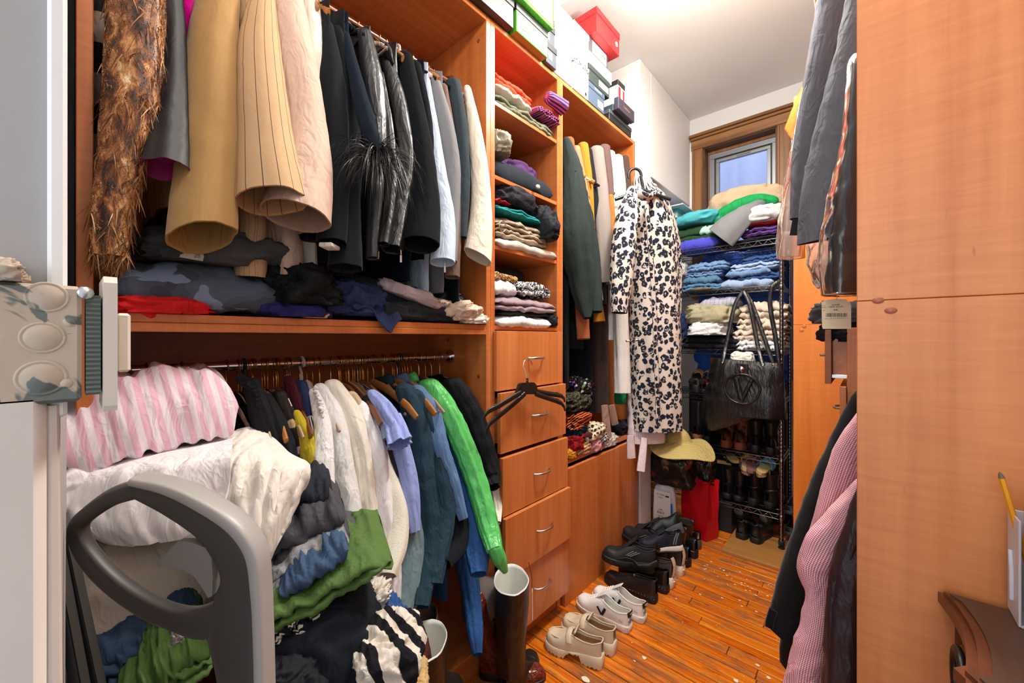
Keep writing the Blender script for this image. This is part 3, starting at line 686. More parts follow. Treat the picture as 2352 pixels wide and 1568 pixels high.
def blades(mb, pts, L, wd, droop=.9, curl=.4, seg=3, uvs=None, rnd=random):
    for k, (p, nrm) in enumerate(pts):
        p = Vector(p); d = (Vector(nrm) + Vector((rnd.gauss(0, curl), rnd.gauss(0, curl), rnd.gauss(0, curl) - .25))).normalized(); l = L * rnd.uniform(.55, 1.25); V = []
        sd = d.cross(Vector((rnd.random() - .5, rnd.random() - .5, rnd.random() - .5))).normalized(); w0 = wd * rnd.uniform(.7, 1.3); q = p.copy()
        for i in range(seg + 1):
            ww = w0 * (1 - i / (seg + .3)); V += [q - sd * ww, q + sd * ww]
            q = q + d * (l / seg); d = (d + Vector((0, 0, -droop / seg))).normalized()
        uv = uvs[k] if uvs else (0, 0)
        mb.add(V, [(2 * i, 2 * i + 1, 2 * i + 3, 2 * i + 2) for i in range(seg)], [[uv] * 4] * seg)
def sleeve(par, path, X0, X1, mat, lin=None, name='sleeve', thick=.8, lname='lining', **kw):
    b = MB(); l = MB() if lin else None
    ctube(b, pxpath(path, X0, X1, thick), lining=l, **kw); o = b.build(name, mat, par)
    if lin: l.build(lname, lin, o)
    return o
HGROUP = {'u': 'hangers on the upper rod', 'l': 'hangers on the lower rod', 'n': 'hangers on the narrow unit rod'}
def hang(name, cat, label, mat, sleeves, Y=None, hem=None, lin=None, rodk='u', hk='black', short=None, xf=None, xb=None, th=.02, fold=.012, X0=-1.20, X1=-1.06, thick=.8, sd=0, group=None, collar=None, tmat=None, zs=None, drop=.07, skw=None, tn='torso'):
    first = onX(sleeves[0][0][0], sleeves[0][0][1], X0) if sleeves else None
    if Y is None: Y = onX(sleeves[0][min(1, len(sleeves[0]) - 1)][0], 100, X0 + (X1 - X0) * .3).y
    rx, rz = {'u': (-1.385, 2.505), 'l': (-1.383, 1.278), 'n': (-1.36, 2.435)}[rodk]
    if hem is not None and rodk == 'u': hem -= .03
    zb = hem if hem is not None else onX(sleeves[0][-1][0], sleeves[0][-1][1], X1).z
    t = thing(name, label, cat, (-1.3, Y, zb), group)
    for i, s in enumerate(sleeves):
        kw = dict(fold=.12, wr=.05, seed=sd + i * 3.3, pw=.9); kw.update(skw or {})
        sleeve(t, s, X0, X1, mat, lin, thick=thick, **kw)
    if hem is not None:
        b = MB(); torso(b, Y, (zs if zs else rz - .075), hem, xf if xf else X0 + .02, xb if xb else (2 * rx - X0 - .02), th, fold, sd, drop); b.build(tn, tmat or mat, t)
    if collar:
        z = rz - .06; b = MB(); pts = []
        for i in range(15):
            a = -2.5 + 5.0 * i / 14; pts.append((rx + .055 * math.cos(a), Y + .022 * math.sin(a), z - .03 + .028 * abs(math.sin(a / 2)) * -1 + .02))
        b.tube(pts, .022, 8, flat=.3, ref=(0, 0, 1)); b.build('collar', collar if not isinstance(collar, bool) else mat, t)
    if hk:
        hn = {'beige': 'beige flocked', 'wood': 'maple', 'walnut': 'dark wooden', 'black': 'black flocked', 'plastic': 'pale pink plastic', 'tube': 'dark plastic'}[hk]
        hanger(hk, rx, Y, rz, '%s hanger carrying the %s' % (hn, short or name.replace('_', ' ')), HGROUP[rodk], random.uniform(-.12, .12))
    return t
def zat(px, py, X): return onX(px, py, X).z
random.seed(21)
# ---- upper rod, from the left end
t = thing('fur_vest', 'black and grey striped fur behind the brown fur coat at the left end', 'fur garment', (-1.3, .05, 1.9))
FURG = fabric('grey_black_fur', '#8d837c', 'vstripe', .95, '#16151a', 7.5, bump=.8); b = MB(); ctube(b, pxpath([(232, -30, 24), (232, 130, 22), (230, 280, 20), (230, 420, 18)], -1.26, -1.26), seed=4); b.build('pelt', FURG, t)
T = NT('brown_fur'); v = T.coord('UV', (1, .42, 1)); f = T.noise(v, 34, 3, .7, .5); T.set(Base__Color=T.ramp(f, [(.34, lin('#1a0f0a')), (.43, lin('#54301a')), (.51, lin('#8f5528')), (.60, lin('#cf9a60')), (.69, lin('#f5e2bc'))]), Roughness=.45); T.b.inputs['Specular IOR Level'].default_value = .6; FURB = T.m
fur = thing('fur_coat', 'long brown and black fur coat sleeve at the left end of the upper rod', 'fur coat', (-1.12, .08, 1.5))
b = MB(); ctube(b, pxpath([(316, -40, 52), (311, 100, 52), (300, 220, 52), (283, 330, 45), (268, 430, 42), (254, 520, 38), (251, 590, 35)], -1.13, -1.11, .85), n=70, m=60, fold=.10, wr=.09, wf=12, seed=2, hem=True)
b.build('pelt', FURB, fur)
me = fur.children[0].data; pts = []; uvs = []; random.seed(5)
nv = [(Vector(v.co), Vector(v.normal)) for v in me.vertices]; nrow = 60
for i in range(30000):
    k = random.randrange(3 * nrow, 73 * nrow); p, nr = nv[k]; p2 = nv[min(len(nv) - 1, k + nrow)][0]; p3 = nv[k - k % nrow + (k + 1) % nrow][0]
    u, vv = random.random(), random.random(); q = p + (p2 - p) * u + (p3 - p) * vv
    pts.append((q, nr * .55 + Vector((0, 0, -.6)))); uvs.append(((k % nrow + vv) / nrow * .6 + random.gauss(0, .006), (k // nrow + u) / 70 * 1.1 + random.gauss(0, .010)))
b = MB(); blades(b, pts, .044, .0013, .45, .26, 3, uvs); o = b.build('guard_hairs', FURB, fur); o['kind'] = 'stuff'
hanger('wood', -1.385, .075, 2.505, 'maple hanger carrying the brown fur coat', HGROUP['u'])
U = lambda *a, **k: hang(*a, **k)
U('leather_jacket', 'jacket', 'glossy charcoal leather jacket with magenta lining beside the brown fur coat', fabric('soft_charcoal_leather', '#26262a', 'leather', .5, spec=.4, bump=.15, crease=.1), [[(393, -30, 24), (397, 130, 28), (392, 270, 36), (382, 390, 49)]], hem=zat(365, 470, -1.3), lin=PLUM, sd=31, short='charcoal leather jacket', skw=dict(wr=.07, fold=.14, lift=.035), X1=-1.08, tmat=KHD)
U('magenta_top', 'top', 'bright magenta garment showing between the leather jacket and the khaki jacket', MAG, [[(446, -30, 26), (440, 60, 24), (432, 150, 18), (430, 220, 12)]], hem=None, sd=32, short='magenta top', X0=-1.24, X1=-1.22)
U('suit_jacket', 'jacket', 'plain khaki jacket with a wide sleeve left of the pinstripe jacket', KHAKI, [[(508, -40, 38), (486, 150, 54), (482, 300, 58), (472, 430, 61), (464, 545, 68)]], hem=zat(370, 548, -1.36), lin=KHD, sd=33, short='khaki jacket', hk='wood', skw=dict(tilt=.3, fold=.08), X1=-1.05)
U('suit_jacket', 'jacket', 'beige jacket with black pinstripes and an open wide cuff', PINS, [[(607, -30, 22), (597, 100, 43), (602, 220, 52), (612, 340, 60), (626, 462, 75)]], hem=zat(570, 618, -1.25), lin=PINL, sd=34, short='pinstripe jacket', skw=dict(fold=.05, wr=.03), X0=-1.18, X1=-1.02, th=.05)
o = U('suit_jacket', 'jacket', 'rose beige jacket with three cuff buttons beside the pinstripe jacket', ROSE, [[(658, -30, 30), (675, 120, 44), (697, 280, 48), (700, 390, 58), (680, 497, 76)]], hem=zat(646, 640, -1.26), lin=ROSEL, sd=35, short='rose beige jacket', skw=dict(fold=.05, wr=.03, tilt=-.15), X0=-1.18, X1=-1.03, th=.05)
for px, py in ((741, 437), (743, 453), (744, 469)):
    MB().lathe([(0, .004), (.004, .004), (.0065, .002), (.007, 0)], onX(px, py, -1.005), (.75, -.6, 0), 14).build('button', plain('horn_button', '#b8a898', .35), o)
U('jacket', 'jacket', 'light rust jacket cuff showing under the rose beige sleeve', RUST, [[(722, 380, 22), (720, 470, 27), (718, 545, 29)]], hem=None, lin=SATIN_LIN, sd=36, short='light rust jacket', X0=-1.14, X1=-1.10, hk='wood')
U('blouse', 'blouse', 'ivory blouse with a narrow sleeve before the charcoal jackets', IVORY, [[(712, 5, 20), (722, 130, 22), (730, 260, 18), (733, 380, 12), (733, 480, 10)]], hem=zat(712, 645, -1.3), sd=37, short='ivory blouse', hk='beige', th=.03, X0=-1.22, X1=-1.15)
U('suit_jacket', 'jacket', 'charcoal jacket with a white shirt cuff, first of the dark group', WOOL_BLACK, [[(751, 62, 15), (763, 180, 27), (769, 320, 31), (769, 440, 32), (762, 558, 33)]], hem=zat(750, 600, -1.32), lin=SATIN_LIN, sd=38, short='first charcoal jacket', hk='wood', X1=-1.06)
o = U('long_jacket', 'jacket', 'longer charcoal jacket behind the feather cuff', WOOL_BLACK, [[(777, 72, 13), (797, 180, 18), (806, 320, 22), (800, 470, 26), (792, 615, 38)]], hem=zat(775, 630, -1.35), lin=SATIN_LIN, sd=39, short='longer charcoal jacket', X1=-1.08)
b = MB(); b.box(onX(757, 566, -1.055), (.034, .05, .011), YAW, .002); b.build('white_cuff', IVORY, o, smooth=False)
fj = U('feather_jacket', 'jacket', 'navy jacket whose sleeve ends in a bushy black feather cuff', NAVYW, [[(790, 70, 10), (812, 160, 14), (836, 260, 19), (866, 352, 18)]], hem=zat(800, 560, -1.4), lin=SATIN_LIN, sd=40, short='feather cuff jacket', skw=dict(fold=.05), X1=-1.02)
random.seed(9); FEA = plain('black_feather', '#14161a', .35, spec=.6); b = MB(); pts = []; c0 = onX(866, 352, -1.02)
for i in range(520):
    a = random.random() * 6.283; h = random.random(); pts.append((c0 + RIGHT * (.02 * math.cos(a)) + FWD * (.016 * math.sin(a)) + UP * (random.uniform(-.04, .02)), (RIGHT * math.cos(a) * 1.1 + FWD * math.sin(a) * .9 + UP * random.uniform(-.5, 1.0))))
blades(b, pts, .17, .0011, 2.9, .20, 8); o = b.build('feather_trim', FEA, fj); o['kind'] = 'stuff'
U('leather_jacket', 'jacket', 'grey black leather jacket with a shiny sleeve behind the feather cuff', LEAG, [[(838, 78, 16), (856, 190, 24), (866, 330, 22), (862, 450, 18), (855, 592, 15)]], hem=zat(860, 560, -1.36), sd=41, short='grey black leather jacket', collar=True, skw=dict(wr=.10), X1=-1.09)
lj = U('leather_jacket', 'jacket', 'black leather biker jacket with pointed collar and zip cuffs', LEA, [[(893, 150, 14), (917, 250, 20), (935, 370, 21), (920, 480, 20), (900, 572, 25)], [(872, 170, 10), (893, 300, 12), (898, 430, 13), (880, 560, 14)]], hem=zat(885, 585, -1.36), sd=42, short='biker jacket', skw=dict(wr=.10), X1=-1.07)
for pth in ([(884, 108, -1.2), (893, 128, -1.19), (903, 148, -1.17)], [(872, 118, -1.24), (885, 140, -1.22), (892, 158, -1.2)]):
    MB().tube([onX(*p) for p in pth], [.02, .026, .006], 8, flat=.3).build('collar', LEA, lj)
def zipper(par, px, py, X):
    p = onX(px, py, X); b = MB(); b.box(p, (.007, .003, .022), YAW, .001); o = b.build('zip_pull', CHROME, par, smooth=False)
    MB().tube([p + UP * .012, p + UP * .03], .0022, 6).build('zip_slider', CHROME, o)
zipper(lj, 921, 594, -1.05); zipper(lj, 868, 585, -1.08)
U('suit_jacket', 'jacket', 'black jacket with a broad plain sleeve right of the biker jacket', WOOL_BLK2, [[(932, 132, 16), (950, 250, 25), (968, 370, 31), (975, 480, 36), (966, 562, 42)]], hem=zat(915, 640, -1.33), lin=SATIN_LIN, sd=43, short='black jacket', skw=dict(fold=.07), X1=-1.04, hk='wood', tmat=NAVYW)
U('jacket', 'jacket', 'black jacket pressed between the broad black sleeve and the pale blue one', WOOL_BLK2, [[(955, 150, 12), (975, 260, 16), (985, 380, 18), (985, 500, 18)]], hem=zat(950, 600, -1.36), sd=44, short='pressed black jacket', X1=-1.12)
o = U('suit_jacket', 'jacket', 'pale blue jacket with a zip pull at the sleeve hem', SKY, [[(978, 185, 10), (993, 290, 14), (1006, 400, 20), (1018, 500, 26), (1016, 602, 28)]], hem=zat(968, 668, -1.36), lin=SKY, sd=45, short='pale blue jacket', hk='plastic', skw=dict(fold=.06), X1=-1.05)
zipper(o, 1022, 618, -1.05)
U('suit_jacket', 'jacket', 'mid grey jacket behind the pale blue one', GREYW, [[(1000, 188, 12), (1022, 290, 20), (1038, 390, 19), (1040, 500, 14), (1036, 600, 14)]], hem=zat(990, 668, -1.38), sd=46, short='mid grey jacket', hk='wood', X1=-1.08)
U('jacket', 'jacket', 'taupe jacket whose hem shows under the grey sleeve', TAUPE, [[(1018, 200, 10), (1035, 330, 14), (1044, 480, 16), (1038, 636, 17)]], hem=None, sd=47, short='taupe jacket', X1=-1.09)
U('suit_jacket', 'jacket', 'dark slate jacket next to the ivory one at the right end', SLATE, [[(1041, 190, 17), (1058, 300, 17), (1065, 420, 16), (1063, 545, 9)]], hem=zat(1030, 700, -1.40), sd=48, short='dark slate jacket', X1=-1.09, hk='wood', tmat=WOOL_BLK2)
U('suit_jacket', 'jacket', 'ivory jacket at the right end of the upper rod, sleeve cut at a slant', CREAM, [[(1074, 207, 9), (1090, 300, 16), (1102, 400, 21), (1105, 490, 25), (1097, 590, 36)]], hem=None, lin=CREAM, sd=49, short='ivory jacket', hk='beige', skw=dict(tilt=-.55, fold=.05), X0=-1.19, X1=-1.07)
for i in range(9):
    yy = .13 + i * .113 + random.uniform(-.02, .02)
    hanger(['wood', 'black', 'beige'][i % 3], -1.385, yy, 2.505, ['maple', 'black flocked', 'beige flocked'][i % 3] + ' hanger hidden among the jackets, %s of its kind from the left' % ('first', 'second', 'third')[i // 3], HGROUP['u'], random.uniform(-.2, .2))

# ---- lower rod
LINEN = fabric('white_linen', '#eceae4', 'slub', .85, bump=.25, mott=.03); WHITE = fabric('white_cotton', '#eeecef', 'plain', .8, mott=.03); CRM2 = fabric('cream_cotton', '#e9e3d6', 'plain', .8, mott=.04)
FUZZ = fabric('cream_mohair', '#efe6d4', 'fleece', .95); BLKC = fabric('black_cotton', '#15161b', 'plain', .85); BLKKN = fabric('black_rib_knit', '#181b22', 'rib', .85, sc=3.0)
PERI = fabric('periwinkle_poplin', '#93a3dc', 'plain', .7); TEALG = fabric('grey_teal_cotton', '#6f868c', 'plain', .8); TEALN = fabric('dark_teal_cotton', '#1f3a49', 'plain', .75)
DENB = fabric('mid_blue_denim', '#3f5f8c', 'denim', .85, '#6f8fb8'); CHAM = fabric('blue_chambray', '#234a88', 'denim', .85, '#345f96'); GREEN = fabric('green_silk', '#5cc566', 'plain', .32, spec=.5, mott=.12); GREENL = fabric('pale_green_lining', '#a7e4a4', 'plain', .5)
YEL = fabric('mustard_cotton', '#b9a726', 'plain', .8); NVS = fabric('navy_slub', '#27345c', 'slub', .85); BWST = fabric('black_white_stripe', '#e8e5de', 'stripe', .8, '#20242c', 140); FLOR = fabric('dark_floral', '#1c1414', 'floral', .6, '#d8b090'); BURG = fabric('burgundy_knit', '#571a2a', 'knit', .85)
LT = fabric('light_denim', '#9fb4cf', 'denim', .85, '#c9d6e6'); SAND = fabric('sand_cotton', '#cdb99a', 'plain', .8); GRBL = fabric('dark_charcoal_cotton', '#2c2c33', 'plain', .8)
def Lw(*a, **k):
    d = dict(fold=.24, kf=3.3, wr=.09, m=46, n=48); d.update(k.pop('skw', None) or {}); return hang(*a, rodk='l', skw=d, **k)
hz = lambda px, py, X=-1.3: zat(px, py, X)
Lw('top', 'top', 'black top with a ruffled shoulder at the left of the lower rod', BLKC, [[(580, 880, 16), (596, 940, 22), (620, 1010, 26), (640, 1100, 26)]], hem=.45, sd=60, short='ruffled black top', hk='beige', X0=-1.2, X1=-1.15)
b = MB(); random.seed(2)
pp = [onX(548, 868, -1.2), onX(575, 885, -1.19), onX(592, 912, -1.18), onX(600, 945, -1.17)]; S = cr([tuple(p) for p in pp], 30)
b.tube([Vector(s) + RIGHT * (.006 * math.sin(i * 1.9)) + UP * (.004 * math.cos(i * 2.3)) for i, s in enumerate(S)], [.012 + .004 * math.sin(i * 2.6) for i in range(30)], 8, flat=.6); rf = b.build('ruffle', BLKC, bpy.data.objects['top'])
Lw('top', 'top', 'black top with a soft sleeve second along the lower rod', BLKC, [[(612, 915, 16), (634, 975, 23), (655, 1040, 25), (668, 1120, 20)]], hem=.5, sd=61, short='second black top', hk='wood', X0=-1.2, X1=-1.12)
Lw('blouse', 'blouse', 'dark blouse printed with cream flowers beside the black tops', FLOR, [[(640, 905, 16), (664, 975, 19), (684, 1050, 17), (694, 1120, 12)]], hem=.55, sd=62, short='floral blouse', hk='beige', X0=-1.2, X1=-1.13)
Lw('sweater', 'sweater', 'burgundy knit sweater hanging behind the floral blouse', BURG, [[(664, 870, 12), (680, 940, 16), (690, 1000, 14)]], hem=.55, sd=63, short='burgundy sweater', hk='walnut', X0=-1.23, X1=-1.2)
Lw('shirt', 'shirt', 'navy slub shirt before the mustard one', NVS, [[(692, 880, 12), (706, 950, 14), (716, 1010, 12)]], hem=.55, sd=64, short='navy slub shirt', hk='black', X0=-1.23, X1=-1.19)
Lw('shirt', 'shirt', 'mustard yellow shirt left of the white shirts', YEL, [[(682, 950, 10), (702, 1010, 19), (714, 1070, 18), (714, 1130, 14)]], hem=.6, sd=65, short='mustard shirt', hk='beige', X0=-1.17, X1=-1.1)
Lw('shirt', 'shirt', 'black and white striped shirt showing as a thin strip by the mustard one', BWST, [[(716, 960, 10), (732, 1030, 13), (730, 1110, 10)]], hem=.6, sd=66, short='striped shirt', hk='black', X0=-1.18, X1=-1.13)
t = Lw('linen_shirt', 'shirt', 'white linen shirt with a frilled placket, first of the white shirts', LINEN, [[(738, 895, 16), (763, 960, 27), (778, 1060, 31), (794, 1170, 34), (806, 1290, 36), (815, 1400, 30)], [(722, 900, 12), (740, 980, 18), (742, 1080, 22), (742, 1200, 24)]], hem=.42, sd=67, short='frilled linen shirt', hk='plastic', X0=-1.21, X1=-1.03, collar=True, skw=dict(fold=.22, wr=.05))
S = cr([tuple(onX(*p)) for p in ((722, 890, -1.19), (736, 930, -1.16), (744, 975, -1.15), (746, 1025, -1.15))], 40); MB().tube([Vector(s) + RIGHT * (.004 * math.sin(i * 1.7)) for i, s in enumerate(S)], [.008 + .003 * math.sin(i * 2.3) for i in range(40)], 8, flat=.6).build('frill', LINEN, t)
Lw('shirt', 'shirt', 'cream shirt pressed close behind the frilled linen one', CRM2, [[(766, 885, 20), (803, 960, 28), (827, 1060, 27), (838, 1200, 30), (850, 1330, 30), (858, 1420, 24)]], hem=.42, sd=68, short='cream shirt', hk='beige', X0=-1.21, X1=-1.06, skw=dict(fold=.2))
Lw('blouse', 'blouse', 'sand coloured blouse with gathered shoulder between the white ones', SAND, [[(806, 905, 12), (838, 960, 14), (862, 1000, 12)]], hem=.6, sd=69, short='sand blouse', hk='walnut', X0=-1.21, X1=-1.17)
Lw('shirt', 'shirt', 'bright white long shirt right of the cream shirt', WHITE, [[(826, 935, 18), (855, 1030, 29), (872, 1140, 33), (884, 1250, 33), (888, 1350, 31), (892, 1448, 24)]], hem=.35, sd=70, short='bright white shirt', hk='beige', X0=-1.20, X1=-1.05, skw=dict(fold=.22, wr=.05))
Lw('sweater', 'sweater', 'fuzzy cream mohair sweater sleeve curving out of the rail', FUZZ, [[(858, 960, 10), (880, 1060, 17), (900, 1130, 24), (912, 1200, 26), (908, 1260, 25), (892, 1320, 18)]], hem=.5, sd=71, short='mohair sweater', hk='beige', X0=-1.20, X1=-1.02, skw=dict(fold=.05, wr=.02))
Lw('blouse', 'blouse', 'charcoal blouse with lace shoulder beside the mohair sweater', GRBL, [[(846, 915, 14), (878, 985, 17), (896, 1060, 17), (904, 1130, 14)]], hem=.5, sd=72, short='charcoal lace blouse', hk='beige', X0=-1.22, X1=-1.13)
t = Lw('top', 'top', 'pale denim top with a short cuffed sleeve', LT, [[(862, 910, 12), (884, 955, 17), (898, 1002, 18)]], hem=.6, sd=73, short='pale denim top', hk='black', X0=-1.22, X1=-1.14)
t = Lw('ruffle_blouse', 'blouse', 'periwinkle blue blouse with a ruffled short sleeve', PERI, [[(856, 903, 12), (884, 940, 20), (908, 985, 20), (918, 1020, 27)]], hem=.42, sd=74, short='periwinkle blouse', hk='wood', X0=-1.20, X1=-1.08, skw=dict(fold=.3))
sleeve(t, [(905, 980, 20), (926, 1060, 22), (940, 1140, 20), (950, 1220, 12)], -1.16, -1.08, PERI, name='front_panel', seed=9, fold=.35)
Lw('shirt', 'shirt', 'grey teal shirt with a long loose sleeve reaching low', TEALG, [[(880, 930, 12), (905, 1060, 18), (926, 1150, 26), (941, 1250, 29), (936, 1350, 28), (914, 1448, 22)]], hem=.4, sd=75, short='grey teal shirt', hk='walnut', X0=-1.23, X1=-1.03, skw=dict(fold=.2))
t = Lw('work_jacket', 'jacket', 'dark teal cotton jacket with snap buttons at its hem', TEALN, [[(930, 893, 22), (962, 1000, 29), (974, 1110, 27), (988, 1230, 27), (976, 1320, 25), (964, 1392, 21)], [(952, 905, 20), (990, 990, 24), (1008, 1090, 27), (1020, 1180, 25), (1008, 1270, 22), (1000, 1340, 16)]], hem=.55, sd=76, short='dark teal jacket', hk='wood', X0=-1.21, X1=-1.02, collar=True, skw=dict(fold=.16, wr=.09))
Lw('sweater', 'sweater', 'black ribbed sweater with a folded cuff between the teal and denim jackets', BLKKN, [[(958, 920, 14), (995, 1030, 19), (1028, 1130, 26), (1050, 1200, 28), (1048, 1255, 24), (1020, 1295, 18)]], hem=.5, sd=77, short='ribbed sweater', hk='tube', X0=-1.22, X1=-1.03, skw=dict(fold=.05, wr=.04))
Lw('denim_jacket', 'jacket', 'faded mid blue denim jacket left of the green shirt', DENB, [[(958, 893, 16), (990, 950, 22), (1010, 1030, 23), (1040, 1110, 18), (1064, 1190, 12)]], hem=.62, sd=78, short='denim jacket', hk='beige', X0=-1.22, X1=-1.06, collar=True, skw=dict(fold=.14, wr=.1))
Lw('denim_shirt', 'shirt', 'deep blue denim shirt with two long sleeves hanging lowest', CHAM, [[(1000, 960, 12), (1046, 1060, 18), (1072, 1130, 24), (1090, 1200, 29), (1098, 1265, 27), (1100, 1318, 18)], [(1030, 1120, 20), (1062, 1230, 26), (1076, 1320, 24), (1087, 1400, 20), (1092, 1450, 18), (1097, 1502, 11)]], hem=.35, sd=79, short='deep blue denim shirt', hk='black', X0=-1.22, X1=-.98, skw=dict(fold=.16, wr=.1))
t = Lw('silk_shirt', 'shirt', 'shiny bright green shirt whose sleeve reaches toward the riding boot', GREEN, [[(984, 880, 22), (1016, 925, 24), (1050, 990, 24), (1082, 1070, 23), (1106, 1145, 22), (1124, 1215, 21), (1136, 1262, 18)]], hem=.62, sd=80, short='green shirt', hk='beige', X0=-1.25, X1=-.95, lin=GREENL, collar=True, skw=dict(fold=.22, wr=.13))
sleeve(t, [(1135, 1255, 18), (1146, 1283, 17), (1160, 1312, 7)], -.955, -.935, GREEN, name='cuff', seed=3, fold=.15, n=14)
Lw('shirt', 'shirt', 'sheer black shirt right of the green one', BLKC, [[(1040, 880, 24), (1078, 945, 28), (1106, 1030, 28), (1126, 1095, 24), (1134, 1118, 14)]], hem=.55, sd=81, short='sheer black shirt', hk='black', X0=-1.24, X1=-1.08)
Lw('top', 'top', 'black top last on the lower rod against the cabinet side', BLKC, [[(1080, 930, 12), (1108, 1000, 18), (1122, 1070, 18), (1128, 1140, 14)]], hem=.5, sd=82, short='last black top', hk='beige', X0=-1.26, X1=-1.16)
Lw('blouse', 'blouse', 'cream blouse sleeve end peeking out behind the green sleeve', CRM2, [[(1110, 1010, 10), (1130, 1100, 14), (1140, 1170, 12), (1143, 1200, 7)]], hem=None, sd=83, short='peeking cream blouse', hk='plastic', X0=-1.2, X1=-1.08)
random.seed(33)
ORD = 'first second third fourth fifth sixth seventh eighth ninth tenth eleventh twelfth'.split(); cnt = {}
kinds = ['beige', 'black', 'wood', 'beige', 'walnut', 'beige', 'black', 'beige']
for i in range(24):
    yy = .30 + i * .0335 + random.uniform(-.008, .008)
    k = kinds[i % 8]; nm = {'beige': 'beige flocked', 'wood': 'maple', 'walnut': 'dark wooden', 'black': 'black flocked'}[k]
    cnt[k] = cnt.get(k, 0) + 1; hanger(k, -1.383, yy, 1.278, '%s hanger, %s of its kind from the left among the crowded lower rod hooks' % (nm, ORD[cnt[k] - 1]), 'crowded hangers on the lower rod', random.uniform(-.25, .25))
for px, k, lb in ((560, 'tube', 'dark plastic hanger at the left edge of the black tops'), (572, 'beige', 'beige flocked hanger with its arm poking out before the ruffled black top'), (602, 'wood', 'maple hanger with a bare shoulder beside the ruffled black top'), (628, 'beige', 'beige flocked hanger with its arm showing between the two black tops'), (655, 'walnut', 'dark wooden hanger with a bare shoulder by the floral blouse'), (705, 'beige', 'beige flocked hanger poking out over the striped shirt'), (795, 'walnut', 'dark wooden hanger poking out over the cream shirt'), (835, 'beige', 'beige flocked hanger poking out over the white shirt'), (858, 'wood', 'maple hanger poking out by the denim top'), (905, 'wood', 'maple hanger poking out over the dark teal jacket'), (925, 'beige', 'beige flocked hanger poking out over the teal shoulder')):
    hanger(k, -1.383, onX(px, 830, -1.383).y, 1.278, lb, 'bare hanger shoulders on the lower rod', random.uniform(-.1, .1), 1.30)
for i, yy in enumerate((.06, .10, .13, .20)):
    hanger('beige', -1.383, yy, 1.278, 'beige flocked hanger, %s from the left end, behind the pink roll' % ORD[i], 'left end hangers on the lower rod')

# ---- narrow unit
SWG = fabric('green_black_felt', '#26302f', 'heather', .9); ORK = fabric('rust_rib_knit', '#b56a40', 'rib', .9, sc=3.2); TANK = fabric('tan_rib_knit', '#c79a72', 'rib', .9, sc=2.6); AMB = fabric('amber_rib_knit', '#c98a2e', 'rib', .9, sc=2.2)
GFL = fabric('grey_boucle', '#8f867f', 'fleece', .95); MAU = fabric('mauve_brown_knit', '#78605c', 'rib', .9, sc=3); WKN = fabric('white_fluffy_knit', '#f0efee', 'fleece', .95); LACE = fabric('white_lace', '#e8e6e2', 'mesh', .85, '#b9b5ac', 1.2); ORNG = fabric('orange_knit', '#e2702c', 'plain', .8); BRN = fabric('brown_cotton', '#4d3b36', 'plain', .85); BEI = fabric('dusty_beige_cotton', '#b7978a', 'plain', .8)
Nw = lambda *a, **k: hang(*a, rodk='n', **k)
t = Nw('sweater', 'sweater', 'dark green black felt sweater with long sleeves at the front of the narrow unit', SWG, [[(1302, 330, 12), (1313, 390, 24), (1317, 470, 32), (1320, 550, 36), (1334, 640, 30), (1343, 700, 20), (1348, 730, 9)], [(1325, 400, 16), (1345, 500, 18), (1362, 610, 16), (1369, 716, 13)]], hem=zat(1315, 880, -1.3), sd=90, short='green black sweater', hk='black', X0=-1.22, X1=-1.10, tmat=BLKC, skw=dict(fold=.16, wr=.12, kf=2.6))
Nw('cardigan', 'cardigan', 'rust ribbed cardigan whose cuff hangs under the dark sweater', ORK, [[(1308, 322, 11), (1322, 450, 12), (1328, 600, 14), (1335, 690, 15), (1340, 778, 15)]], hem=None, sd=91, short='rust cardigan', hk='wood', X0=-1.24, X1=-1.15)
Nw('sweater', 'sweater', 'tan ribbed sweater next to the rust cardigan', TANK, [[(1324, 340, 9), (1342, 440, 10), (1360, 560, 10), (1374, 690, 11)]], hem=zat(1350, 800, -1.3), sd=92, short='tan sweater', hk='beige', X0=-1.22, X1=-1.12, tmat=BLKC)
Nw('cardigan', 'cardigan', 'amber chunky rib cardigan', AMB, [[(1339, 333, 12), (1350, 420, 12), (1358, 520, 9), (1368, 640, 8), (1376, 738, 14)]], hem=None, sd=93, short='amber cardigan', hk='wood', X0=-1.23, X1=-1.14)
Nw('sweater', 'sweater', 'black sweater between the amber and grey knits', BLKC, [[(1352, 345, 8), (1364, 440, 9), (1376, 560, 9), (1380, 700, 14)]], hem=zat(1378, 935, -1.3), sd=94, short='slim black sweater', hk='black', X0=-1.23, X1=-1.15)
Nw('coat', 'coat', 'grey boucle coat with a soft thick sleeve', GFL, [[(1370, 345, 16), (1380, 440, 17), (1386, 540, 18), (1394, 650, 16)]], hem=None, sd=95, short='boucle coat', hk='wood', X0=-1.22, X1=-1.12)
Nw('cardigan', 'cardigan', 'mauve brown cardigan beside the boucle coat', MAU, [[(1388, 338, 13), (1398, 420, 11), (1402, 520, 10), (1405, 640, 10)]], hem=zat(1400, 935, -1.3), sd=96, short='mauve cardigan', hk='walnut', X0=-1.22, X1=-1.14, tmat=BRN)
Nw('sweater', 'sweater', 'white smooth sweater before the fluffy one', WHITE, [[(1402, 352, 10), (1408, 440, 12), (1412, 560, 12), (1416, 690, 12)]], hem=zat(1420, 780, -1.28), sd=97, short='white sweater', hk='black', X0=-1.21, X1=-1.14)
Nw('top', 'top', 'orange top peeking out as a thin strip', ORNG, [[(1403, 450, 6), (1407, 510, 7), (1408, 570, 6)]], hem=None, sd=98, short='orange top', hk=None, X0=-1.15, X1=-1.13)
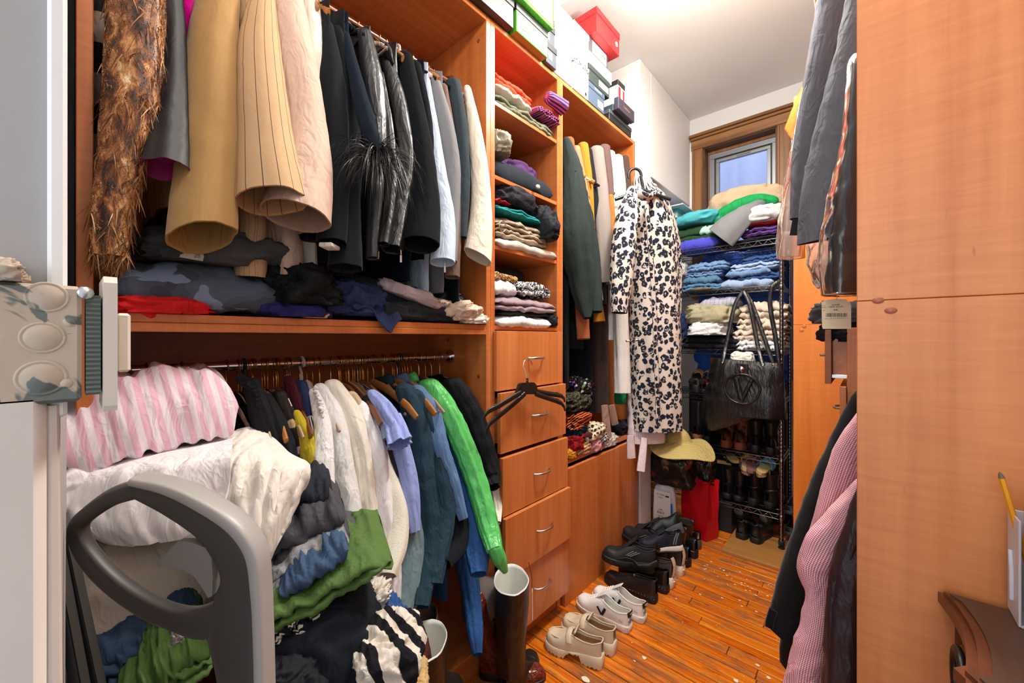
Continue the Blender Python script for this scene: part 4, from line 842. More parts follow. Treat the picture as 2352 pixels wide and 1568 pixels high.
Nw('sweater', 'sweater', 'fluffy white sweater left of the leopard coat', WKN, [[(1418, 362, 12), (1425, 440, 13), (1430, 540, 11)]], hem=None, sd=99, short='fluffy sweater', hk='beige', X0=-1.21, X1=-1.16)
Nw('dress', 'dress', 'white lace dress with a scalloped hem between the brown and leopard garments', LACE, [[(1418, 500, 12), (1424, 640, 15), (1428, 780, 17), (1430, 902, 18)]], hem=None, sd=100, short='lace dress', hk='plastic', X0=-1.16, X1=-1.11, skw=dict(fold=.25))
Nw('cardigan', 'cardigan', 'brown cardigan on the black hanger at the end of the rod', BRN, [[(1436, 362, 8), (1441, 430, 9), (1443, 520, 9)]], hem=None, sd=101, short='brown cardigan', hk='black', X0=-1.2, X1=-1.17)
t = thing('tie_belt', 'pair of dusty beige fabric ties hanging over the ledge of scarves', 'belt', onX(1395, 1000, -1.13))
for a in ([(1388, 930), (1392, 965), (1397, 1004)], [(1404, 930), (1408, 955), (1413, 975)]):
    MB().tube([onX(px, py, -1.13) for px, py in a], [.02, .023, .022], 8, flat=.2, ref=RIGHT).build('tie_end', BEI, t)

# ---- leopard coat, hung from the end of the narrow unit
LEO = fabric('leopard_fur', '#dad0c5', 'leopard', .9, '#1b2130', 1.0, bump=.5, mott=.06)
leo = thing('leopard_coat', 'long black and cream leopard print coat hung on the unit end, facing the room', 'coat', onX(1500, 980, -1.02))
kw = dict(fold=.06, wr=.03, n=50, m=56)
sleeve(leo, [(1478, 428, 24), (1486, 462, 44), (1497, 560, 55), (1503, 700, 58), (1504, 850, 60), (1505, 985, 61)], -1.03, -1.02, LEO, SATIN_LIN, name='coat_body', thick=.62, seed=5, **kw)
sleeve(leo, [(1452, 438, 12), (1440, 500, 25), (1431, 580, 27), (1425, 660, 24), (1422, 718, 18)], -1.0, -1.0, LEO, SATIN_LIN, thick=.8, seed=6, fold=.06, wr=.06)
sleeve(leo, [(1522, 462, 14), (1538, 540, 21), (1546, 620, 19), (1548, 720, 17)], -1.02, -1.02, LEO, SATIN_LIN, thick=.8, seed=7, fold=.06, wr=.06)
S = cr([tuple(onX(*p)) for p in ((1462, 430, -.99), (1474, 448, -.955), (1492, 452, -.955), (1502, 440, -.98), (1494, 424, -1.03), (1476, 420, -1.04))], 30); MB().tube([Vector(s) for s in S], .028, 10, flat=.6, ref=(0, 0, 1)).build('collar', LEO, leo)
SE = [tuple(onX(px, py, -.93)) for px, py in ((1484, 470), (1493, 560), (1502, 700), (1508, 850), (1512, 978))]
MB().tube([Vector(s) for s in cr(SE, 40)], .014, 8, flat=.35, ref=RIGHT).build('front_edge', LEO, leo)
for px, py in ((1452, 780),): MB().tube([onX(px - 14, py + 3, -.9), onX(px + 18, py, -.9)], .006, 8, flat=.4, ref=UP).build('pocket_welt', LEO, leo)
t = thing('coat_hanger', 'black hanger with a thick hook holding the leopard coat', 'hanger', onX(1460, 400, -1.06)); p = onX(1458, 404, -1.05)
b = MB(); b.tube([p + UP * (.045 * math.sin(a)) + RIGHT * (.04 * math.cos(a)) for a in np.linspace(R(-20), R(200), 14)] , .009, 8); b.build('hook', BLACKP, t)
b = MB(); b.tube([p + RIGHT * .035 - UP * .0, p + RIGHT * .05 - UP * .06, p + RIGHT * .05 - UP * .09], .009, 8); b.tube([p + RIGHT * .05 - UP * .085 + RIGHT * (q * .17) - UP * (abs(q) * .06) for q in (-1, -.5, 0, .5, 1)], .011, 8); b.build('arms', BLACKP, t)
PINKW = fabric('white_pink_eyelet', '#efe3e8', 'mesh', .8, '#cdb9c4', .6)
sk = thing('slip_skirt', 'white eyelet skirt hem and tie ends showing under the leopard coat', 'skirt', onX(1485, 1075, -1.05))
sleeve(sk, [(1485, 900, 44), (1484, 960, 45), (1484, 1014, 46)], -1.07, -1.07, PINKW, name='skirt', thick=.5, seed=8, fold=.2)
for a in ([(1448, 1000), (1449, 1030), (1450, 1052)], [(1480, 1005), (1476, 1045), (1472, 1082)]):
    MB().tube([onX(px, py, -1.04) for px, py in a], [.022, .026, .028], 8, flat=.2, ref=RIGHT).build('tie_end', PINKW, sk)
# ================================================================ lettering
INK = plain('black_ink', '#1a1a1c', .6); INKW = plain('white_ink', '#eeeeec', .5); GOLD = plain('gold_print', '#b98a52', .4, .3)
def text(body, p, right, up, size, mat, parent, name='lettering', off=.0008, shear=0.0, align='CENTER'):
    cu = bpy.data.curves.new(name, 'FONT'); cu.body = body; cu.size = size; cu.align_x = align; cu.align_y = 'CENTER'; cu.shear = shear; cu.extrude = .0002; cu.resolution_u = 2
    tmp = bpy.data.objects.new('tmp_text', cu); me = bpy.data.meshes.new_from_object(tmp); bpy.data.objects.remove(tmp)
    r = Vector(right).normalized(); u = Vector(up).normalized(); n = r.cross(u); p = Vector(p) + n * off
    me.transform(Matrix(((r.x, u.x, n.x, p.x), (r.y, u.y, n.y, p.y), (r.z, u.z, n.z, p.z), (0, 0, 0, 1))))
    me.materials.append(mat); me.name = name; o = bpy.data.objects.new(name, me); COL.objects.link(o); o['kind'] = 'stuff'; return attach(o, parent)
def plate(p, right, up, w, h, mat, parent, name='paper_label', off=.0006):
    r = Vector(right).normalized(); u = Vector(up).normalized(); n = r.cross(u); c = Vector(p) + n * off
    b = MB(); b.ext([c + r * (sx * w / 2) + u * (sy * h / 2) for sx, sy in ((-1, -1), (1, -1), (1, 1), (-1, 1))], n * .0005); return b.build(name, mat, parent, smooth=False)
PAPER = plain('white_label_paper', '#f0efec', .7)

# ================================================================ shoe boxes on top of the wardrobe
YR = Vector((0, 1, 0))
def shoebox(label, x1, y0, y1, z0, h, body, lid, name='shoe_box', lidh=.03, dx=.30, lids=True):
    t = thing(name, label, 'box', (x1 - dx / 2, (y0 + y1) / 2, z0), 'boxes stacked on top of the wardrobe'); hb = h - (lidh * .55 if lids else 0)
    MB().bx(x1 - dx, x1, y0, y1, z0, z0 + hb, .0012).build('box_body', body, t, smooth=False)
    if lids: MB().bx(x1 - dx - .003, x1 + .003, y0 - .003, y1 + .003, z0 + h - lidh, z0 + h, .0012).build('box_lid', lid, t, smooth=False)
    return t
def card(n, c, r=.5): return plain('card_' + n, c, r)
BG = fabric('green_printed_card', '#4fae2a', 'plain', .45, co='Object', mott=.3); W1 = card('white', '#ececea'); W2 = card('grey_white', '#dcdcda'); BK = card('black', '#232527', .4); SL = card('slate', '#3a4450', .4)
Z0 = 2.685
BROWNU = card('olive_brown', '#9a7a2c')
bx1 = shoebox('black shoe box under the big green box at the wardrobe end', -1.12, .88, 1.262, Z0, .118, BK, BK)
bx2 = shoebox('small green shoe box with handwriting on its white and mint front', -1.118, 1.279, 1.502, Z0, .122, BG, BK)
fx = -1.1178; plate((fx, 1.3905, Z0 + .066), YR, UP, .216, .046, PAPER, bx2); plate((fx, 1.3905, Z0 + .024), YR, UP, .216, .038, card('mint', '#bfeab4'), bx2)
text('Sweetdelman', (fx + .001, 1.35, Z0 + .030), YR, UP, .024, INK, bx2, shear=.35)
MB().bx(-1.41, -1.12, 1.281, 1.500, Z0 - .0001, Z0 + .001, 0).build('box_base', BROWNU, bx2, smooth=False)
bx3 = shoebox('big green box with a white front lying across the two lower boxes', -1.09, 1.12, 1.512, Z0 + .125, .20, BG, BK, dx=.4)
plate((-1.0897, 1.33, Z0 + .215), YR, UP, .34, .15, PAPER, bx3)
b1 = shoebox('grey black shoe box with a white sticker beside the handwritten green box', -1.135, 1.515, 1.600, Z0, .10, SL, BK)
plate((-1.1345, 1.545, Z0 + .04), YR, UP, .03, .035, PAPER, b1)
b2 = shoebox('grey black shoe box lying on the other grey black one', -1.145, 1.512, 1.598, Z0 + .105, .10, SL, BK); plate((-1.1445, 1.54, Z0 + .145), YR, UP, .026, .04, PAPER, b2)
z = Z0
for k, (h, nm) in enumerate(((.085, 'lowest'), (.085, 'second from below'), (.085, 'third from below'), (.105, 'topmost'))):
    q = shoebox('white shoe box, %s in the plain white column' % nm, -1.15 - .004 * (k % 2), 1.606, 1.762, z, h, W1, W1); z += h + .001
    if k < 3: plate((-1.1497 - .004 * (k % 2), 1.71, z - .055), YR, UP, .010, .03, W2, q)
shoebox('white box lying over the plain white column with a brown underside', -1.11, 1.53, 1.66, z + .001, .10, W1, W1, lids=False)
z = Z0
COLS = ((.080, W1, W1, 'white shoe box printed with a name, lowest beside the white column'), (.088, card('mint2', '#c8e6ae'), fabric('speckled_lid', '#d8d8d4', 'animal', .6, '#3c3d3e', 2.2, co='Object'), 'pale green and white shoe box with a speckled lid'), (.085, W1, W2, 'white shoe box resting on the speckled lid'), (.100, W1, W1, 'white shoe box topmost of the speckled lid column'))
for k, (h, bm, lm, lb) in enumerate(COLS):
    q = shoebox(lb, -1.148 + .004 * (k % 2), 1.770, 1.918, z, h, bm, lm); fxx = -1.1475 + .004 * (k % 2)
    if k == 0:
        text('VLACTION', (fxx, 1.84, z + .045), YR, UP, .014, card('grey_ink', '#8b8b88'), q); MB().lathe([(0, .001), (.009, .001), (.010, 0)], (fxx + .0002, 1.895, z + .022), (1, 0, 0), 16).build('finger_hole', plain('dark_hole', '#2c1c14', .9), q)
    if k == 1: plate((fxx, 1.85, z + .035), YR, UP, .10, .05, PAPER, q); text('39', (fxx + .0012, 1.82, z + .04), YR, UP, .012, INK, q)
    if k == 2: plate((fxx, 1.88, z + .03), YR, UP, .012, .02, W2, q)
    z += h + .001
z = Z0
q = shoebox('slate blue shoe box with white lettering at the foot of the red box stack', -1.15, 1.925, 2.105, z, .115, card('slate_blue', '#46586a', .45), card('slate_blue', '#46586a', .45)); text('THEIR LANDER', (-1.1467, 2.03, z + .10), YR, UP, .012, INKW, q); plate((-1.1497, 2.06, z + .035), YR, UP, .06, .04, PAPER, q); z += .116
q = shoebox('black shoe box with a bar code sticker above the slate blue one', -1.145, 1.925, 2.16, z, .095, card('green_black', '#2f3a37', .45), card('green_black', '#2f3a37', .45)); plate((-1.1447, 2.09, z + .035), YR, UP, .11, .035, PAPER, q)
b = MB(); [b.box((-1.1436, 2.105 + .004 * k, z + .032), (.0006, .0018 if k % 3 else .003, .02), None, 0) for k in range(9)]; o = b.build('bar_code', INK, q, smooth=False); o['kind'] = 'stuff'; z += .096
q = shoebox('white printed shoe box with scattered numbers under the dark one', -1.145, 1.925, 2.19, z, .070, W1, W1, lids=False)
for k, sym in enumerate(('12', 'R', '12', 'R')): text(sym, (-1.1447, 1.955 + k * .062, z + .035), YR, UP, .018, card('grey_ink2', '#555555'), q)
z += .071
q = shoebox('charcoal shoe box with a white end just below the red one', -1.15, 1.93, 2.15, z, .085, card('charcoal', '#55565a', .5), W1, lids=False); plate((-1.1497, 2.05, z + .045), YR, UP, .16, .07, PAPER, q); text('TB', (-1.1482, 2.10, z + .045), YR, UP, .03, INK, q); z += .086
RED = card('red', '#c32a2c', .45); q = shoebox('big red shoe box topmost of its stack near the ceiling', -1.10, 1.93, 2.20, z, .135, RED, RED, lidh=.035, dx=.36); MB().lathe([(0, .001), (.014, .001), (.0145, 0)], (-1.0995, 2.165, z + .055), (1, 0, 0), 18).build('round_sticker', PAPER, q)
q = shoebox('red and white shoe box turned sideways behind the red stack', -1.13, 2.24, 2.33, Z0 + .105, .16, W1, BK, dx=.28); plate((-1.1297, 2.262, Z0 + .19), YR, UP, .03, .075, RED, q); plate((-1.1297, 2.315, Z0 + .165), YR, UP, .02, .12, RED, q)
shoebox('grey box under the sideways red and white one', -1.14, 2.20, 2.42, Z0 + .062, .042, SL, SL, lids=False); 
q = shoebox('black shoe box, the lowest at the far end of the wardrobe top', -1.15, 2.17, 2.47, Z0, .060, BK, card('lid_grey', '#4b4f52', .4), lidh=.022)
q = shoebox('dark plum box with copper lettering at the far end of the wardrobe top', -1.105, 2.20, 2.42, Z0 + .105, .072, card('plum', '#3b3644', .45), card('plum', '#3b3644', .45), lids=False, dx=.03); q.location.z -= .043; text('LORELLA', (-1.1045, 2.31, Z0 + .098), YR, UP, .022, GOLD, q)

# ================================================================ helper for cloth lumps placed by where they lie
def heapo(name, cat, label, c, ex, ey, hx, hy, hz, mat, seed, group=None, **kw):
    c = Vector(c); t = MB(); heap(t, c, ex, ey, hx, hy, hz, seed, **kw); o = t.build(name, mat)
    return tag(o, label, cat, group)
def slabo(name, cat, label, o, ew, ed, W, D, H, L, mat, seed, group=None, **kw):
    b = MB(); slab(b, o, ew, ed, W, D, H, L, seed, **kw); return tag(b.build(name, mat), label, cat, group)
YV = Vector((0, 1, 0)); XM = Vector((-1, 0, 0))
# ---- cubbies of the drawer tower (shelf tops 2.360, 2.048, 1.752, 1.412)
G = 'folded clothes in the drawer tower'
def cub(name, cat, label, z0, y0, y1, H, L, mat, sd, xf=-1.155, D=.33, **kw): return slabo(name, cat, label, (xf, (y0 + y1) / 2, z0), YV, XM, y1 - y0, D, H, L, mat, sd, G, **kw)
OLIVE = fabric('olive_cotton', '#6d7058', 'plain', .8); CORAL = fabric('coral_red_jersey', '#f0502f', 'plain', .75, mott=.05); STRN = fabric('navy_pink_stripe', '#232a5c', 'stripe', .8, '#d05a86', 60)
cub('trousers', 'trousers', 'folded olive trousers lying at the bottom of the top cubby', 2.360, 1.192, 1.615, .062, 2, OLIVE, 1, sag=.004)
cub('shirt', 'shirt', 'folded cream shirt between the olive trousers and the coral one', 2.425, 1.192, 1.44, .030, 1, CRM2, 2)
cub('t_shirt', 'shirt', 'bright coral red shirt folded on top in the top cubby', 2.456, 1.20, 1.46, .065, 2, CORAL, 3, xf=-1.17)
cub('scarf', 'scarf', 'navy scarf with pink and white stripes folded beside the coral shirt', 2.424, 1.45, 1.632, .050, 3, STRN, 4, xf=-1.13)
b = MB(); ctube(b, [(-1.13, 1.53, 2.515, .028, .03), (-1.13, 1.59, 2.52, .03, .032), (-1.125, 1.65, 2.517, .034, .034)], n=16, m=26, seed=4, fold=.2, e1=UP, lift=.06); tag(b.build('rolled_top', STRN), 'striped navy and magenta top rolled up at the right of the top cubby', 'top', G)
WAF = fabric('navy_waffle_knit', '#2a333f', 'knit', .9, sc=1.6); SHEEN = fabric('taupe_satin', '#8a8672', 'plain', .35, spec=.5); PURP = fabric('purple_jersey', '#4a2a5c', 'plain', .8)
cub('cardigan', 'cardigan', 'navy waffle knit cardigan with a pearly button rolled in the second cubby', 2.048, 1.192, 1.615, .105, 1, WAF, 6, puff=1.3, wrk=.12)
MB().lathe([(0, .004), (.008, .004), (.011, .0), (.0115, -.003)], onX(1236, 428, -1.135), (.9, -.3, .3), 18).build('pearl_button', plain('pearl', '#d9cfc0', .2), bpy.data.objects['cardigan.004'] if 'cardigan.004' in bpy.data.objects else None)
heapo('blouse', 'blouse', 'shiny taupe satin blouse crumpled behind the waffle knit', (-1.24, 1.245, 2.20), YV, XM, .055, .10, .06, SHEEN, 7, G)
heapo('top', 'top', 'purple jersey top tucked behind the waffle knit', (-1.33, 1.46, 2.165), YV, XM, .14, .10, .055, PURP, 8, G)
FLC = fabric('cream_fleece', '#ded3c2', 'fleece', .95); TPN = fabric('taupe_trousers', '#a3927c', 'plain', .8); TEA = fabric('teal_jersey', '#12898c', 'plain', .7); BLK3 = fabric('soft_black_jersey', '#1d1f26', 'plain', .8)
cub('fleece', 'fleece', 'cream fleece folded at the bottom of the third cubby', 1.752, 1.192, 1.63, .048, 1, FLC, 9, xf=-1.14)
cub('trousers', 'trousers', 'taupe trousers folded in layers above the cream fleece', 1.800, 1.195, 1.56, .105, 4, TPN, 10, wrk=.4)
cub('top', 'top', 'teal top folded on the taupe trousers', 1.905, 1.19, 1.52, .040, 2, TEA, 11, xf=-1.145)
cub('top', 'top', 'thin red top showing above the teal one', 1.945, 1.19, 1.30, .012, 1, RED2 if 'RED2' in globals() else fabric('red_jersey', '#cc2026', 'plain', .8), 12)
heapo('sweatshirt', 'sweatshirt', 'black sweatshirt crumpled in the third cubby', (-1.26, 1.37, 1.985), YV, XM, .15, .11, .05, BLK3, 13, G)
heapo('t_shirt', 'shirt', 'black shirt slipping down at the right of the third cubby', (-1.23, 1.54, 1.90), YV, XM, .055, .12, .085, BLK3, 14, G)
b = MB(); b.tube([Vector((-1.135, 1.21, 1.83)) + Vector((0, .02 * math.cos(a), .022 * math.sin(a))) for a in np.linspace(0, 5.6, 22)], .0022, 7); tag(b.build('hanger_hook', SILV), 'loose silver hanger hook poking out over the cream fleece', 'hook')
WFT = fabric('white_tee', '#ecebea', 'plain', .8, mott=.03); MAUV = fabric('mauve_jersey', '#97838a', 'plain', .8); BWP = fabric('black_white_print', '#e9e9e8', 'animal', .7, '#16181d', 1.4); LEO2 = fabric('tan_leopard', '#c99a5c', 'leopard', .7, '#1d1410', 1.8)
cub('jeans', 'jeans', 'white jeans folded at the bottom of the fourth cubby', 1.412, 1.20, 1.57, .052, 1, WFT, 15, xf=-1.135, puff=1.2)
cub('t_shirt', 'shirt', 'black shirt between the white jeans and the mauve sweater', 1.462, 1.22, 1.61, .022, 1, BLK3, 16)
cub('sweater', 'sweater', 'mauve sweater folded above the white jeans', 1.482, 1.192, 1.625, .065, 2, MAUV, 17, xf=-1.14, puff=1.2)
cub('t_shirt', 'shirt', 'white shirt rolled at the left of the fourth cubby', 1.552, 1.19, 1.335, .065, 1, WFT, 18)
cub('blouse', 'blouse', 'black and white animal print blouse in the fourth cubby', 1.560, 1.36, 1.60, .072, 2, BWP, 19, xf=-1.16, wrk=.5)
cub('blouse', 'blouse', 'tan leopard print blouse at the back left of the fourth cubby', 1.615, 1.19, 1.36, .035, 1, LEO2, 20, xf=-1.17)
heapo('sweatshirt', 'sweatshirt', 'dark sweatshirt heaped at the back of the fourth cubby', (-1.36, 1.36, 1.655), YV, XM, .15, .10, .04, BLK3, 21, G)
heapo('sock_ball', 'socks', 'black ball of socks at the right front of the fourth cubby', (-1.18, 1.60, 1.445), YV, XM, .03, .04, .032, BLK3, 22, G)

# ---- heap along the long shelf under the jackets (top 1.414)
G = 'clothes heaped along the long shelf'
GT = fabric('grey_melange', '#4b4c50', 'heather', .9); CAM = fabric('navy_camo', '#4a5870', 'camo', .9, '#7f97bd', .9, crease=.2); NVJ = fabric('navy_jersey', '#28345a', 'plain', .8); INDG = fabric('indigo_jersey', '#2b2a6b', 'plain', .8); MSH = fabric('black_mesh', '#11141a', 'mesh', .7, '#050608', .9); LIL = fabric('lilac_grey_jersey', '#b7a7ac', 'plain', .75); PCH = fabric('peach_satin', '#dcc2ac', 'plain', .5); REDJ = fabric('red_cotton', '#d81f24', 'plain', .75); MUST = fabric('pale_yellow_cotton', '#cfae77', 'plain', .8)
def ln(y0, y1): return (y0 + y1) / 2
b = MB(); slab(b, (-1.165, .225, 1.437), YV, XM, .33, .30, .105, 1, 3, puff=1.5, wrk=.20, n=30, m=26); tag(b.build('sweatpants', CAM), 'navy camouflage sweatpants in a fat fold at the left end of the long shelf', 'trousers', G)
gt = heapo('sweatshirt', 'sweatshirt', 'grey melange sweatshirt with a white size tag on the camouflage pants', (-1.26, .262, 1.575), YV, XM, .145, .10, .045, GT, 5, G, wr=.34, fine=.5)
p = onX(443, 596, -1.165); n3 = Vector((.85, -.2, .45)).normalized(); rr = Vector((.15, .95, -.18)); rr = (rr - n3 * rr.dot(n3)).normalized(); uu = n3.cross(rr); pl = plate(p, rr, uu, .042, .022, PAPER, gt, 'size_tag', .016); text('XL', p + rr * .009, -uu, rr, .014, card('grey_ink', '#8b8b88'), gt, off=.0176)
b = MB(); sheet(b, lambda u, v: (-1.30 + v * .158 - max(0, v - .93) * .3, .045 + u * .125 + .006 * math.sin(v * 9), 1.428 + .010 * math.sin(u * 13 + v * 4) + .006 * N3(u * 7, v * 5, 1) - (max(0, v - .86) * .30) * max(0, 1 - u * 1.15)), 30, 24, .004, su=.13, sv=.2)
heap(b, (-1.20, .13, 1.428), YV, XM, .09, .06, .018, 3, wr=.35); tag(b.build('cloth', REDJ), 'red cotton cloth drooping over the shelf edge under the camouflage pants', 'cloth', G)
heapo('tank_top', 'top', 'indigo jersey top lying flat left of the navy sweatshirt', (-1.21, .42, 1.435), YV, XM, .085, .06, .022, INDG, 9, G, wr=.3)
heapo('mesh_top', 'top', 'black mesh top bunched against the camouflage pants', (-1.22, .445, 1.495), YV, XM, .085, .09, .055, MSH, 10, G, wr=.38, fine=.5)
heapo('sock_pair', 'socks', 'pale yellow socks by the navy sweatshirt', (-1.165, .462, 1.424), YV, XM, .034, .014, .010, MUST, 11, G)
b = MB(); heap(b, (-1.245, .60, 1.470), YV, XM, .10, .09, .055, 12, wr=.35); sheet(b, lambda u, v: (-1.22 + v * .085, .545 + u * .15 + v * .03, 1.462 + .012 * math.sin(u * 9) + .012 * N3(u * 4, v * 4, 3) - max(0, v - .62) * (.045 + .20 * max(0, 1 - abs(u - .75) * 2.4))), 26, 22, .005, su=.15, sv=.15); tag(b.build('sweatshirt', NVJ), 'navy jersey sweatshirt with a corner hanging over the shelf edge', 'sweatshirt', G)
heapo('trousers', 'trousers', 'black trousers sprawled behind the navy sweatshirt', (-1.30, .72, 1.49), Vector((.25, 1, -.12)), XM, .20, .09, .050, BLK3, 13, G, wr=.35)
heapo('trousers', 'trousers', 'faded black trousers at the shelf edge under the lilac top', (-1.205, .84, 1.447), YV, XM, .155, .055, .034, fabric('faded_black', '#232629', 'plain', .8), 14, G, wr=.35)
heapo('t_shirt', 'shirt', 'lilac grey top thrown across the black trousers', (-1.22, .815, 1.502), Vector((.05, 1, -.30)), XM, .125, .065, .026, LIL, 15, G, wr=.3, ez=Vector((.1, .28, 1)).normalized())
heapo('bag_strap_pouch', 'pouch', 'shiny black pouch with straps at the right end of the long shelf', (-1.31, 1.01, 1.485), YV, XM, .085, .08, .05, LEA, 16, G, wr=.38, fine=.6)
heapo('camisole', 'top', 'peach satin slip top crumpled at the right end of the long shelf', (-1.20, 1.005, 1.452), YV, XM, .075, .06, .035, PCH, 17, G, wr=.5, fine=.7)
heapo('ribbon', 'ribbon', 'cream frilly ribbon at the very right of the long shelf edge', (-1.165, 1.075, 1.430), YV, XM, .045, .022, .017, CRM2, 18, G, wr=.6, fine=.8)

# ---- scarves on the ledge of the narrow unit (top .724)
G = 'scarves heaped on the ledge'
def led(name, label, px, py, X, hx, hy, hz, mat, sd, cat='scarf', **kw):
    p = onX(px, py, X); kw.setdefault('wr', .4); return heapo(name, cat, label, p, YV, XM, hx, hy, hz, mat, sd, G, **kw)
SC1 = fabric('black_rose_print', '#17141a', 'floral', .8, '#b88a96', 1.4); SC2 = fabric('olive_tweed', '#5c5a44', 'animal', .9, '#14150f', 2.6); SC3 = fabric('orange_black_dash', '#1e1512', 'vstripe', .8, '#d8622a', 70); SC4 = fabric('cream_dotted_scarf', '#d9cfb0', 'dots', .6, '#3a2a22', .9); SC5 = fabric('red_knit_scarf', '#a81722', 'knit', .9); SC6 = fabric('pink_wool', '#c98f92', 'plain', .8); SC7 = fabric('striped_blanket', '#dcc6a8', 'vstripe', .85, '#a9762f', 55); SC8 = fabric('checked_cotton', '#e6e4e0', 'gingham', .8, '#16161a', 60)
led('scarf', 'black scarf printed with roses at the back left of the ledge', 1318, 892, -1.30, .09, .08, .055, SC1, 1)
led('scarf', 'olive and black tweed scarf under the rose printed one', 1312, 925, -1.22, .085, .07, .045, SC2, 2)
led('scarf', 'scarf with orange and black dashes at the left of the ledge', 1318, 965, -1.20, .085, .06, .04, SC3, 3)
led('scarf', 'dark blue scarf between the dashed and dotted ones', 1318, 985, -1.19, .06, .05, .03, fabric('deep_blue', '#16203a', 'plain', .8), 4)
led('scarf', 'cream scarf with dark dots and a brown oval in the middle of the ledge', 1358, 990, -1.175, .095, .05, .045, SC4, 5, wr=.3)
MB().lathe([(0, .003), (.020, .002), (.034, 0)], onX(1350, 998, -1.128), (.9, -.35, .35), 20, sx=1, sy=.45).build('brown_oval', plain('brown_print', '#43201c', .5), bpy.data.objects['scarf.005'])
led('scarf', 'red and green knit scarf at the front left of the ledge', 1318, 1018, -1.165, .05, .035, .042, SC5, 6)
led('scarf', 'cream and gold striped scarf at the front of the ledge', 1338, 1030, -1.16, .055, .025, .028, SC7, 7)
led('scarf', 'mustard yellow scarf at the ledge corner', 1311, 1042, -1.155, .03, .022, .022, fabric('mustard_scarf', '#d99a2c', 'plain', .8), 8)
led('scarf', 'dusty pink scarf curled at the front of the ledge', 1362, 1024, -1.16, .048, .03, .036, SC6, 9)
led('scarf', 'white scarf with a checked end behind the pink one', 1380, 1000, -1.18, .055, .04, .045, SC8, 10)
led('scarf', 'pale grey scarf at the right of the heap on the ledge', 1395, 1012, -1.17, .07, .035, .032, fabric('pale_grey_scarf', '#c9c2be', 'plain', .8), 11)
led('cap', 'dark folded cloth in the corner of the ledge by the lace dress', 1425, 985, -1.22, .07, .05, .045, BLK3, 12, 'cloth')
led('cap', 'green cloth hanging behind the lace dress', 1425, 915, -1.2, .035, .03, .045, fabric('bright_green_cotton', '#0f7a4a', 'plain', .8), 13, 'cloth', wr=.2)
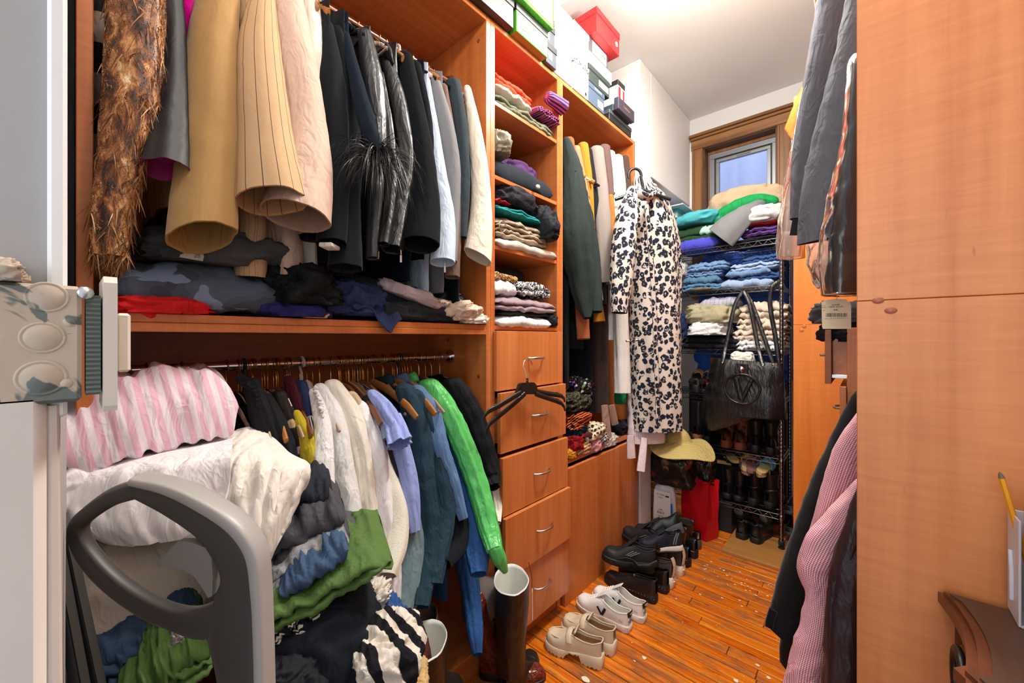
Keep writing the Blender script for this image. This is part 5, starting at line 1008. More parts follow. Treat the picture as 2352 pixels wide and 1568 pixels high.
# ================================================================ shoes
def sm(a): a = max(0, min(1, a)); return a * a * (3 - 2 * a)
def foot_w(s, W, pt):
    P = [(0, .30), (.02, .46), (.07, .60), (.16, .685), (.38, .67), (.55, .85), (.70, 1.0), (.82, .94), (.92, .70 * pt), (.975, .42 * pt), (1, .16 * pt)]
    for (a, x), (b, y) in zip(P, P[1:]):
        if s <= b: return W * (x + (y - x) * (s - a) / (b - a))
    return W * .16
def shoe(name, label, heel, toe, mu, ms, ml, z=0, L=None, W=.044, plat=.022, hl=.034, arch=0, lug=0, col=.052, ins=.066, toeh=.036, so=.50, shaft=0, grp=None, pitch=0, roll=0, pt=1.0, welt=.003, cat='shoe', tongue=0, laces=0, slant=0, rx=.054, mu2=None):
    """heel/toe: points on the ground; built along +x with the toe forward"""
    heel, toe = Vector(heel), Vector(toe); d = toe - heel; L = L or d.length; ang = math.atan2(d.y, d.x)
    t = thing(name, label, cat, (0, 0, 0), grp); LOCALS.add(t.name); NI, NO = 36, 8
    def zt(s): return plat + (hl - plat) * sm(1.15 - s / .52)
    def zb(s):
        a = arch * sm((s - .33) / .05) * sm((.62 - s) / .10); return a + (lug if lug and int(s * 46) % 2 else 0)
    S = [0, .006, .02] + [.02 + .98 * (i / NI) ** 1 for i in range(1, NI)] + [.99, 1.0]
    # sole
    b = MB(); rows = []
    for lv in range(4):
        row = []
        for k in range(2):
            for s in (S if k == 0 else S[::-1]):
                w = foot_w(s, W, pt) + (welt if lv in (1, 2) else welt * .4); zz = zb(s) if lv == 0 else (zb(s) + .25 * (zt(s) - zb(s)) if lv == 1 else (zt(s) * .92 if lv == 2 else zt(s)))
                row.append(Vector((s * L + (welt if s > .5 else -welt) * (1 if lv in (1, 2) else .4) - (slant * zz if s < .3 else 0), (w if k == 0 else -w) + .012 * (s - .3) ** 2, zz)))
        rows.append(row)
    b.grid(rows, cv=True); n2 = len(S)
    for r_, fl in ((rows[0], False), (rows[3], True)): b.grid([[r_[i], r_[2 * n2 - 1 - i]] for i in range(n2)], flip=fl)
    b.build('sole', ms, t, sharp=50)
    # upper
    b = MB(); li = MB(); rows = []
    def edge(s): return ins + (col * .82 - ins) * sm((so - s) / (so * .55)) + (col * .22) * sm((.16 - s) / .16)
    def dome(s):
        u = (s - so) / (1 - so); return ins + (toeh - ins) * sm(u / .62) if u < .8 else toeh * (1 - .72 * ((u - .8) / .2) ** 2)
    for s in S:
        opened = (s < so) and not shaft; PE = R(44 + 24 * sm((s - so * .72) / (so * .28))) if opened else R(68); e = edge(s) if s < so else dome(s); w = foot_w(s, W, pt); c0 = .012 * (s - .3) ** 2; row = []; hv = e / (math.sin(PE) ** .8 if opened else 1)
        if not opened and s < so: hv = ins
        elif s >= so: hv = e
        for j in range(NO + 1):
            ph = PE * j / NO; row.append(Vector((s * L - (slant * zt(s) if s < .3 else 0), c0 + w * max(0.0, math.cos(ph)) ** .62 * (1 if j else 1), zt(s) + hv * math.sin(ph) ** .8)))
        mid = []
        ye = row[-1].y - c0; ze = row[-1].z
        for j in range(1, 12):
            u = j / 12
            if opened:
                if u < .25: y, zz = ye * (.93 - .04 * u), ze - (ze - zt(s) - .008) * (u / .25)
                elif u > .75: y, zz = -ye * (.93 - .04 * (1 - u)), ze - (ze - zt(s) - .008) * ((1 - u) / .25)
                else: y, zz = ye * .88 * (1 - (u - .25) * 4), zt(s) + .007
                x = max(s * L, .008)
            else:
                ph = PE + (math.pi - 2 * PE) * u; y = w * math.copysign(abs(math.cos(ph)) ** .62, math.cos(ph)); zz = zt(s) + hv * math.sin(ph) ** .8; x = s * L
            mid.append(Vector((x, c0 + y, zz)))
        right = [Vector((p.x, 2 * c0 - p.y, p.z)) for p in row[::-1]]
        rows.append(row + mid + right)
    nin = [i for i, s in enumerate(S) if s < so]
    b.grid(rows, uv=lambda i, j: (j * .006, S[i] * L), flip=False); o = b.build('upper', mu, t)
    if not shaft:
        k = len(nin); li.grid([[p + Vector((0, 0, .0012)) for p in r_[NO + 1:NO + 12]] for r_ in rows[:k]]); li.build('lining', ml, t)
        er = [r_[NO] for r_ in rows[:k]][::-1] + [r_[NO + 12] for r_ in rows[:k]]; MB().tube(er, .0028, 6).build('collar_edge', mu, t)
    else:
        b = MB(); z0 = zt(.2) + .012; ct = [(.098, 0, z0, rx * 1.12, .040), (.086, 0, z0 + .045, rx * .98, .038), (.078, 0, z0 + .09, rx * .92, .038), (.076, 0, (z0 + .09 + shaft) / 2 if shaft > .2 else z0 + .095, rx * .97, .041), (.074, 0, shaft, rx, .044)]
        lm = MB(); ctube(b, ct, n=22, m=26, seed=len(label), e1=Vector((1, 0, 0)), top=False, wr=.06, fold=.05, lining=lm, lift=.08); b.build('shaft', mu2 or mu, t); lm.build('lining', ml, t)
    if tongue:
        MB().tube([(so * L + .02, 0, zt(so) + ins * .92), (so * L - .005, 0, zt(so) + ins + tongue * .5), (so * L - .022, 0, zt(so) + ins + tongue)], [.024, .024, .020], 10, flat=.16, ref=(0, 1, 0)).build('tongue', mu, t)
    if laces:
        lb = MB()
        for k in range(laces):
            s = so + .03 + k * .045; zz = zt(s) + dome(s) + .002; lb.tube([(s * L, -.020, zz - .006), (s * L + .006, 0, zz + .002), (s * L + .004, .020, zz - .006)], .0026, 6)
        lb.tube([(so * L, 0, zt(so) + ins + .004), (so * L - .02, .02, zt(so) + ins - .0), (so * L - .012, .032, zt(so) + ins - .02)], .0022, 6); o = lb.build('laces', plain('white_laces', '#f2f2f0', .8) if mu.name.startswith('white') else BLACKR, t); o['kind'] = 'stuff'
    t.location = (heel.x, heel.y, z); t.rotation_euler = (roll, -pitch, ang)
    return t
def gz(px, py, z=0.0): return onZ(px, py, z)
def local(t, p):  # point in a shoe's own frame -> world
    return t.matrix_world @ Vector(p)
BEIGE = plain('beige_loafer_leather', '#d5c6ac', .45); BEIGES = plain('beige_rubber_sole', '#dccfb4', .6); TANL = plain('tan_shoe_lining', '#a07c56', .7); WHT = plain('white_leather', '#ececea', .45); OFFS = plain('off_white_sole', '#dcd6cc', .6); PALE = plain('pale_lining', '#dcdccf', .75); GUM = plain('gum_sole', '#8a4a2c', .6)
BSH = plain('black_shoe_leather', '#151517', .3, spec=.6); BSM = plain('black_matte_upper', '#1b1c1f', .6); BSO = plain('black_shoe_sole', '#131314', .55); CRMS = plain('cream_sneaker_sole', '#e2d5bd', .55); SNK = fabric('snake_brown', '#7d4a2c', 'snake', .45, '#24140d', co='Object'); DKL = plain('dark_shoe_lining', '#2a2420', .8)
SG = 'shoes lined up along the wardrobe'
for k, (h, q, lb) in enumerate((((1384, 1531), (1257, 1476), 'nearest beige loafer with a chunky lugged sole, toe to the wardrobe'), ((1412, 1501), (1295, 1440), 'second beige loafer, right behind the nearest one'))):
    t = shoe('loafer', lb, gz(*h), gz(*q), BEIGE, BEIGES, TANL, plat=.036, hl=.052, arch=.026, lug=.007, col=.054, ins=.062, toeh=.036, so=.54, grp=SG, welt=.004, W=.047)
    L = .25; b = MB(); b.tube([(.135, -.040, .072), (.140, -.030, .096), (.143, 0, .104), (.140, .030, .096), (.135, .040, .072)], .013, 8, flat=.22, ref=(1, 0, 0)); b.build('saddle_strap', BEIGE, t)
    MB().tube([(.116, -.024, .108), (.112, 0, .122), (.116, .024, .108)], .015, 8, flat=.25, ref=(-.5, 0, 1)).build('tongue_flap', BEIGE, t)
    MB().tube([(.16, .036, .075), (.20, .034, .072), (.235, .020, .066), (.243, 0, .064), (.235, -.018, .066), (.20, -.032, .072), (.16, -.034, .075)], .002, 6).build('apron_seam', BEIGES, t)
for k, (h, q, lb) in enumerate((((1447, 1450), (1330, 1384), 'white sneaker with a black V on its side, nearer of the two'), ((1481, 1428), (1366, 1366), 'white sneaker with a black heel tab, the farther of the two'))):
    t = shoe('sneaker', lb, gz(*h), gz(*q), WHT, OFFS, PALE, plat=.024, hl=.032, col=.056, ins=.074, toeh=.036, so=.52, grp=SG, tongue=.026, laces=5, W=.047, welt=.004); t.rotation_euler.x = 0
    b = MB(); b.tube([(.0, -.021, .083), (-.004, -.010, .085), (-.005, 0, .086), (-.004, .010, .085), (.0, .021, .083)], .013, 8, flat=.15, ref=(0, 0, 1)); b.build('heel_tab', BSM, t)
    text('VEJA', (-.0066, 0, .087), (0, -1, 0), (0, 0, 1), .013, INKW, t)
    for y0, sg in ((.041, 1), (-.041, -1)):
        vb = MB(); vb.tube([(.150, y0 * 1.0, .066), (.128, y0 * .97, .036)], .0062, 8, flat=.25, ref=(1, 0, 0)); vb.tube([(.110, y0 * .88, .070), (.126, y0 * .96, .036)], .0062, 8, flat=.25, ref=(1, 0, 0)); vb.build('side_mark', BSM, t)
    text('V-12', (.030, .0325, .048), (-1, 0, 0), (0, 0, 1), .009, INK, t)
    MB().tube([(x, foot_w(x / .26, .047, 1) * (1 if k2 == 0 else -1) * 1.02, .006) for k2 in range(1) for x in np.linspace(.005, .22, 12)], .004, 6).build('gum_outsole', GUM, t)
STUD = plain('pewter_stud', '#8f8a82', .3, .9)
for h, q, lb in (((1508, 1384), (1392, 1330), 'black ankle shoe with studs along its sole under the chunky black sneaker'), ((1534, 1362), (1425, 1306), 'second black studded shoe, partly under the far chunky sneaker')):
    t = shoe('ankle_shoe', lb, gz(*h), gz(*q), BSH, BSO, DKL, plat=.026, hl=.040, arch=.02, col=.075, ins=.062, toeh=.036, so=.45, grp=SG)
    for k in range(9): MB().lathe([(0, .0018), (.0016, .001), (.002, 0)], (.0 + .016 * k, .031 + .001 * k, .030), (0, 1, .2), 8).build('stud', STUD, t)
def chunky(lb, h, q, z, **k):
    t = shoe('chunky_sneaker', lb, gz(*h, z), gz(*q, z), BSM, BSO, DKL, z=z, plat=.034, hl=.056, col=.070, ins=.082, toeh=.038, so=.46, grp=SG, tongue=.045, laces=4, W=.050, welt=.006, **k)
    for sy in (1, -1):
        MB().tube([(-.012, sy * .020, .062), (.03, sy * .046, .040), (.085, sy * .043, .026), (.115, sy * .042, .052), (.15, sy * .047, .055), (.20, sy * .050, .038)], [.020, .020, .014, .008, .008, .005], 10, flat=.45, ref=(0, 0, 1)).build('wave_sole', BSO, t)
        for m_ in range(3): MB().tube([(.155 - .012 * m_, sy * .040, .066), (.115 - .016 * m_, sy * .036, .098)], .0024, 6).build('side_rib', plain('grey_piping', '#77777a', .5), t)
    MB().tube([(-.004, -.024, .118), (-.012, 0, .128), (-.004, .024, .118)], .010, 8).build('heel_collar', BSH, t); MB().tube([(.012, 0, .116), (-.006, 0, .148), (.004, 0, .158)], .016, 8, flat=.3, ref=(0, 1, 0)).build('heel_pull', SNK, t); return t
chunky('chunky black sneaker with a wavy sole on top of the studded shoes, nearer one', (1502, 1312), (1384, 1290), .085, pitch=.10); chunky('chunky black sneaker with a wavy sole, the farther of the pair', (1530, 1284), (1432, 1236), .088, pitch=.08)
for h, q, lb in (((1546, 1350), (1470, 1310), 'cream soled sock sneaker beside the studded shoes'), ((1568, 1322), (1490, 1282), 'cream soled sock sneaker in front of the black ankle boots')):
    t = shoe('sock_sneaker', lb, gz(*h), gz(*q), fabric('brown_marl_knit', '#4b403c', 'heather', .9, co='Object'), CRMS, DKL, L=.25, plat=.036, hl=.060, col=.085, ins=.075, toeh=.036, so=.48, grp=SG, welt=.006, W=.046)
    MB().tube([(-.004, 0, .07), (-.01, 0, .12), (-.002, 0, .15), (.006, 0, .162)], .014, 8, flat=.4, ref=(0, 1, 0)).build('heel_pull', plain('beige_pull_tab', '#c7ac94', .6), t); MB().tube([(.01, -.036, .035), (-.008, 0, .036), (.01, .036, .035)], .004, 6).build('sole_groove_rib', CRMS, t)
for h, q, z, lb in (((1566, 1262), (1500, 1258), .150, 'navy and black sneaker with a white midsole lying on the cream soled pair'), ((1552, 1240), (1488, 1226), .135, 'dark sneaker with grey stripes leaning behind the white midsole one')):
    t = shoe('runner', lb, gz(*h, z), gz(*q, z), fabric('navy_runner', '#1e2330', 'heather', .6, co='Object'), OFFS, DKL, z=z, L=.24, plat=.026, hl=.036, col=.070, ins=.070, toeh=.036, so=.47, grp=SG, tongue=.02, pitch=-.05)
    MB().tube([(x, foot_w(x / .24, .044, 1) + .004, .005) for x in np.linspace(.005, .2, 10)], .005, 6).build('outsole', BSO, t)
    for sy in (1, -1):
        for m_ in range(2): MB().tube([(.04 + .012 * m_, sy * .031, .045), (.03 + .012 * m_, sy * .028, .080), (.018 + .01 * m_, sy * .022, .105)], .0035, 6).build('stripe', plain('grey_stripe', '#6f737b', .6), t)
for h, q, lb in (((1584, 1302), (1520, 1268), 'black ankle boot with a brown stitched welt, nearer one'), ((1600, 1282), (1538, 1250), 'black ankle boot with a brown stitched welt, farther one')):
    t = shoe('ankle_boot', lb, gz(*h), gz(*q), BSH, BSO, DKL, L=.24, plat=.028, hl=.046, arch=.02, ins=.07, toeh=.038, so=.30, shaft=.20, grp=SG, cat='boot', rx=.048)
    MB().tube([(x, foot_w(max(.02, x / .24), .044, 1) + .004, .046 - .10 * max(0, x - .02)) for x in np.linspace(.0, .12, 8)], .003, 6).build('welt', GUM, t); MB().tube([(.026, 0, .195), (.020, 0, .225), (.03, 0, .222)], .008, 6, flat=.3).build('pull_loop', BSH, t)
t = shoe('platform_loafer', 'black platform loafer tipped on its side against the mailer', gz(1572, 1236, .16), gz(1492, 1226, .16), BSH, plain('grey_platform_sole', '#4a4a4c', .6), TANL, z=.20, L=.25, plat=.03, hl=.055, arch=.022, so=.5, grp=SG, pitch=-.35, roll=.25)
shoe('platform_loafer', 'black platform loafer standing beside the ankle boots near the red bag', gz(1606, 1262), gz(1560, 1232), BSH, plain('grey_platform_sole', '#4a4a4c', .6), TANL, L=.24, plat=.03, hl=.055, arch=.022, so=.5, grp=SG)

# ---- tall boots in front of the wardrobe
def tall_boot(label, top, r1, r2, mat, lin, lean=(0, 0), ftdir=(-.7, .7), e1=RIGHT, foot=True, seed=1, z0=.10, lipmat=None):
    top = Vector(top); base = Vector((top.x + lean[0], top.y + lean[1], 0)); t = thing('riding_boot', label, 'boot', base, 'tall boots by the wardrobe')
    b, l = MB(), MB(); ctube(b, [(base.x, base.y, z0, .055, .050), (base.x * .7 + top.x * .3, base.y * .7 + top.y * .3, .20, r1 * .80, r2 * .72), (base.x * .35 + top.x * .65, base.y * .35 + top.y * .65, .33, r1 * .97, r2 * .95), (top.x, top.y, top.z, r1, r2)], n=26, m=32, fold=.04, wr=.04, seed=seed, e1=e1, top=False, lining=l, lift=.22)
    b.build('shaft', mat, t); l.build('lining', lin, t)
    if foot:
        d = Vector((ftdir[0], ftdir[1], 0)).normalized(); h = base - d * .05
        f = shoe('boot_foot', '', h, h + d * .26, mat, BSO, DKL, plat=.014, hl=.03, arch=.012, ins=.085, toeh=.034, so=.40, shaft=.13, W=.042); f.name = 'foot'
        for k in ('label', 'category'):
            if k in f: del f[k]
        M = Matrix.Translation(f.location) @ Matrix.Rotation(f.rotation_euler.z, 4, 'Z')
        for c in list(f.children):
            c.data.transform(M); c.parent = None; c.matrix_parent_inverse = Matrix(); attach(c, t)
            c.name = {'upper': 'foot_upper', 'sole': 'sole', 'shaft': 'ankle', 'lining': 'ankle_lining'}.get(c.name.split('.')[0], c.name)
        bpy.data.objects.remove(f)
    return t
BTL = fabric('dark_boot_leather', '#1c1817', 'leather', .38, spec=.5, bump=.15); WLIN = plain('white_boot_lining', '#dfe0d8', .7); CROC = fabric('brown_croc', '#7a2f1a', 'croc', .3, '#3a130a', spec=.6)
t = tall_boot('black riding boot with a hanging paper tag, standing by the drawers', onX(1174, 1330, -1.0), .066, .098, BTL, WLIN, ftdir=(-.2, .9), seed=3)
b = MB(); p = onX(1222, 1380, -.96); b.ext([p, p + UP * -.055 + RIGHT * .002, p + UP * -.06 - FWD * .02, p + UP * .04 - FWD * .012, p + UP * .05], RIGHT * .0015); b.build('paper_tag', PAPER, t, smooth=False); MB().tube([onX(1214, 1292, -.97), onX(1221, 1320, -.965), p + UP * .045], .0012, 5).build('tag_string', INK, t)
tall_boot('black riding boot nearer the clothes heap, cream lining showing', onX(979, 1470, -.97), .062, .086, BTL, WLIN, ftdir=(-.4, .8), seed=4)
t = tall_boot('brown crocodile boot between the two black riding boots', onX(1072, 1372, -1.16), .050, .080, CROC, plain('taupe_boot_lining', '#6f625c', .7), lean=(.045, .10), ftdir=(.72, .55), seed=5)
tall_boot('brown crocodile boot leaning open behind the nearer black boot', onX(968, 1432, -1.10), .052, .10, CROC, plain('taupe_boot_lining', '#6f625c', .7), lean=(.03, .04), ftdir=(.5, .7), seed=6)

# ================================================================ rack
RY0, RY1, RX0, RX1 = 3.02, 3.40, -1.30, -.394
POLE = plain('rack_chrome', '#9a9a9e', .16, 1); rack = thing('wire_rack', 'chrome wire rack of six shelves before the window, crammed with clothes and shoes', 'shelving', ((RX0 + RX1) / 2, 3.2, .018))
pp = MB(); prof = [(0, .0), (.013, 0)]
for k in range(1, 78): z = k * .0255; prof += [(.0128, z - .003), (.0112, z), (.0128, z + .003)]
prof += [(.0128, 2.03), (0, 2.035)]; pp.lathe(prof, (0, 0, 0), None, 14); P0 = None
for x, y in ((RX1, RY0), (RX0, RY0), (RX1, RY1), (RX0, RY1)):
    if P0 is None: P0 = pp.build('post', POLE); o = P0
    else: o = P0.copy(); COL.objects.link(o)
    o.location = (x, y, .035); attach(o, rack)
F0 = None
for x, y in ((RX1, RY0), (RX0, RY0), (RX1, RY1), (RX0, RY1)):
    if F0 is None: F0 = MB().lathe([(0, 0), (.017, 0), (.019, .006), (.012, .018), (.017, .022), (.017, .05), (.013, .052)], (0, 0, .018), None, 14).build('foot', BLACKR); o = F0
    else: o = F0.copy(); COL.objects.link(o)
    o.location = (x, y, 0 if x > -1 else 0); attach(o, rack)
RZ = (2.0, 1.70, 1.28, .955, .585, .23)
def truss(b, p, q, n, hgt=.032, r=.0028):
    p, q = Vector(p), Vector(q); b.tube([p, q], r, 6); b.tube([p - UP * hgt, q - UP * hgt], r, 6)
    b.tube([p + (q - p) * (i / n) - UP * (hgt if i % 2 else 0) for i in range(n + 1)], r * .7, 5)
b = MB(); x0, x1 = RX0 + .012, RX1 - .012
truss(b, (x0, RY0, 0), (x1, RY0, 0), 30); truss(b, (x0, RY1, 0), (x1, RY1, 0), 30); truss(b, (RX0, RY0 + .01, 0), (RX0, RY1 - .01, 0), 12); truss(b, (RX1, RY0 + .01, 0), (RX1, RY1 - .01, 0), 12)
for i in range(36): x = x0 + (x1 - x0) * (i + .5) / 36; b.tube([(x, RY0, .002), (x, RY1, .002)], .0016, 5, cap=False)
for y in (3.11, 3.2, 3.3): b.tube([(x0, y, -.002), (x1, y, -.002)], .0024, 5)
S0 = None
for z in RZ:
    if S0 is None: S0 = b.build('wire_shelf', POLE); o = S0
    else: o = S0.copy(); COL.objects.link(o)
    o.location = (0, 0, z); o['kind'] = 'stuff'; attach(o, rack)
    for x in (RX1, RX0): c = MB().lathe([(.0135, 0), (.0165, .002), (.0165, .034), (.0135, .036)], (x, RY0, z - .034), None, 12).build('collar', POLE, rack)
PLY = wood('plywood_sheet', '#c8924e', '#9d6a34', 'X', .5, .8, .15)
tag(MB().bx(-.675, -.325, 2.752, 3.16, .001, .018, .001).build('plywood_board', PLY, smooth=False), 'sheet of plywood on the floor under the rack front', 'board')
def rp(px, py, Y=3.03): return onY(px, py, Y)
RG = 'clothes stacked on the wire rack'; XV = Vector((1, 0, 0))
def rk(name, cat, label, x0, x1, y0, y1, mat, sd, L=2, Y=3.015, D=.30, Z=None, **kw):
    a = onY(x0, y1, Y); c = onY(x1, y1, Y); top = onY((x0 + x1) / 2, y0, Y).z; zb = Z if Z is not None else (a.z + c.z) / 2
    kw.setdefault('wave', .012); return slabo(name, cat, label, ((a.x + c.x) / 2, Y, zb), XV, YV, (c.x - a.x), D, top - zb, L, mat, sd, RG, **kw)
DJ1 = fabric('rack_denim_mid', '#4d74a8', 'denim', .85, '#88a9cf'); DJ2 = fabric('rack_denim_light', '#7d9cc8', 'denim', .85, '#b3c7e2'); DJ3 = fabric('rack_denim_dark', '#24406f', 'denim', .85, '#41629a'); DJ4 = fabric('rack_denim_teal', '#2e587c', 'denim', .85, '#6b94b4')
# top shelf pile
VIO = fabric('violet_blue_knit', '#4a4ec0', 'plain', .85); DGR = fabric('dark_green_rib', '#2b4a2c', 'rib', .9, sc=1.4); TURQ = fabric('turquoise_terry', '#4fb0ba', 'fleece', .95); EMER = fabric('emerald_jersey', '#0d8f4a', 'plain', .7); BEF = fabric('beige_cashmere', '#c2a78a', 'fleece', .95); GRB = fabric('grey_rib_sleeve', '#8e9194', 'rib', .9, sc=2.2); LGR = fabric('pale_grey_jersey', '#c3c3c2', 'heather', .9); MINT = fabric('mint_cotton', '#a9d9c2', 'plain', .8); BPU = fabric('black_purple_stripe', '#1d1a20', 'vstripe', .85, '#6b3f9a', 14)
Zt = 2.005
rk('sweater', 'sweater', 'violet blue sweater at the left bottom of the top rack pile', 1546, 1650, 541, 570, VIO, 1, 1, Z=Zt)
rk('trousers', 'trousers', 'black trousers at the very bottom right of the top rack pile', 1630, 1790, 545, 560, BLK3, 2, 2, Z=Zt)
rk('sweater', 'sweater', 'dark green ribbed sweater above the violet blue one', 1541, 1652, 514, 552, DGR, 3, 2, Z=Zt + .055, Y=3.03)
rk('t_shirt', 'shirt', 'mint green shirt peeking out beside the dark green sweater', 1604, 1665, 512, 530, MINT, 4, 1, Z=Zt + .10, Y=3.02)
heapo('towel', 'towel', 'turquoise towel draped over the dark green sweater', rp(1605, 508, 3.14), XV, YV, .155, .13, .052, TURQ, 5, RG, wr=.18)
rk('sweater', 'sweater', 'black and purple striped sweater at the right of the top rack pile', 1700, 1798, 514, 548, BPU, 6, 2, Z=Zt + .03, Y=3.02)
rk('cardigan', 'cardigan', 'thin red cardigan above the purple striped sweater', 1718, 1798, 508, 518, REDJ, 7, 1, Z=Zt + .105, Y=3.03)
heapo('sweatshirt', 'sweatshirt', 'pale grey sweatshirt slumped at the right of the top rack pile', rp(1752, 500, 3.10), XV, YV, .135, .12, .062, LGR, 8, RG, wr=.2)
b = MB(); ctube(b, [tuple(rp(1775, 462, 3.12)) + (.035, .035), tuple(rp(1740, 462, 3.12)) + (.048, .055), tuple(rp(1690, 480, 3.13)) + (.058, .06), tuple(rp(1640, 507, 3.12)) + (.040, .05)], n=30, m=30, e1=Vector((.5, 0, .85)), seed=2, fold=.12, wr=.10); tag(b.build('scarf', EMER), 'emerald green jersey rolled across the top of the rack pile', 'scarf', RG)
heapo('blanket', 'blanket', 'beige fleece blanket heaped against the window on the rack', rp(1715, 465, 3.24), XV, YV, .235, .11, .095, BEF, 10, RG, wr=.16, fr=2.4)
b = MB(); ctube(b, [tuple(rp(1738, 470, 3.05)) + (.045, .04), tuple(rp(1705, 498, 3.0)) + (.075, .045), tuple(rp(1672, 527, 2.985)) + (.098, .05), tuple(rp(1655, 545, 2.985)) + (.105, .05)], n=24, m=34, e1=Vector((.55, 0, -.83)), seed=5, fold=.10, wr=.05, top=True); tag(b.build('sweater_sleeve', GRB), 'grey ribbed sweater laid with its cuffs over the front of the top rack shelf', 'sweater', RG)
# second shelf: folded jeans in two stacks
for k, (x0, x1, y0, y1, mt, lb, L) in enumerate(((1562, 1660, 647, 668, DJ4, 'dark teal jeans at the bottom of the left jeans stack', 2), (1566, 1652, 630, 650, DJ4, 'second folded jeans from the bottom of the left stack', 1), (1572, 1658, 618, 634, DJ1, 'third folded jeans from the bottom of the left stack', 2), (1576, 1672, 598, 620, DJ1, 'mid blue jeans on top of the left jeans stack', 2),
      (1650, 1776, 636, 662, DJ2, 'pale washed jeans at the bottom of the right jeans stack', 1), (1692, 1796, 622, 640, DJ3, 'deep blue jeans second in the right jeans stack', 2), (1664, 1770, 613, 632, DJ1, 'mid blue jeans third in the right jeans stack', 1), (1676, 1790, 598, 618, DJ2, 'light blue jeans high in the right jeans stack', 2), (1702, 1800, 582, 602, DJ3, 'dark jeans on top of the right jeans stack', 2))):
    rk('jeans', 'jeans', lb, x0, x1, y0, y1, mt, 20 + k, L, Y=3.02 + .006 * (k % 3), wrk=.4, Z=(1.705 if k in (0, 4) else None))
heapo('shorts', 'shorts', 'faded green shorts lying under the left jeans stack', rp(1610, 664, 3.01), XV, YV, .06, .03, .010, OLIVE, 3, RG)
heapo('sock_ball', 'socks', 'grey and white socks at the far left of the jeans shelf', rp(1568, 622, 3.1), XV, YV, .03, .05, .05, LGR, 4, RG)
# third shelf
KHK = fabric('khaki_linen', '#a8a181', 'heather', .85); CRP = fabric('cream_pants', '#ddcbb6', 'plain', .75); PLD = fabric('grey_window_check', '#bcbccb', 'plaid', .8, '#8f90a4', 38)
rk('trousers', 'trousers', 'black trousers spread at the left bottom of the third rack shelf', 1562, 1700, 768, 800, BLK3, 31, 2, Z=1.285)
heapo('shorts', 'shorts', 'white crumpled shorts above the black trousers', rp(1632, 757, 3.08), XV, YV, .12, .12, .052, WFT, 32, RG, wr=.32)
heapo('trousers', 'trousers', 'khaki linen trousers rolled in a loose knot on the third rack shelf', rp(1638, 725, 3.10), XV, YV, .155, .13, .075, KHK, 33, RG, wr=.32, fr=2.6)
rk('shirt', 'shirt', 'pale shirt with a grey window check on the khaki trousers', 1604, 1692, 681, 706, PLD, 34, 1, Y=3.03, D=.26)
heapo('sweatshirt', 'sweatshirt', 'navy sweatshirt at the far left of the third rack shelf', rp(1572, 752, 3.1), XV, YV, .045, .12, .11, NVJ, 35, RG)
for k, (x0, x1, y0, y1, lb, m_) in enumerate(((1690, 1800, 776, 803, 'white jeans at the right bottom of the third rack shelf', WFT), (1682, 1802, 752, 780, 'cream trousers above the white jeans', CRP), (1690, 1805, 724, 756, 'cream satin trousers in the middle of the right stack', CRP), (1696, 1808, 690, 728, 'cream gathered trousers topmost in the right stack', CRP))):
    rk('trousers', 'trousers', lb, x0, x1, y0, y1, m_, 40 + k, 2, Y=3.015, wrk=.75, Z=1.285 if k == 0 else None)
BLU = plain('blue_poly_sheet', '#1f63d6', .5); b = MB(); heap(b, (-.70, 3.50, 1.50), XV, YV, .33, .06, .50, 3, wr=.12, pw=.35, flat=-1.2); tag(b.build('storage_bag', BLU), 'big blue storage bag behind the wire rack', 'bag'); tag(MB().bx(-1.1, -.42, 3.45, 3.58, .001, 1.02, .02).build('backdrop', BSM, smooth=False), 'black suitcase added to darken the space behind the shoes of the wire rack', 'backdrop')  # black box added to keep the space behind the rack shoes dark
tag(MB().bx(-1.53, -1.18, 3.44, 3.60, 2.1, 2.42, .01).build('blue_box', BLU, smooth=False), 'blue plastic box under the soffit behind the leopard coat', 'box')
t = thing('game_box', 'pale board game box with a teal lid stacked under the soffit', 'box', (-1.25, 3.1, 2.2)); MB().bx(-1.5, -1.07, 3.10, 3.42, 2.285, 2.345, .002).build('box_body', card('pale_teal', '#bfd6d6'), t, smooth=False); MB().bx(-1.5, -1.06, 3.09, 3.42, 2.33, 2.352, .002).build('box_lid', card('teal', '#58b4ba'), t, smooth=False); text('BOGGLE', (-1.17, 3.0995, 2.31), XV, UP, .03, card('redprint', '#b8564c'), t); MB().bx(-1.48, -1.0, 3.02, 3.40, 2.352, 2.36, .001).build('lid_sheet', W2, t, smooth=False)
for k, (px, py) in enumerate(((1530, 520), (1540, 533))): tag(MB().lathe([(0, .012), (.05, .01), (.065, 0), (.05, -.012), (0, -.012)], rp(px, py, 3.16), (.15, -.85, .5), 20, sx=1.3).build('wooden_disc', WOODH), ('tan shoe form', 'lower tan shoe form')[k] + ' leaning behind the leopard coat', 'shoe form')
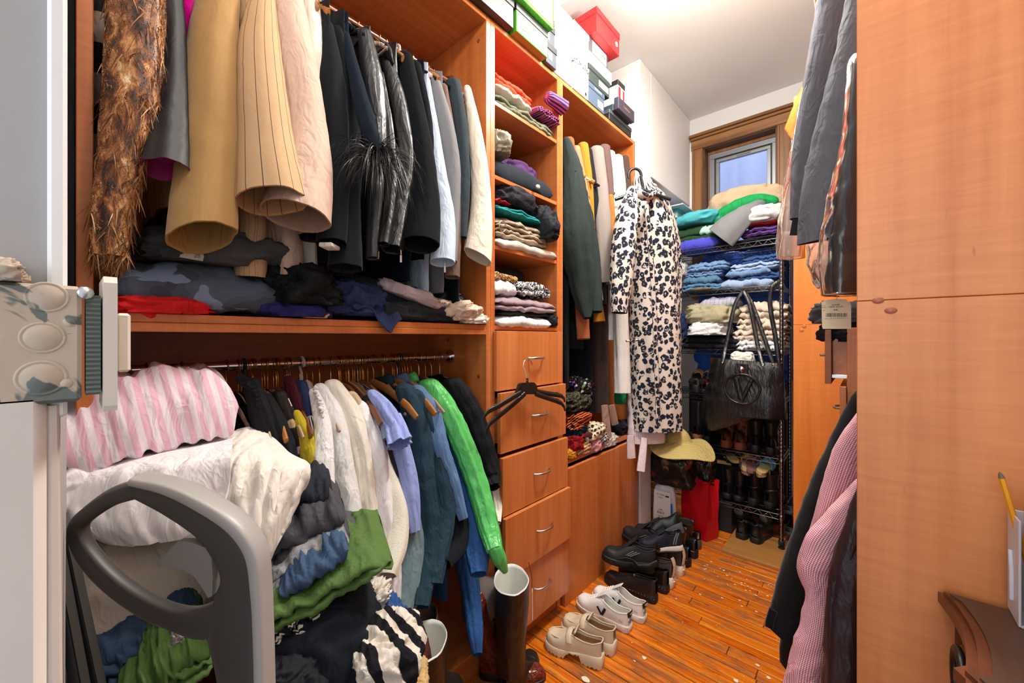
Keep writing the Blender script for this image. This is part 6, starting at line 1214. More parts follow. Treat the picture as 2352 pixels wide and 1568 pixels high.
# ---- handbag hanging in front of the rack
bag = thing('handbag', 'large black leather tote with a round V emblem hanging on the rack front', 'handbag', rp(1705, 968, 2.92)); E1 = XV; b = MB(); l = MB()
ct = []
for py, cx, hw, r2 in ((966, 1708, 76, .060), (955, 1703, 84, .082), (920, 1706, 80, .085), (880, 1710, 75, .078), (845, 1713, 70, .062), (828, 1714, 67, .045)):
    p = rp(cx, py, 2.93); ct.append((p.x, p.y, p.z, hw * depth(p) / FPX, r2))
ctube(b, ct, n=40, m=56, e1=XV, top=False, seed=8, fold=.10, wr=.10, wf=9, kf=2.6, pw=.55, lining=l, lift=.16)
b.fan([Vector(v) for v in b.v[:56]], 0, True); BAGL = fabric('bag_leather', '#161618', 'leather', .3, spec=.6, bump=.25); b.build('body', BAGL, bag); l.build('lining', SATIN_LIN, bag)
pc = rp(1703, 893, 2.838); er = [pc + XV * (.099 * math.cos(a)) + UP * (.094 * math.sin(a)) + YV * (.010 * abs(math.cos(a))) for a in np.linspace(0, 2 * math.pi, 40, endpoint=False)]
em = MB().tube(er, .0075, 8, closed=True).build('emblem_ring', BAGL, bag); b = MB(); b.tube([pc + XV * -.034 + UP * .072, pc + UP * -.072], .016, 8, flat=.5, ref=XV); b.tube([pc + XV * .058 + UP * .066, pc + UP * -.072], .012, 8, flat=.5, ref=XV); b.build('emblem_letter', BAGL, em)
b = MB(); fc = rp(1703, 846, 2.852); b.box(fc, (.075, .014, .066), Matrix.Rotation(.08, 3, 'Y'), .006); fl = b.build('flap', BAGL, bag, smooth=False); MB().lathe([(0, .010), (.007, .010), (.008, .004), (.017, .004), (.019, 0)], fc + YV * -.008 - UP * .006, (0, -1, 0), 20).build('turn_lock', CHROME, fl)
def strap(pts, r=.012, par=bag):
    S = cr([tuple(p) for p in pts], 26); return MB().tube([Vector(s) for s in S], r, 8, flat=.22, ref=(1, .1, 0)).build('strap', BAGL, par)
strap([rp(1659, 832, 2.87), rp(1668, 790, 2.92), rp(1688, 700, 2.965), rp(1706, 668, 2.985)]); strap([rp(1752, 838, 2.87), rp(1742, 800, 2.92), rp(1722, 700, 2.965), rp(1708, 668, 2.985)]); strap([rp(1776, 836, 2.93), rp(1757, 780, 2.95), rp(1724, 690, 2.985), rp(1708, 668, 2.99)]); strap([rp(1790, 842, 2.99), rp(1782, 780, 3.0), rp(1768, 690, 3.0), rp(1776, 655, 3.0), rp(1800, 640, 3.03)], .013)
for px, py in ((1659, 833), (1752, 840), (1776, 837)): MB().lathe([(0, .006), (.006, .004), (.007, 0)], rp(px, py, 2.845), (0, -1, 0), 12).build('rivet', CHROME, bag)
heapo('cap', 'cap', 'cream cap with a patterned band stuffed in the black tote', rp(1706, 826, 2.95), XV, YV, .062, .045, .045, CRM2, 4)
# ---- shoes on the lower shelves
SR = 'shoes on the wire rack'
SAN = plain('tan_strap_leather', '#b9854f', .5); YEL2 = plain('yellow_strap', '#c9962f', .45); BLUS = plain('sky_blue_strap', '#53a9cf', .4); PNKS = plain('rose_brown_strap', '#8a6562', .5); CORK = plain('straw_sole', '#cdb27a', .7)
def sandal(lb, heel, toe, z, ms, mst, pitch=0, roll=0):
    heel, toe = Vector(heel), Vector(toe); d = toe - heel; L = d.length; t = thing('sandal', lb, 'sandal', (0, 0, 0), SR); LOCALS.add(t.name); b = MB(); S = np.linspace(0, 1, 18)
    out = [Vector((s * L, foot_w(s, .042, 1), 0)) for s in S] + [Vector((s * L, -foot_w(s, .042, 1), 0)) for s in S[::-1]]; b.ext(out, (0, 0, .020)); b.build('sole', ms, t, sharp=40)
    for s0, wd in ((.60, .024), (.74, .020)):
        w = foot_w(s0, .042, 1); MB().tube([(s0 * L, w * math.cos(a) * 1.02, .014 + .048 * math.sin(a)) for a in np.linspace(0, math.pi, 12)], wd, 8, flat=.14, ref=(1, 0, 0)).build('strap', mst, t)
    t.location = (heel.x, heel.y, z); t.rotation_euler = (roll, -pitch, math.atan2(d.y, d.x)); return t
def rs(px, py, z, Y): p = onY(px, py, Y); return Vector((p.x, Y, z))
z4, z5, z6 = .96, .59, .235
def away(x, y0=3.06, L=.25, tw=0.0): return Vector((x, y0, 0)), Vector((x + tw, y0 + L, 0))
def rx_(px, Y=3.06): return onY(px, 900, Y).x
h, q = away(rx_(1588)); sandal('tan strapped sandal at the left of the fourth rack shelf', h, q, z4 + .06, BSO, SAN, pitch=.2)
h, q = away(rx_(1612)); sandal('black soled sandal with a tan band beside it', h, q, z4 + .065, BSO, SAN, pitch=.15)
h, q = away(rx_(1628)); sandal('brown braided sandal next to the burgundy shoe', h, q, z4 + .05, GUM, plain('brown_strap', '#7c4a26', .5), pitch=.25)
h, q = away(rx_(1597)); shoe('pump', 'grey metallic pump standing low on the fourth rack shelf', h, q, plain('pewter_leather', '#57544f', .35, .4), BSO, DKL, z=z4, plat=.008, hl=.055, arch=.04, col=.042, ins=.034, toeh=.03, so=.66, grp=SR, pt=.7)
h, q = away(rx_(1618)); shoe('pump', 'burgundy patent shoe at the left of the tote', h, q, plain('burgundy_patent', '#6d1430', .15, spec=.7), BSO, DKL, z=z4, plat=.012, hl=.03, col=.06, ins=.05, toeh=.034, so=.58, grp=SR)
h, q = away(rx_(1640), L=.24); shoe('ankle_boot', 'cognac ankle boot behind the tote straps', h, q, plain('cognac_leather', '#a2471a', .35), BSO, DKL, z=z4, plat=.02, hl=.05, arch=.02, so=.3, shaft=.26, grp=SR, cat='boot', rx=.045)
h, q = away(rx_(1630, 3.1)); sandal('leopard spotted flat beside the cognac boot', h, q, z4 + .10, BSO, fabric('spot_strap', '#c98d3a', 'leopard', .6, '#1a120c', 2.2, co='Object'))
for px, hgt, lb, m_ in ((1597, .30, 'tall black boot at the left of the fifth rack shelf', BSH), (1622, .22, 'black heeled boot beside the tall one', BSH)):
    h, q = away(rx_(px), L=.24); shoe('tall_boot', lb, h, q, m_, GUM if px == 1597 else BSO, DKL, z=z5, plat=.012, hl=.06, arch=.045, so=.3, shaft=hgt, grp=SR, cat='boot', rx=.046)
for px, lb in ((1664, 'brown snakeskin boot left of the other snakeskin one'), (1696, 'brown snakeskin boot nearer the rack post')):
    h, q = away(rx_(px), L=.25, tw=.02); shoe('snakeskin_boot', lb, h, q, SNK, GUM, DKL, z=z5, plat=.012, hl=.05, arch=.035, so=.3, shaft=.27, grp=SR, cat='boot', rx=.044, pt=.7)
for px, lb in ((1733, 'black ankle boot right of the snakeskin boots'), (1768, 'black ankle boot with a ring, against the rack post')):
    h, q = away(rx_(px), L=.25); t = shoe('ankle_boot', lb, h, q, BSH, BSO, DKL, z=z5, plat=.016, hl=.05, arch=.02, so=.3, shaft=.21, grp=SR, cat='boot', rx=.054)
MB().tube([(.02 + .012 * math.cos(a), -.046, .15 + .012 * math.sin(a)) for a in np.linspace(0, 6.28, 16, endpoint=False)], .0022, 6, closed=True).build('ring', CHROME, t)
for px, lb in ((1668, 'black low boot under the straw soled sandals'), (1694, 'black low boot with an open top in the middle of the sixth rack shelf')):
    h, q = away(rx_(px), L=.26); shoe('ankle_boot', lb, h, q, BSH, BSO, DKL, z=z6, plat=.016, hl=.035, so=.3, shaft=.20, grp=SR, cat='boot', rx=.054)
for px, lb in ((1727, 'dark brown combat boot under the rose sandals'), (1764, 'dark combat boot with an ankle strap beside the rack post')):
    h, q = away(rx_(px), L=.26, tw=.03); t = shoe('combat_boot', lb, h, q, plain('worn_brown_leather', '#241c19', .42), BSO, DKL, z=z6, plat=.026, hl=.042, arch=.012, so=.3, shaft=.22, grp=SR, cat='boot', rx=.056, W=.047)
    MB().tube([(.02, -.044, .12), (-.002, 0, .115), (.02, .044, .12), (.10, .046, .11), (.15, 0, .115), (.10, -.046, .11)], .008, 6, flat=.3, closed=True, ref=(0, 0, 1)).build('ankle_strap', BSH, t); MB().tube([(.022, 0, .205), (.014, 0, .245), (.024, 0, .25), (.034, 0, .21)], .012, 8, flat=.25, ref=(0, 1, 0)).build('pull_loop', BSH, t)
sandal('straw soled slide lying on the low boots, left one', Vector((rx_(1640), 3.04, 0)), Vector((rx_(1662), 3.22, 0)), z6 + .245, CORK, BSM, pitch=-.25); sandal('straw soled slide lying on the low boots, right one', Vector((rx_(1690), 3.08, 0)), Vector((rx_(1655), 3.24, 0)), z6 + .255, CORK, BSM)
sandal('yellow strapped slide on top of the combat boots', Vector((rx_(1716), 3.0, 0)), Vector((rx_(1706), 3.22, 0)), z6 + .235, CORK, YEL2, pitch=.1, roll=.2)
sandal('rose brown slide between the yellow and blue ones', Vector((rx_(1728), 2.99, 0)), Vector((rx_(1720), 3.2, 0)), z6 + .232, PNKS, PNKS, pitch=.15, roll=.2); sandal('rose slide lower in the sandal heap', Vector((rx_(1718), 3.0, 0)), Vector((rx_(1700), 3.2, 0)), z6 + .21, PNKS, PNKS, pitch=.05, roll=.25)
sandal('sky blue slide lying over the combat boots', Vector((rx_(1748), 2.99, 0)), Vector((rx_(1760), 3.2, 0)), z6 + .235, CORK, BLUS, pitch=.12, roll=.3); sandal('sky blue slide at the right of the sandal heap', Vector((rx_(1752), 3.0, 0)), Vector((rx_(1745), 3.21, 0)), z6 + .215, CORK, BLUS, pitch=.05, roll=-.2)
for a, lb in (((1700, 1238), 'black clog on the plywood, left one'), ((1733, 1248), 'black clog on the plywood beside the rack foot')):
    p = gz(*a, .018); shoe('clog', lb, p, p + Vector((.03, .25, 0)), BSH, BSO, DKL, z=.018, plat=.022, hl=.038, col=.078, ins=.07, toeh=.045, so=.4, grp=SR, W=.05)
for a, lb, rr, ro in (((1697, 1190), 'black clog resting sole up on the left one', .0, .0), ((1750, 1203), 'black clog tilted across the right one', .5, .5)):
    p = gz(*a, .10); t = shoe('clog', lb, p, p + Vector((.03 + rr * .2, .22, 0)), BSH, BSO, DKL, z=.10, plat=.02, hl=.034, col=.06, ins=.065, toeh=.045, so=.45, grp=SR, W=.05, pitch=.10, roll=ro * .7)
    MB().lathe([(0, .004), (.018, .003), (.024, 0)], (-.004, 0, .05), (-1, 0, .1), 18, sx=1.2).build('heel_badge', plain('grey_badge', '#4c4e4f', .5), t)
for z_, lb in ((.20, 'dark grey slipper wedged upright behind the rack post'), (.06, 'grey slipper sole up behind the rack foot')):
    p = onY(1812, 900, 3.20); shoe('slipper', lb, Vector((p.x, 3.15, 0)), Vector((p.x + .05, 3.36, 0)), plain('grey_felt', '#4b4a4c', .9), plain('grey_felt', '#4b4a4c', .9), DKL, z=z_, plat=.02, hl=.02, col=.03, ins=.06, so=.6, grp=SR)
t = thing('shoe_carton', 'plain black carton on the floor below the rack', 'box', (-.76, 3.2, 0)); MB().bx(-.90, -.685, 3.055, 3.36, .001, .17, .002).build('box_body', BK, t, smooth=False); MB().bx(-.903, -.682, 3.052, 3.363, .172, .205, .002).build('box_lid', BK, t, smooth=False)

# ---- red bag, hat, printed tote, mailer
REDP = plain('red_gift_paper', '#d01024', .38); rb = thing('gift_bag', 'bright red paper gift bag standing on the floor by the rack', 'bag', gz(1605, 1250)); c = gz(1606, 1232) + Vector((-.01, .04, 0)); b = MB()
for th_, fl in ((0, False), (.0025, True)):
    rows = []
    for i in range(15):
        z = i / 14 * .40; kx = 1 + .10 * (z / .4); row = []
        for j in range(40):
            u = j / 40 * 4; k = int(u); f = u - k; cs = [(-1, -1), (1, -1), (1, 1), (-1, 1)]; a, d_ = cs[k], cs[(k + 1) % 4]; x = (a[0] + (d_[0] - a[0]) * f); y = (a[1] + (d_[1] - a[1]) * f)
            pinch = 1 - .22 * (1 - abs(y)) * (1 if abs(x) > .99 else 0) * (z / .4)
            v = Vector((x * (.098 * kx - th_) * pinch, y * (.055 - th_), z)); v.x += .008 * N3(v.x * 14, v.y * 14, z * 9); v.y += .012 * N3(x * 2 + 5, y * 2, z * 8)
            rows_v = Matrix.Rotation(R(-20), 3, 'Z') @ v; row.append(c + rows_v)
        rows.append(row)
    b.grid(rows, cv=True, flip=not fl); b.fan(rows[0], 0, not fl)
b.build('paper_body', REDP, rb, sharp=35)
e = c + Vector((.05, -.02, .40)); MB().tube([e + Vector((0, 0, -.03)), e + Vector((-.004, -.004, .04)), e + Vector((-.03, -.01, .12)), e + Vector((-.065, -.02, .22)), e + Vector((-.10, -.01, .30))], .009, 8, flat=.35).build('ribbon_handle', SATIN_LIN, rb)
tag(MB().bx(c.x - .05, c.x + .05, c.y - .02, c.y + .02, .02, .385, .004).build('tissue_box', W2, smooth=False), 'white carton inside the red gift bag', 'box')
T = NT('vegetable_print'); v = T.coord('Object', (1, 1, 1)); vo = T.n('ShaderNodeTexVoronoi', Vector=v, Scale=17, Randomness=.9); n1 = T.noise(v, 30, 4, .6, 1.2)
basec = T.ramp(T.n('ShaderNodeSeparateColor', Color=vo.outputs[1]).outputs[0], [(0, lin('#17120e')), (.22, lin('#1f4a2a')), (.38, lin('#0f0d0c')), (.52, lin('#b98e68')), (.66, lin('#8d4a24')), (.80, lin('#14302a')), (.93, lin('#b01a1c'))], 'CONSTANT')
T.set(Base__Color=T.mix(T.ramp(n1, [(.42, (0, 0, 0, 1)), (.60, (1, 1, 1, 1))]), T.mix(T.ramp(vo.outputs[0], [(.2, (0, 0, 0, 1)), (.6, (1, 1, 1, 1))]), basec, (.01, .01, .01, 1)), (.02, .018, .016, 1)), Roughness=.3)
q = rp(1546, 1076, 2.84); heapo('shopper', 'bag', 'dark shopper printed with vegetables under the straw hat', q, XV, YV, .14, .08, .135, T.m, 3, wr=.22, pw=.5)
m = rp(1524, 1165, 2.76); t = thing('mailer', 'white plastic mailer with a shipping label and blue edges', 'parcel', m - UP * .18); b = MB(); slab(b, m - UP * .2 + YV * .0, XV, YV, .16, .06, .36, 1, 3, puff=.6); b.build('pouch', plain('white_poly', '#dedde0', .35), t)
pl = m + YV * -.012 + UP * .02; plate(pl, XV, UP, .115, .20, PAPER, t, 'shipping_label', .012); ptx = pl + YV * -.0145
for dy, s_, w_ in ((.075, 'TX 75001', .014), (.055, 'PRIORITY', .008), (-.03, 'USPS', .012), (-.05, '420 3', .022), (-.075, 'SHIP TO', .009)): text(s_, ptx + UP * dy - XV * .01, XV, UP, w_, INK, t)
MB().box(ptx + UP * .072 + XV * .035, (.025, .001, .010), None, 0).build('black_bar', INK, t, smooth=False); MB().box(pl + XV * .064 - UP * .02 - YV * .012, (.012, .001, .10), None, 0).build('blue_edge', BLU, t, smooth=False)
STRW = fabric('straw_braid', '#cdba7c', 'vstripe', .7, '#ae9a55', 120); hat = thing('sun_hat', 'floppy yellow straw sun hat drooping over the printed shopper', 'hat', rp(1560, 1040, 2.72)); hc = rp(1556, 1024, 2.71); b = MB(); rows = []
for i in range(26):
    u = i / 25
    if u < .45: r = .082 * math.sin(u / .45 * 1.35) + .004; z = .125 * math.cos(u / .45 * 1.25)
    else: k = (u - .45) / .55; r = .084 + .135 * k; z = .036 - .036 * k
    rows.append([hc + Vector((r * math.cos(a) * 1.04, r * math.sin(a) * .9, z + (0 if u < .45 else (k ** 1.5) * (.038 * math.sin(2 * a + .6) + -.03 * math.sin(3 * a + 1) - .045 * max(0, math.cos(a)) ** 2)))) for a in np.linspace(0, 2 * math.pi, 56, endpoint=False)])
b.grid(rows, cv=True, uv=lambda i, j: (j * .012, i * .0112), flip=True); b.grid([[p - UP * .003 for p in r] for r in rows], cv=True, uv=lambda i, j: (j * .012, i * .0112)); b.grid([rows[-1], [p - UP * .003 for p in rows[-1]]], cv=True, flip=True); b.fan(rows[0], 0, True); b.build('straw_body', STRW, hat)
heapo('black_pouch', 'bag', 'shiny black bag slumped between the printed shopper and the rack', rp(1612, 1078, 2.93), XV, YV, .08, .06, .13, BAGL, 6, wr=.3)
# ================================================================ clothes pile in the foreground (left)
PG = 'clothes piled in front of the wardrobe'
def tilt(a): return (RIGHT * math.cos(a) + UP * math.sin(a))
def fr_frame(px, py, D, ang, yaw):
    c = atD(px, py, D); rd = Vector((c.x, c.y, 0)).normalized(); rt = Vector((rd.y, -rd.x, 0)); Rz = Matrix.Rotation(R(yaw), 3, 'Z'); rd2, rt2 = Rz @ rd, Rz @ rt; cs = rd.dot(FWD)
    ex = rt2 * math.cos(R(ang)) + UP * math.sin(R(ang)); return c, ex, rd2, rd, cs
def fr_heap(name, cat, label, px, py, D, wpx, hpx, dep, mat, seed, ang=0, yaw=0, **kw):
    c, ex, ey, rd, cs = fr_frame(px, py, D, ang, yaw); c = c + (c - EYE).normalized() * (dep * .38); k = (D + dep * .25 * cs) / FPX; ez = ex.cross(ey)
    b = MB(); heap(b, c, ex, ey, wpx * k * cs / 2, dep / 2, hpx * k / 2, seed, ez=ez, n=kw.pop('n', 60), m=kw.pop('m', 84), **kw); return tag(b.build(name, mat), label, cat, PG)
def fr_slab(name, cat, label, px, py, D, wpx, hpx, dep, L, mat, seed, ang=0, yaw=0, **kw):
    c, ex, ed, rd, cs = fr_frame(px, py, D, ang, yaw); k = D / FPX; up = ex.cross(ed)
    b = MB(); kw.setdefault('n', 34); kw.setdefault('m', 30); slab(b, c - up * (hpx * k / 2), ex, ed, wpx * k * cs, dep, hpx * k, L, seed, up=up, **kw); return tag(b.build(name, mat), label, cat, PG)
PST = fabric('pink_white_stripe', '#f0e6ee', 'stripe', .8, '#eec3d3', 44, mott=.03, bump=.2); IVT = fabric('ivory_trousers', '#e9e2d9', 'plain', .8, mott=.04); IVC = fabric('ivory_crepe_cloth', '#e2d6c8', 'plain', .8, mott=.04); WSH = fabric('white_sheet', '#f1edef', 'plain', .75, mott=.03)
BKJ = fabric('black_jeans', '#1b1d24', 'denim', .85, '#2c2f38'); DGJ = fabric('dark_grey_jeans', '#37373c', 'denim', .85, '#55555c'); GRJ = fabric('grey_sweat', '#55565a', 'heather', .9); BLJ = fabric('pile_blue_denim', '#273a56', 'denim', .85, '#4a6485'); GRN = fabric('green_twill', '#56743c', 'plain', .8); POL = fabric('navy_polka', '#16171d', 'dots', .8, '#e4e0d4', .85); NAV = fabric('dark_navy_cotton', '#141923', 'plain', .8); ZEB = fabric('zebra_fleece', '#dcd2c4', 'zebra', .9, '#15141a', 1.5, mott=.05)
# pink roll on top
bs = fr_slab('bed_sheet', 'sheet', 'white sheet with pink stripes rolled up on top of the clothes pile', 345, 948, .83, 450, 168, .30, 1, PST, 3, ang=11, wrk=.55, puff=1.4, n=60, m=44, wave=.02)
be = fr_slab('trailing_end', None, None, 172, 1015, .77, 190, 84, .18, 1, PST, 7, ang=30, wrk=.6, puff=1.6, n=40, m=30)
for k_ in ('group',): del be[k_]
be.parent = bs
# white layers
fr_slab('sheet', 'sheet', 'folded white sheet hidden behind the smooth one', 320, 1108, .84, 400, 150, .34, 2, WSH, 11, ang=4, wrk=.35, puff=.9, n=44, m=36, wave=.02)
fr_heap('cloth', 'cloth', 'white cloth corner drooping over the black boards at the left', 150, 1130, .76, 150, 190, .12, WSH, 12, ang=-38, wr=.12, fr=2.2, fine=.2)
fr_heap('cushion_cover', 'cover', 'big cream cover bulging behind the grey handle', 320, 1345, .84, 380, 300, .25, IVC, 13, ang=3, wr=.07, fr=1.9, pw=.62, fine=.2)
fr_heap('trousers', 'trousers', 'ivory trousers folded over the right side of the pile', 600, 1165, .95, 170, 200, .20, IVT, 14, ang=-16, wr=.10, fr=2.2, fine=.25, stretch=(.6, 1, 1.8))
def patch(name, cat, label, rows, mat, seed, amp=.008, nu=54, nv=46, th=.005):
    A = np.array([[tuple(atD(*q)) for q in r] for r in rows]); G1 = np.array([cr(r, nu + 1) for r in A]); G2 = [cr(G1[:, i, :], nv + 1) for i in range(nu + 1)]
    def F(u, v):
        p = Vector(G2[round(u * nu)][round(v * nv)]); n_ = (EYE - p).normalized(); q = p * 9
        d = (.5 - abs(N3(u * 6 + seed, v * 3.5 + 2 * u, seed)) * 2.2) * amp + amp * .6 * N3(u * 13 + v * 7, v * 9, seed + 3) + amp * 1.2 * N3(u * 2.2, v * 2.2, seed + 7)
        return p + n_ * d
    b = MB(); sheet(b, F, nu, nv, th, su=.4, sv=.4); return tag(b.build(name, mat), label, cat, PG)
patch('linen_trousers', 'trousers', 'ivory linen trousers draped down the right side of the pile beside the grey handle', [[(535, 992, 1.0), (580, 984, 1.02), (625, 1008, 1.02), (668, 1050, 1.02)], [(498, 1075, .84), (566, 1062, .84), (640, 1072, .86), (714, 1078, .90)], [(488, 1180, .80), (560, 1175, .79), (628, 1175, .81), (690, 1140, .88)], [(500, 1270, .78), (565, 1265, .78), (618, 1250, .80), (662, 1200, .86)], [(530, 1345, .77), (565, 1340, .77), (598, 1318, .79), (636, 1240, .85)]], IVT, 4, .012)
patch('white_sheet', 'sheet', 'smooth white sheet hanging under the pink striped roll', [[(150, 1045, .98), (280, 1030, 1.0), (410, 1015, 1.0), (535, 1000, 1.0)], [(84, 1115, .77), (230, 1085, .78), (390, 1070, .79), (532, 1050, .82)], [(98, 1160, .755), (235, 1150, .76), (395, 1140, .765), (525, 1130, .80)], [(160, 1205, .75), (262, 1212, .75), (395, 1205, .755), (505, 1190, .79)], [(235, 1240, .76), (300, 1250, .76), (400, 1238, .76), (492, 1215, .79)]], WSH, 9, .009)
# right-hand stack
fr_slab('jeans', 'jeans', 'black jeans at the top of the dark stack beside the ivory trousers', 690, 1148, .90, 155, 85, .24, 2, BKJ, 21, ang=-6, wrk=.5)
fr_slab('jeans', 'jeans', 'dark grey jeans in a thick fold below the black ones', 705, 1232, .87, 190, 130, .28, 2, DGJ, 22, ang=16, wrk=.45, wave=.02)
fr_heap('sweatshirt', 'sweatshirt', 'grey sweatshirt bulging out behind the dark grey jeans', 772, 1236, .95, 120, 70, .22, GRJ, 23, wr=.2)
fr_slab('jeans', 'jeans', 'grey jeans with a pale frayed edge in the middle of the stack', 700, 1296, .83, 220, 50, .26, 3, fabric('grey_frayed_denim', '#6d6e70', 'denim', .85, '#a9abac'), 24, ang=24, wrk=.6)
fr_slab('jeans', 'jeans', 'rolled blue jeans above the green trousers', 722, 1316, .80, 180, 42, .22, 1, BLJ, 25, ang=26, wrk=.4)
fr_slab('trousers', 'trousers', 'green twill trousers sticking out of the middle of the stack', 752, 1360, .80, 330, 62, .30, 2, GRN, 26, ang=17, wrk=.45, wave=.02)
fr_slab('blouse', 'blouse', 'navy polka dot blouse under the green trousers', 668, 1440, .78, 170, 80, .20, 2, POL, 27, ang=30, wrk=.5)
fr_heap('dress', 'dress', 'dark navy cotton dress in a big heap at the bottom of the stack', 735, 1490, .82, 300, 300, .34, NAV, 28, ang=8, wr=.12, fr=2.0, fine=.25)
fr_heap('sweatpants', 'trousers', 'black sweatpants folded at the bottom edge beside the handle', 660, 1545, .74, 170, 110, .18, BLK3, 29, wr=.25)
fr_heap('throw', 'blanket', 'cream and black zebra fleece throw in front of the near boot', 872, 1530, .80, 150, 190, .16, ZEB, 30, ang=-30, wr=.2)
fr_heap('denim_cloth', 'jeans', 'crumpled blue jeans between the navy dress and the zebra throw', 872, 1465, .90, 90, 130, .16, CHAM, 31, ang=-40, wr=.3)
fr_heap('fringe_scarf', 'scarf', 'white fringed scarf end above the crumpled blue jeans', 828, 1400, .94, 50, 90, .06, CRM2, 32, ang=-50, wr=.5, fine=.8)
fr_heap('yellow_cloth', 'cloth', 'pale yellow cloth at the bottom edge beside the zebra throw', 945, 1560, .84, 70, 40, .10, MUST, 33, wr=.3)
# left-hand lower stack
fr_slab('jeans', 'jeans', 'dark blue jeans with stitched pockets under the cream cover', 330, 1466, .77, 290, 66, .26, 1, BLJ, 41, ang=14, wrk=.4)
fr_slab('jeans', 'jeans', 'blue jeans folded below the pocketed pair at the left', 285, 1532, .74, 230, 90, .26, 2, BLJ, 42, ang=24, wrk=.45)
fr_slab('trousers', 'trousers', 'green trousers in a loose fold left of the grey handle', 395, 1530, .71, 170, 66, .22, 1, GRN, 43, ang=16, wrk=.6, puff=1.5)
fr_slab('trousers', 'trousers', 'lower green trousers with a seam left of the grey handle', 378, 1585, .70, 230, 74, .24, 2, GRN, 44, ang=12, wrk=.5)
fr_heap('dark_cloth', 'cloth', 'black cloth in the gap between the boards and the pile', 195, 1460, .95, 190, 260, .2, BLK3, 45, wr=.2)
t = fr_heap('claw_clip_cloth', 'hair clip', 'small grey claw clip caught above the green trousers', 408, 1462, .70, 26, 30, .012, plain('grey_clip', '#8d8a86', .4), 46, wr=.5, fr=5)
tag(MB().box((-.86, .33, .28), (.44, .48, .54), None, .01).build('laundry_hamper', fabric('dark_hamper_cloth', '#26262a', 'plain', .9, co='Object'), smooth=False), 'dark hamper carrying the clothes pile, just below the picture', 'hamper')
hm = bpy.data.objects['laundry_hamper']
# black boards leaning at the left
for k, (x0, x1, D, lb) in enumerate(((84, 120, .62, 'black framed board leaning by the door jamb, front one'), (112, 150, .66, 'black framed board leaning behind the front one'))):
    a = atD(x0 + 8, 1215 - 12 * k, D); bb = atD(x1 + 66 + 14 * k, 1720, D * .98); dv = (bb - a); dn = dv * ((a.z - .004) / (a.z - bb.z)); e = Vector((-.78, .12, 0)) * .07
    t = thing('framed_board', lb, 'frame', a + dn); b = MB(); b.ext([a, a + e, a + e + dn, a + dn], RIGHT * .016); b.build('frame_edge', plain('black_frame', '#26272a', .35), t, smooth=False)
    b = MB(); b.ext([a + RIGHT * .0162 + e * .06 + dn * .02, a + RIGHT * .0162 + e * .94 + dn * .02, a + RIGHT * .0162 + e * .94 + dn * .98, a + RIGHT * .0162 + e * .06 + dn * .98], RIGHT * .002); b.build('backing', plain('grey_backing', '#3a3634', .7), t, smooth=False)

# ================================================================ stick vacuum handle
VD = plain('vacuum_dark_grey', '#3d3a39', .45); VL = plain('vacuum_light_grey', '#a3a09d', .38); VT = plain('vacuum_trigger_grey', '#7d7b79', .4)
DV = .50
def vp(px, py, d=0.0): return atD(px, py, DV) + FWD * d
def vtube(pts, rpx, flat=.8, nm='x', mat=VD, par=None, d=0.0, seg=16):
    S = cr([tuple(vp(p[0], p[1], d)) + (p[2] * DV / FPX,) for p in pts], 46); return MB().tube([Vector(q[:3]) for q in S], [float(q[3]) for q in S], seg, flat=flat, ref=FWD).build(nm, mat, par)
vac = thing('stick_vacuum', 'grey loop handle of a stick vacuum standing in front of the clothes pile', 'vacuum cleaner', Vector((vp(545, 1568).x, vp(545, 1568).y, 0)))
def loop2(pts, dfront, dback, nm, mat, par):
    """a bar of rectangular, rounded section following a pixel centre line: (x, y, half width)"""
    S = cr([tuple(vp(p[0], p[1])) + (p[2] * DV / FPX,) for p in pts], 60); rows = []; n = len(S)
    for i in range(n):
        c = Vector(S[i][:3]); t = Vector(S[min(i + 1, n - 1)][:3]) - Vector(S[max(i - 1, 0)][:3]); t.normalize(); s = t.cross(FWD).normalized(); r = S[i][3]; row = []
        for k in range(20):
            a = 2 * math.pi * k / 20; x = math.copysign(abs(math.cos(a)) ** .45, math.cos(a)); y = math.copysign(abs(math.sin(a)) ** .6, math.sin(a)); row.append(c + s * (r * x) + FWD * ((dback if y > 0 else dfront) * y))
        rows.append(row)
    b = MB(); b.grid(rows, cv=True); b.fan(rows[0], 0, True); b.fan(rows[-1], 0); return b.build(nm, mat, par, sharp=60)
loop2([(322, 1122, 20), (400, 1158, 26), (480, 1210, 30), (530, 1262, 37), (556, 1330, 46), (545, 1400, 55), (540, 1460, 58), (548, 1520, 52), (555, 1600, 46), (560, 1700, 42)], .009, .012, 'handle_spine', VD, vac)
loop2([(330, 1120, 20), (262, 1142, 18), (205, 1178, 16), (180, 1206, 15), (186, 1246, 17), (222, 1300, 20), (275, 1350, 21), (340, 1392, 23), (410, 1420, 26), (470, 1428, 36), (520, 1400, 30)], .008, .010, 'grip_loop', VD, vac)
loop2([(316, 1100, 10), (394, 1118, 13), (474, 1156, 15), (546, 1206, 15), (586, 1264, 15), (598, 1350, 13), (603, 1450, 12), (606, 1568, 12), (608, 1700, 12)], .013, .018, 'light_shell', VL, vac)
loop2([(330, 1106, 9), (270, 1122, 8), (215, 1158, 7), (180, 1190, 6)], .007, .013, 'top_band', plain('vacuum_mid_grey', '#6b6968', .3), vac)
b = MB(); tp = [(420, 1236), (450, 1240), (480, 1252), (494, 1275), (497, 1320), (495, 1362), (486, 1366), (474, 1345), (455, 1318), (430, 1302), (400, 1296), (374, 1294), (370, 1284), (392, 1264)]
b.ext([vp(x, y, -.006) for x, y in tp], FWD * .018); b.build('trigger', VT, vac, smooth=False)
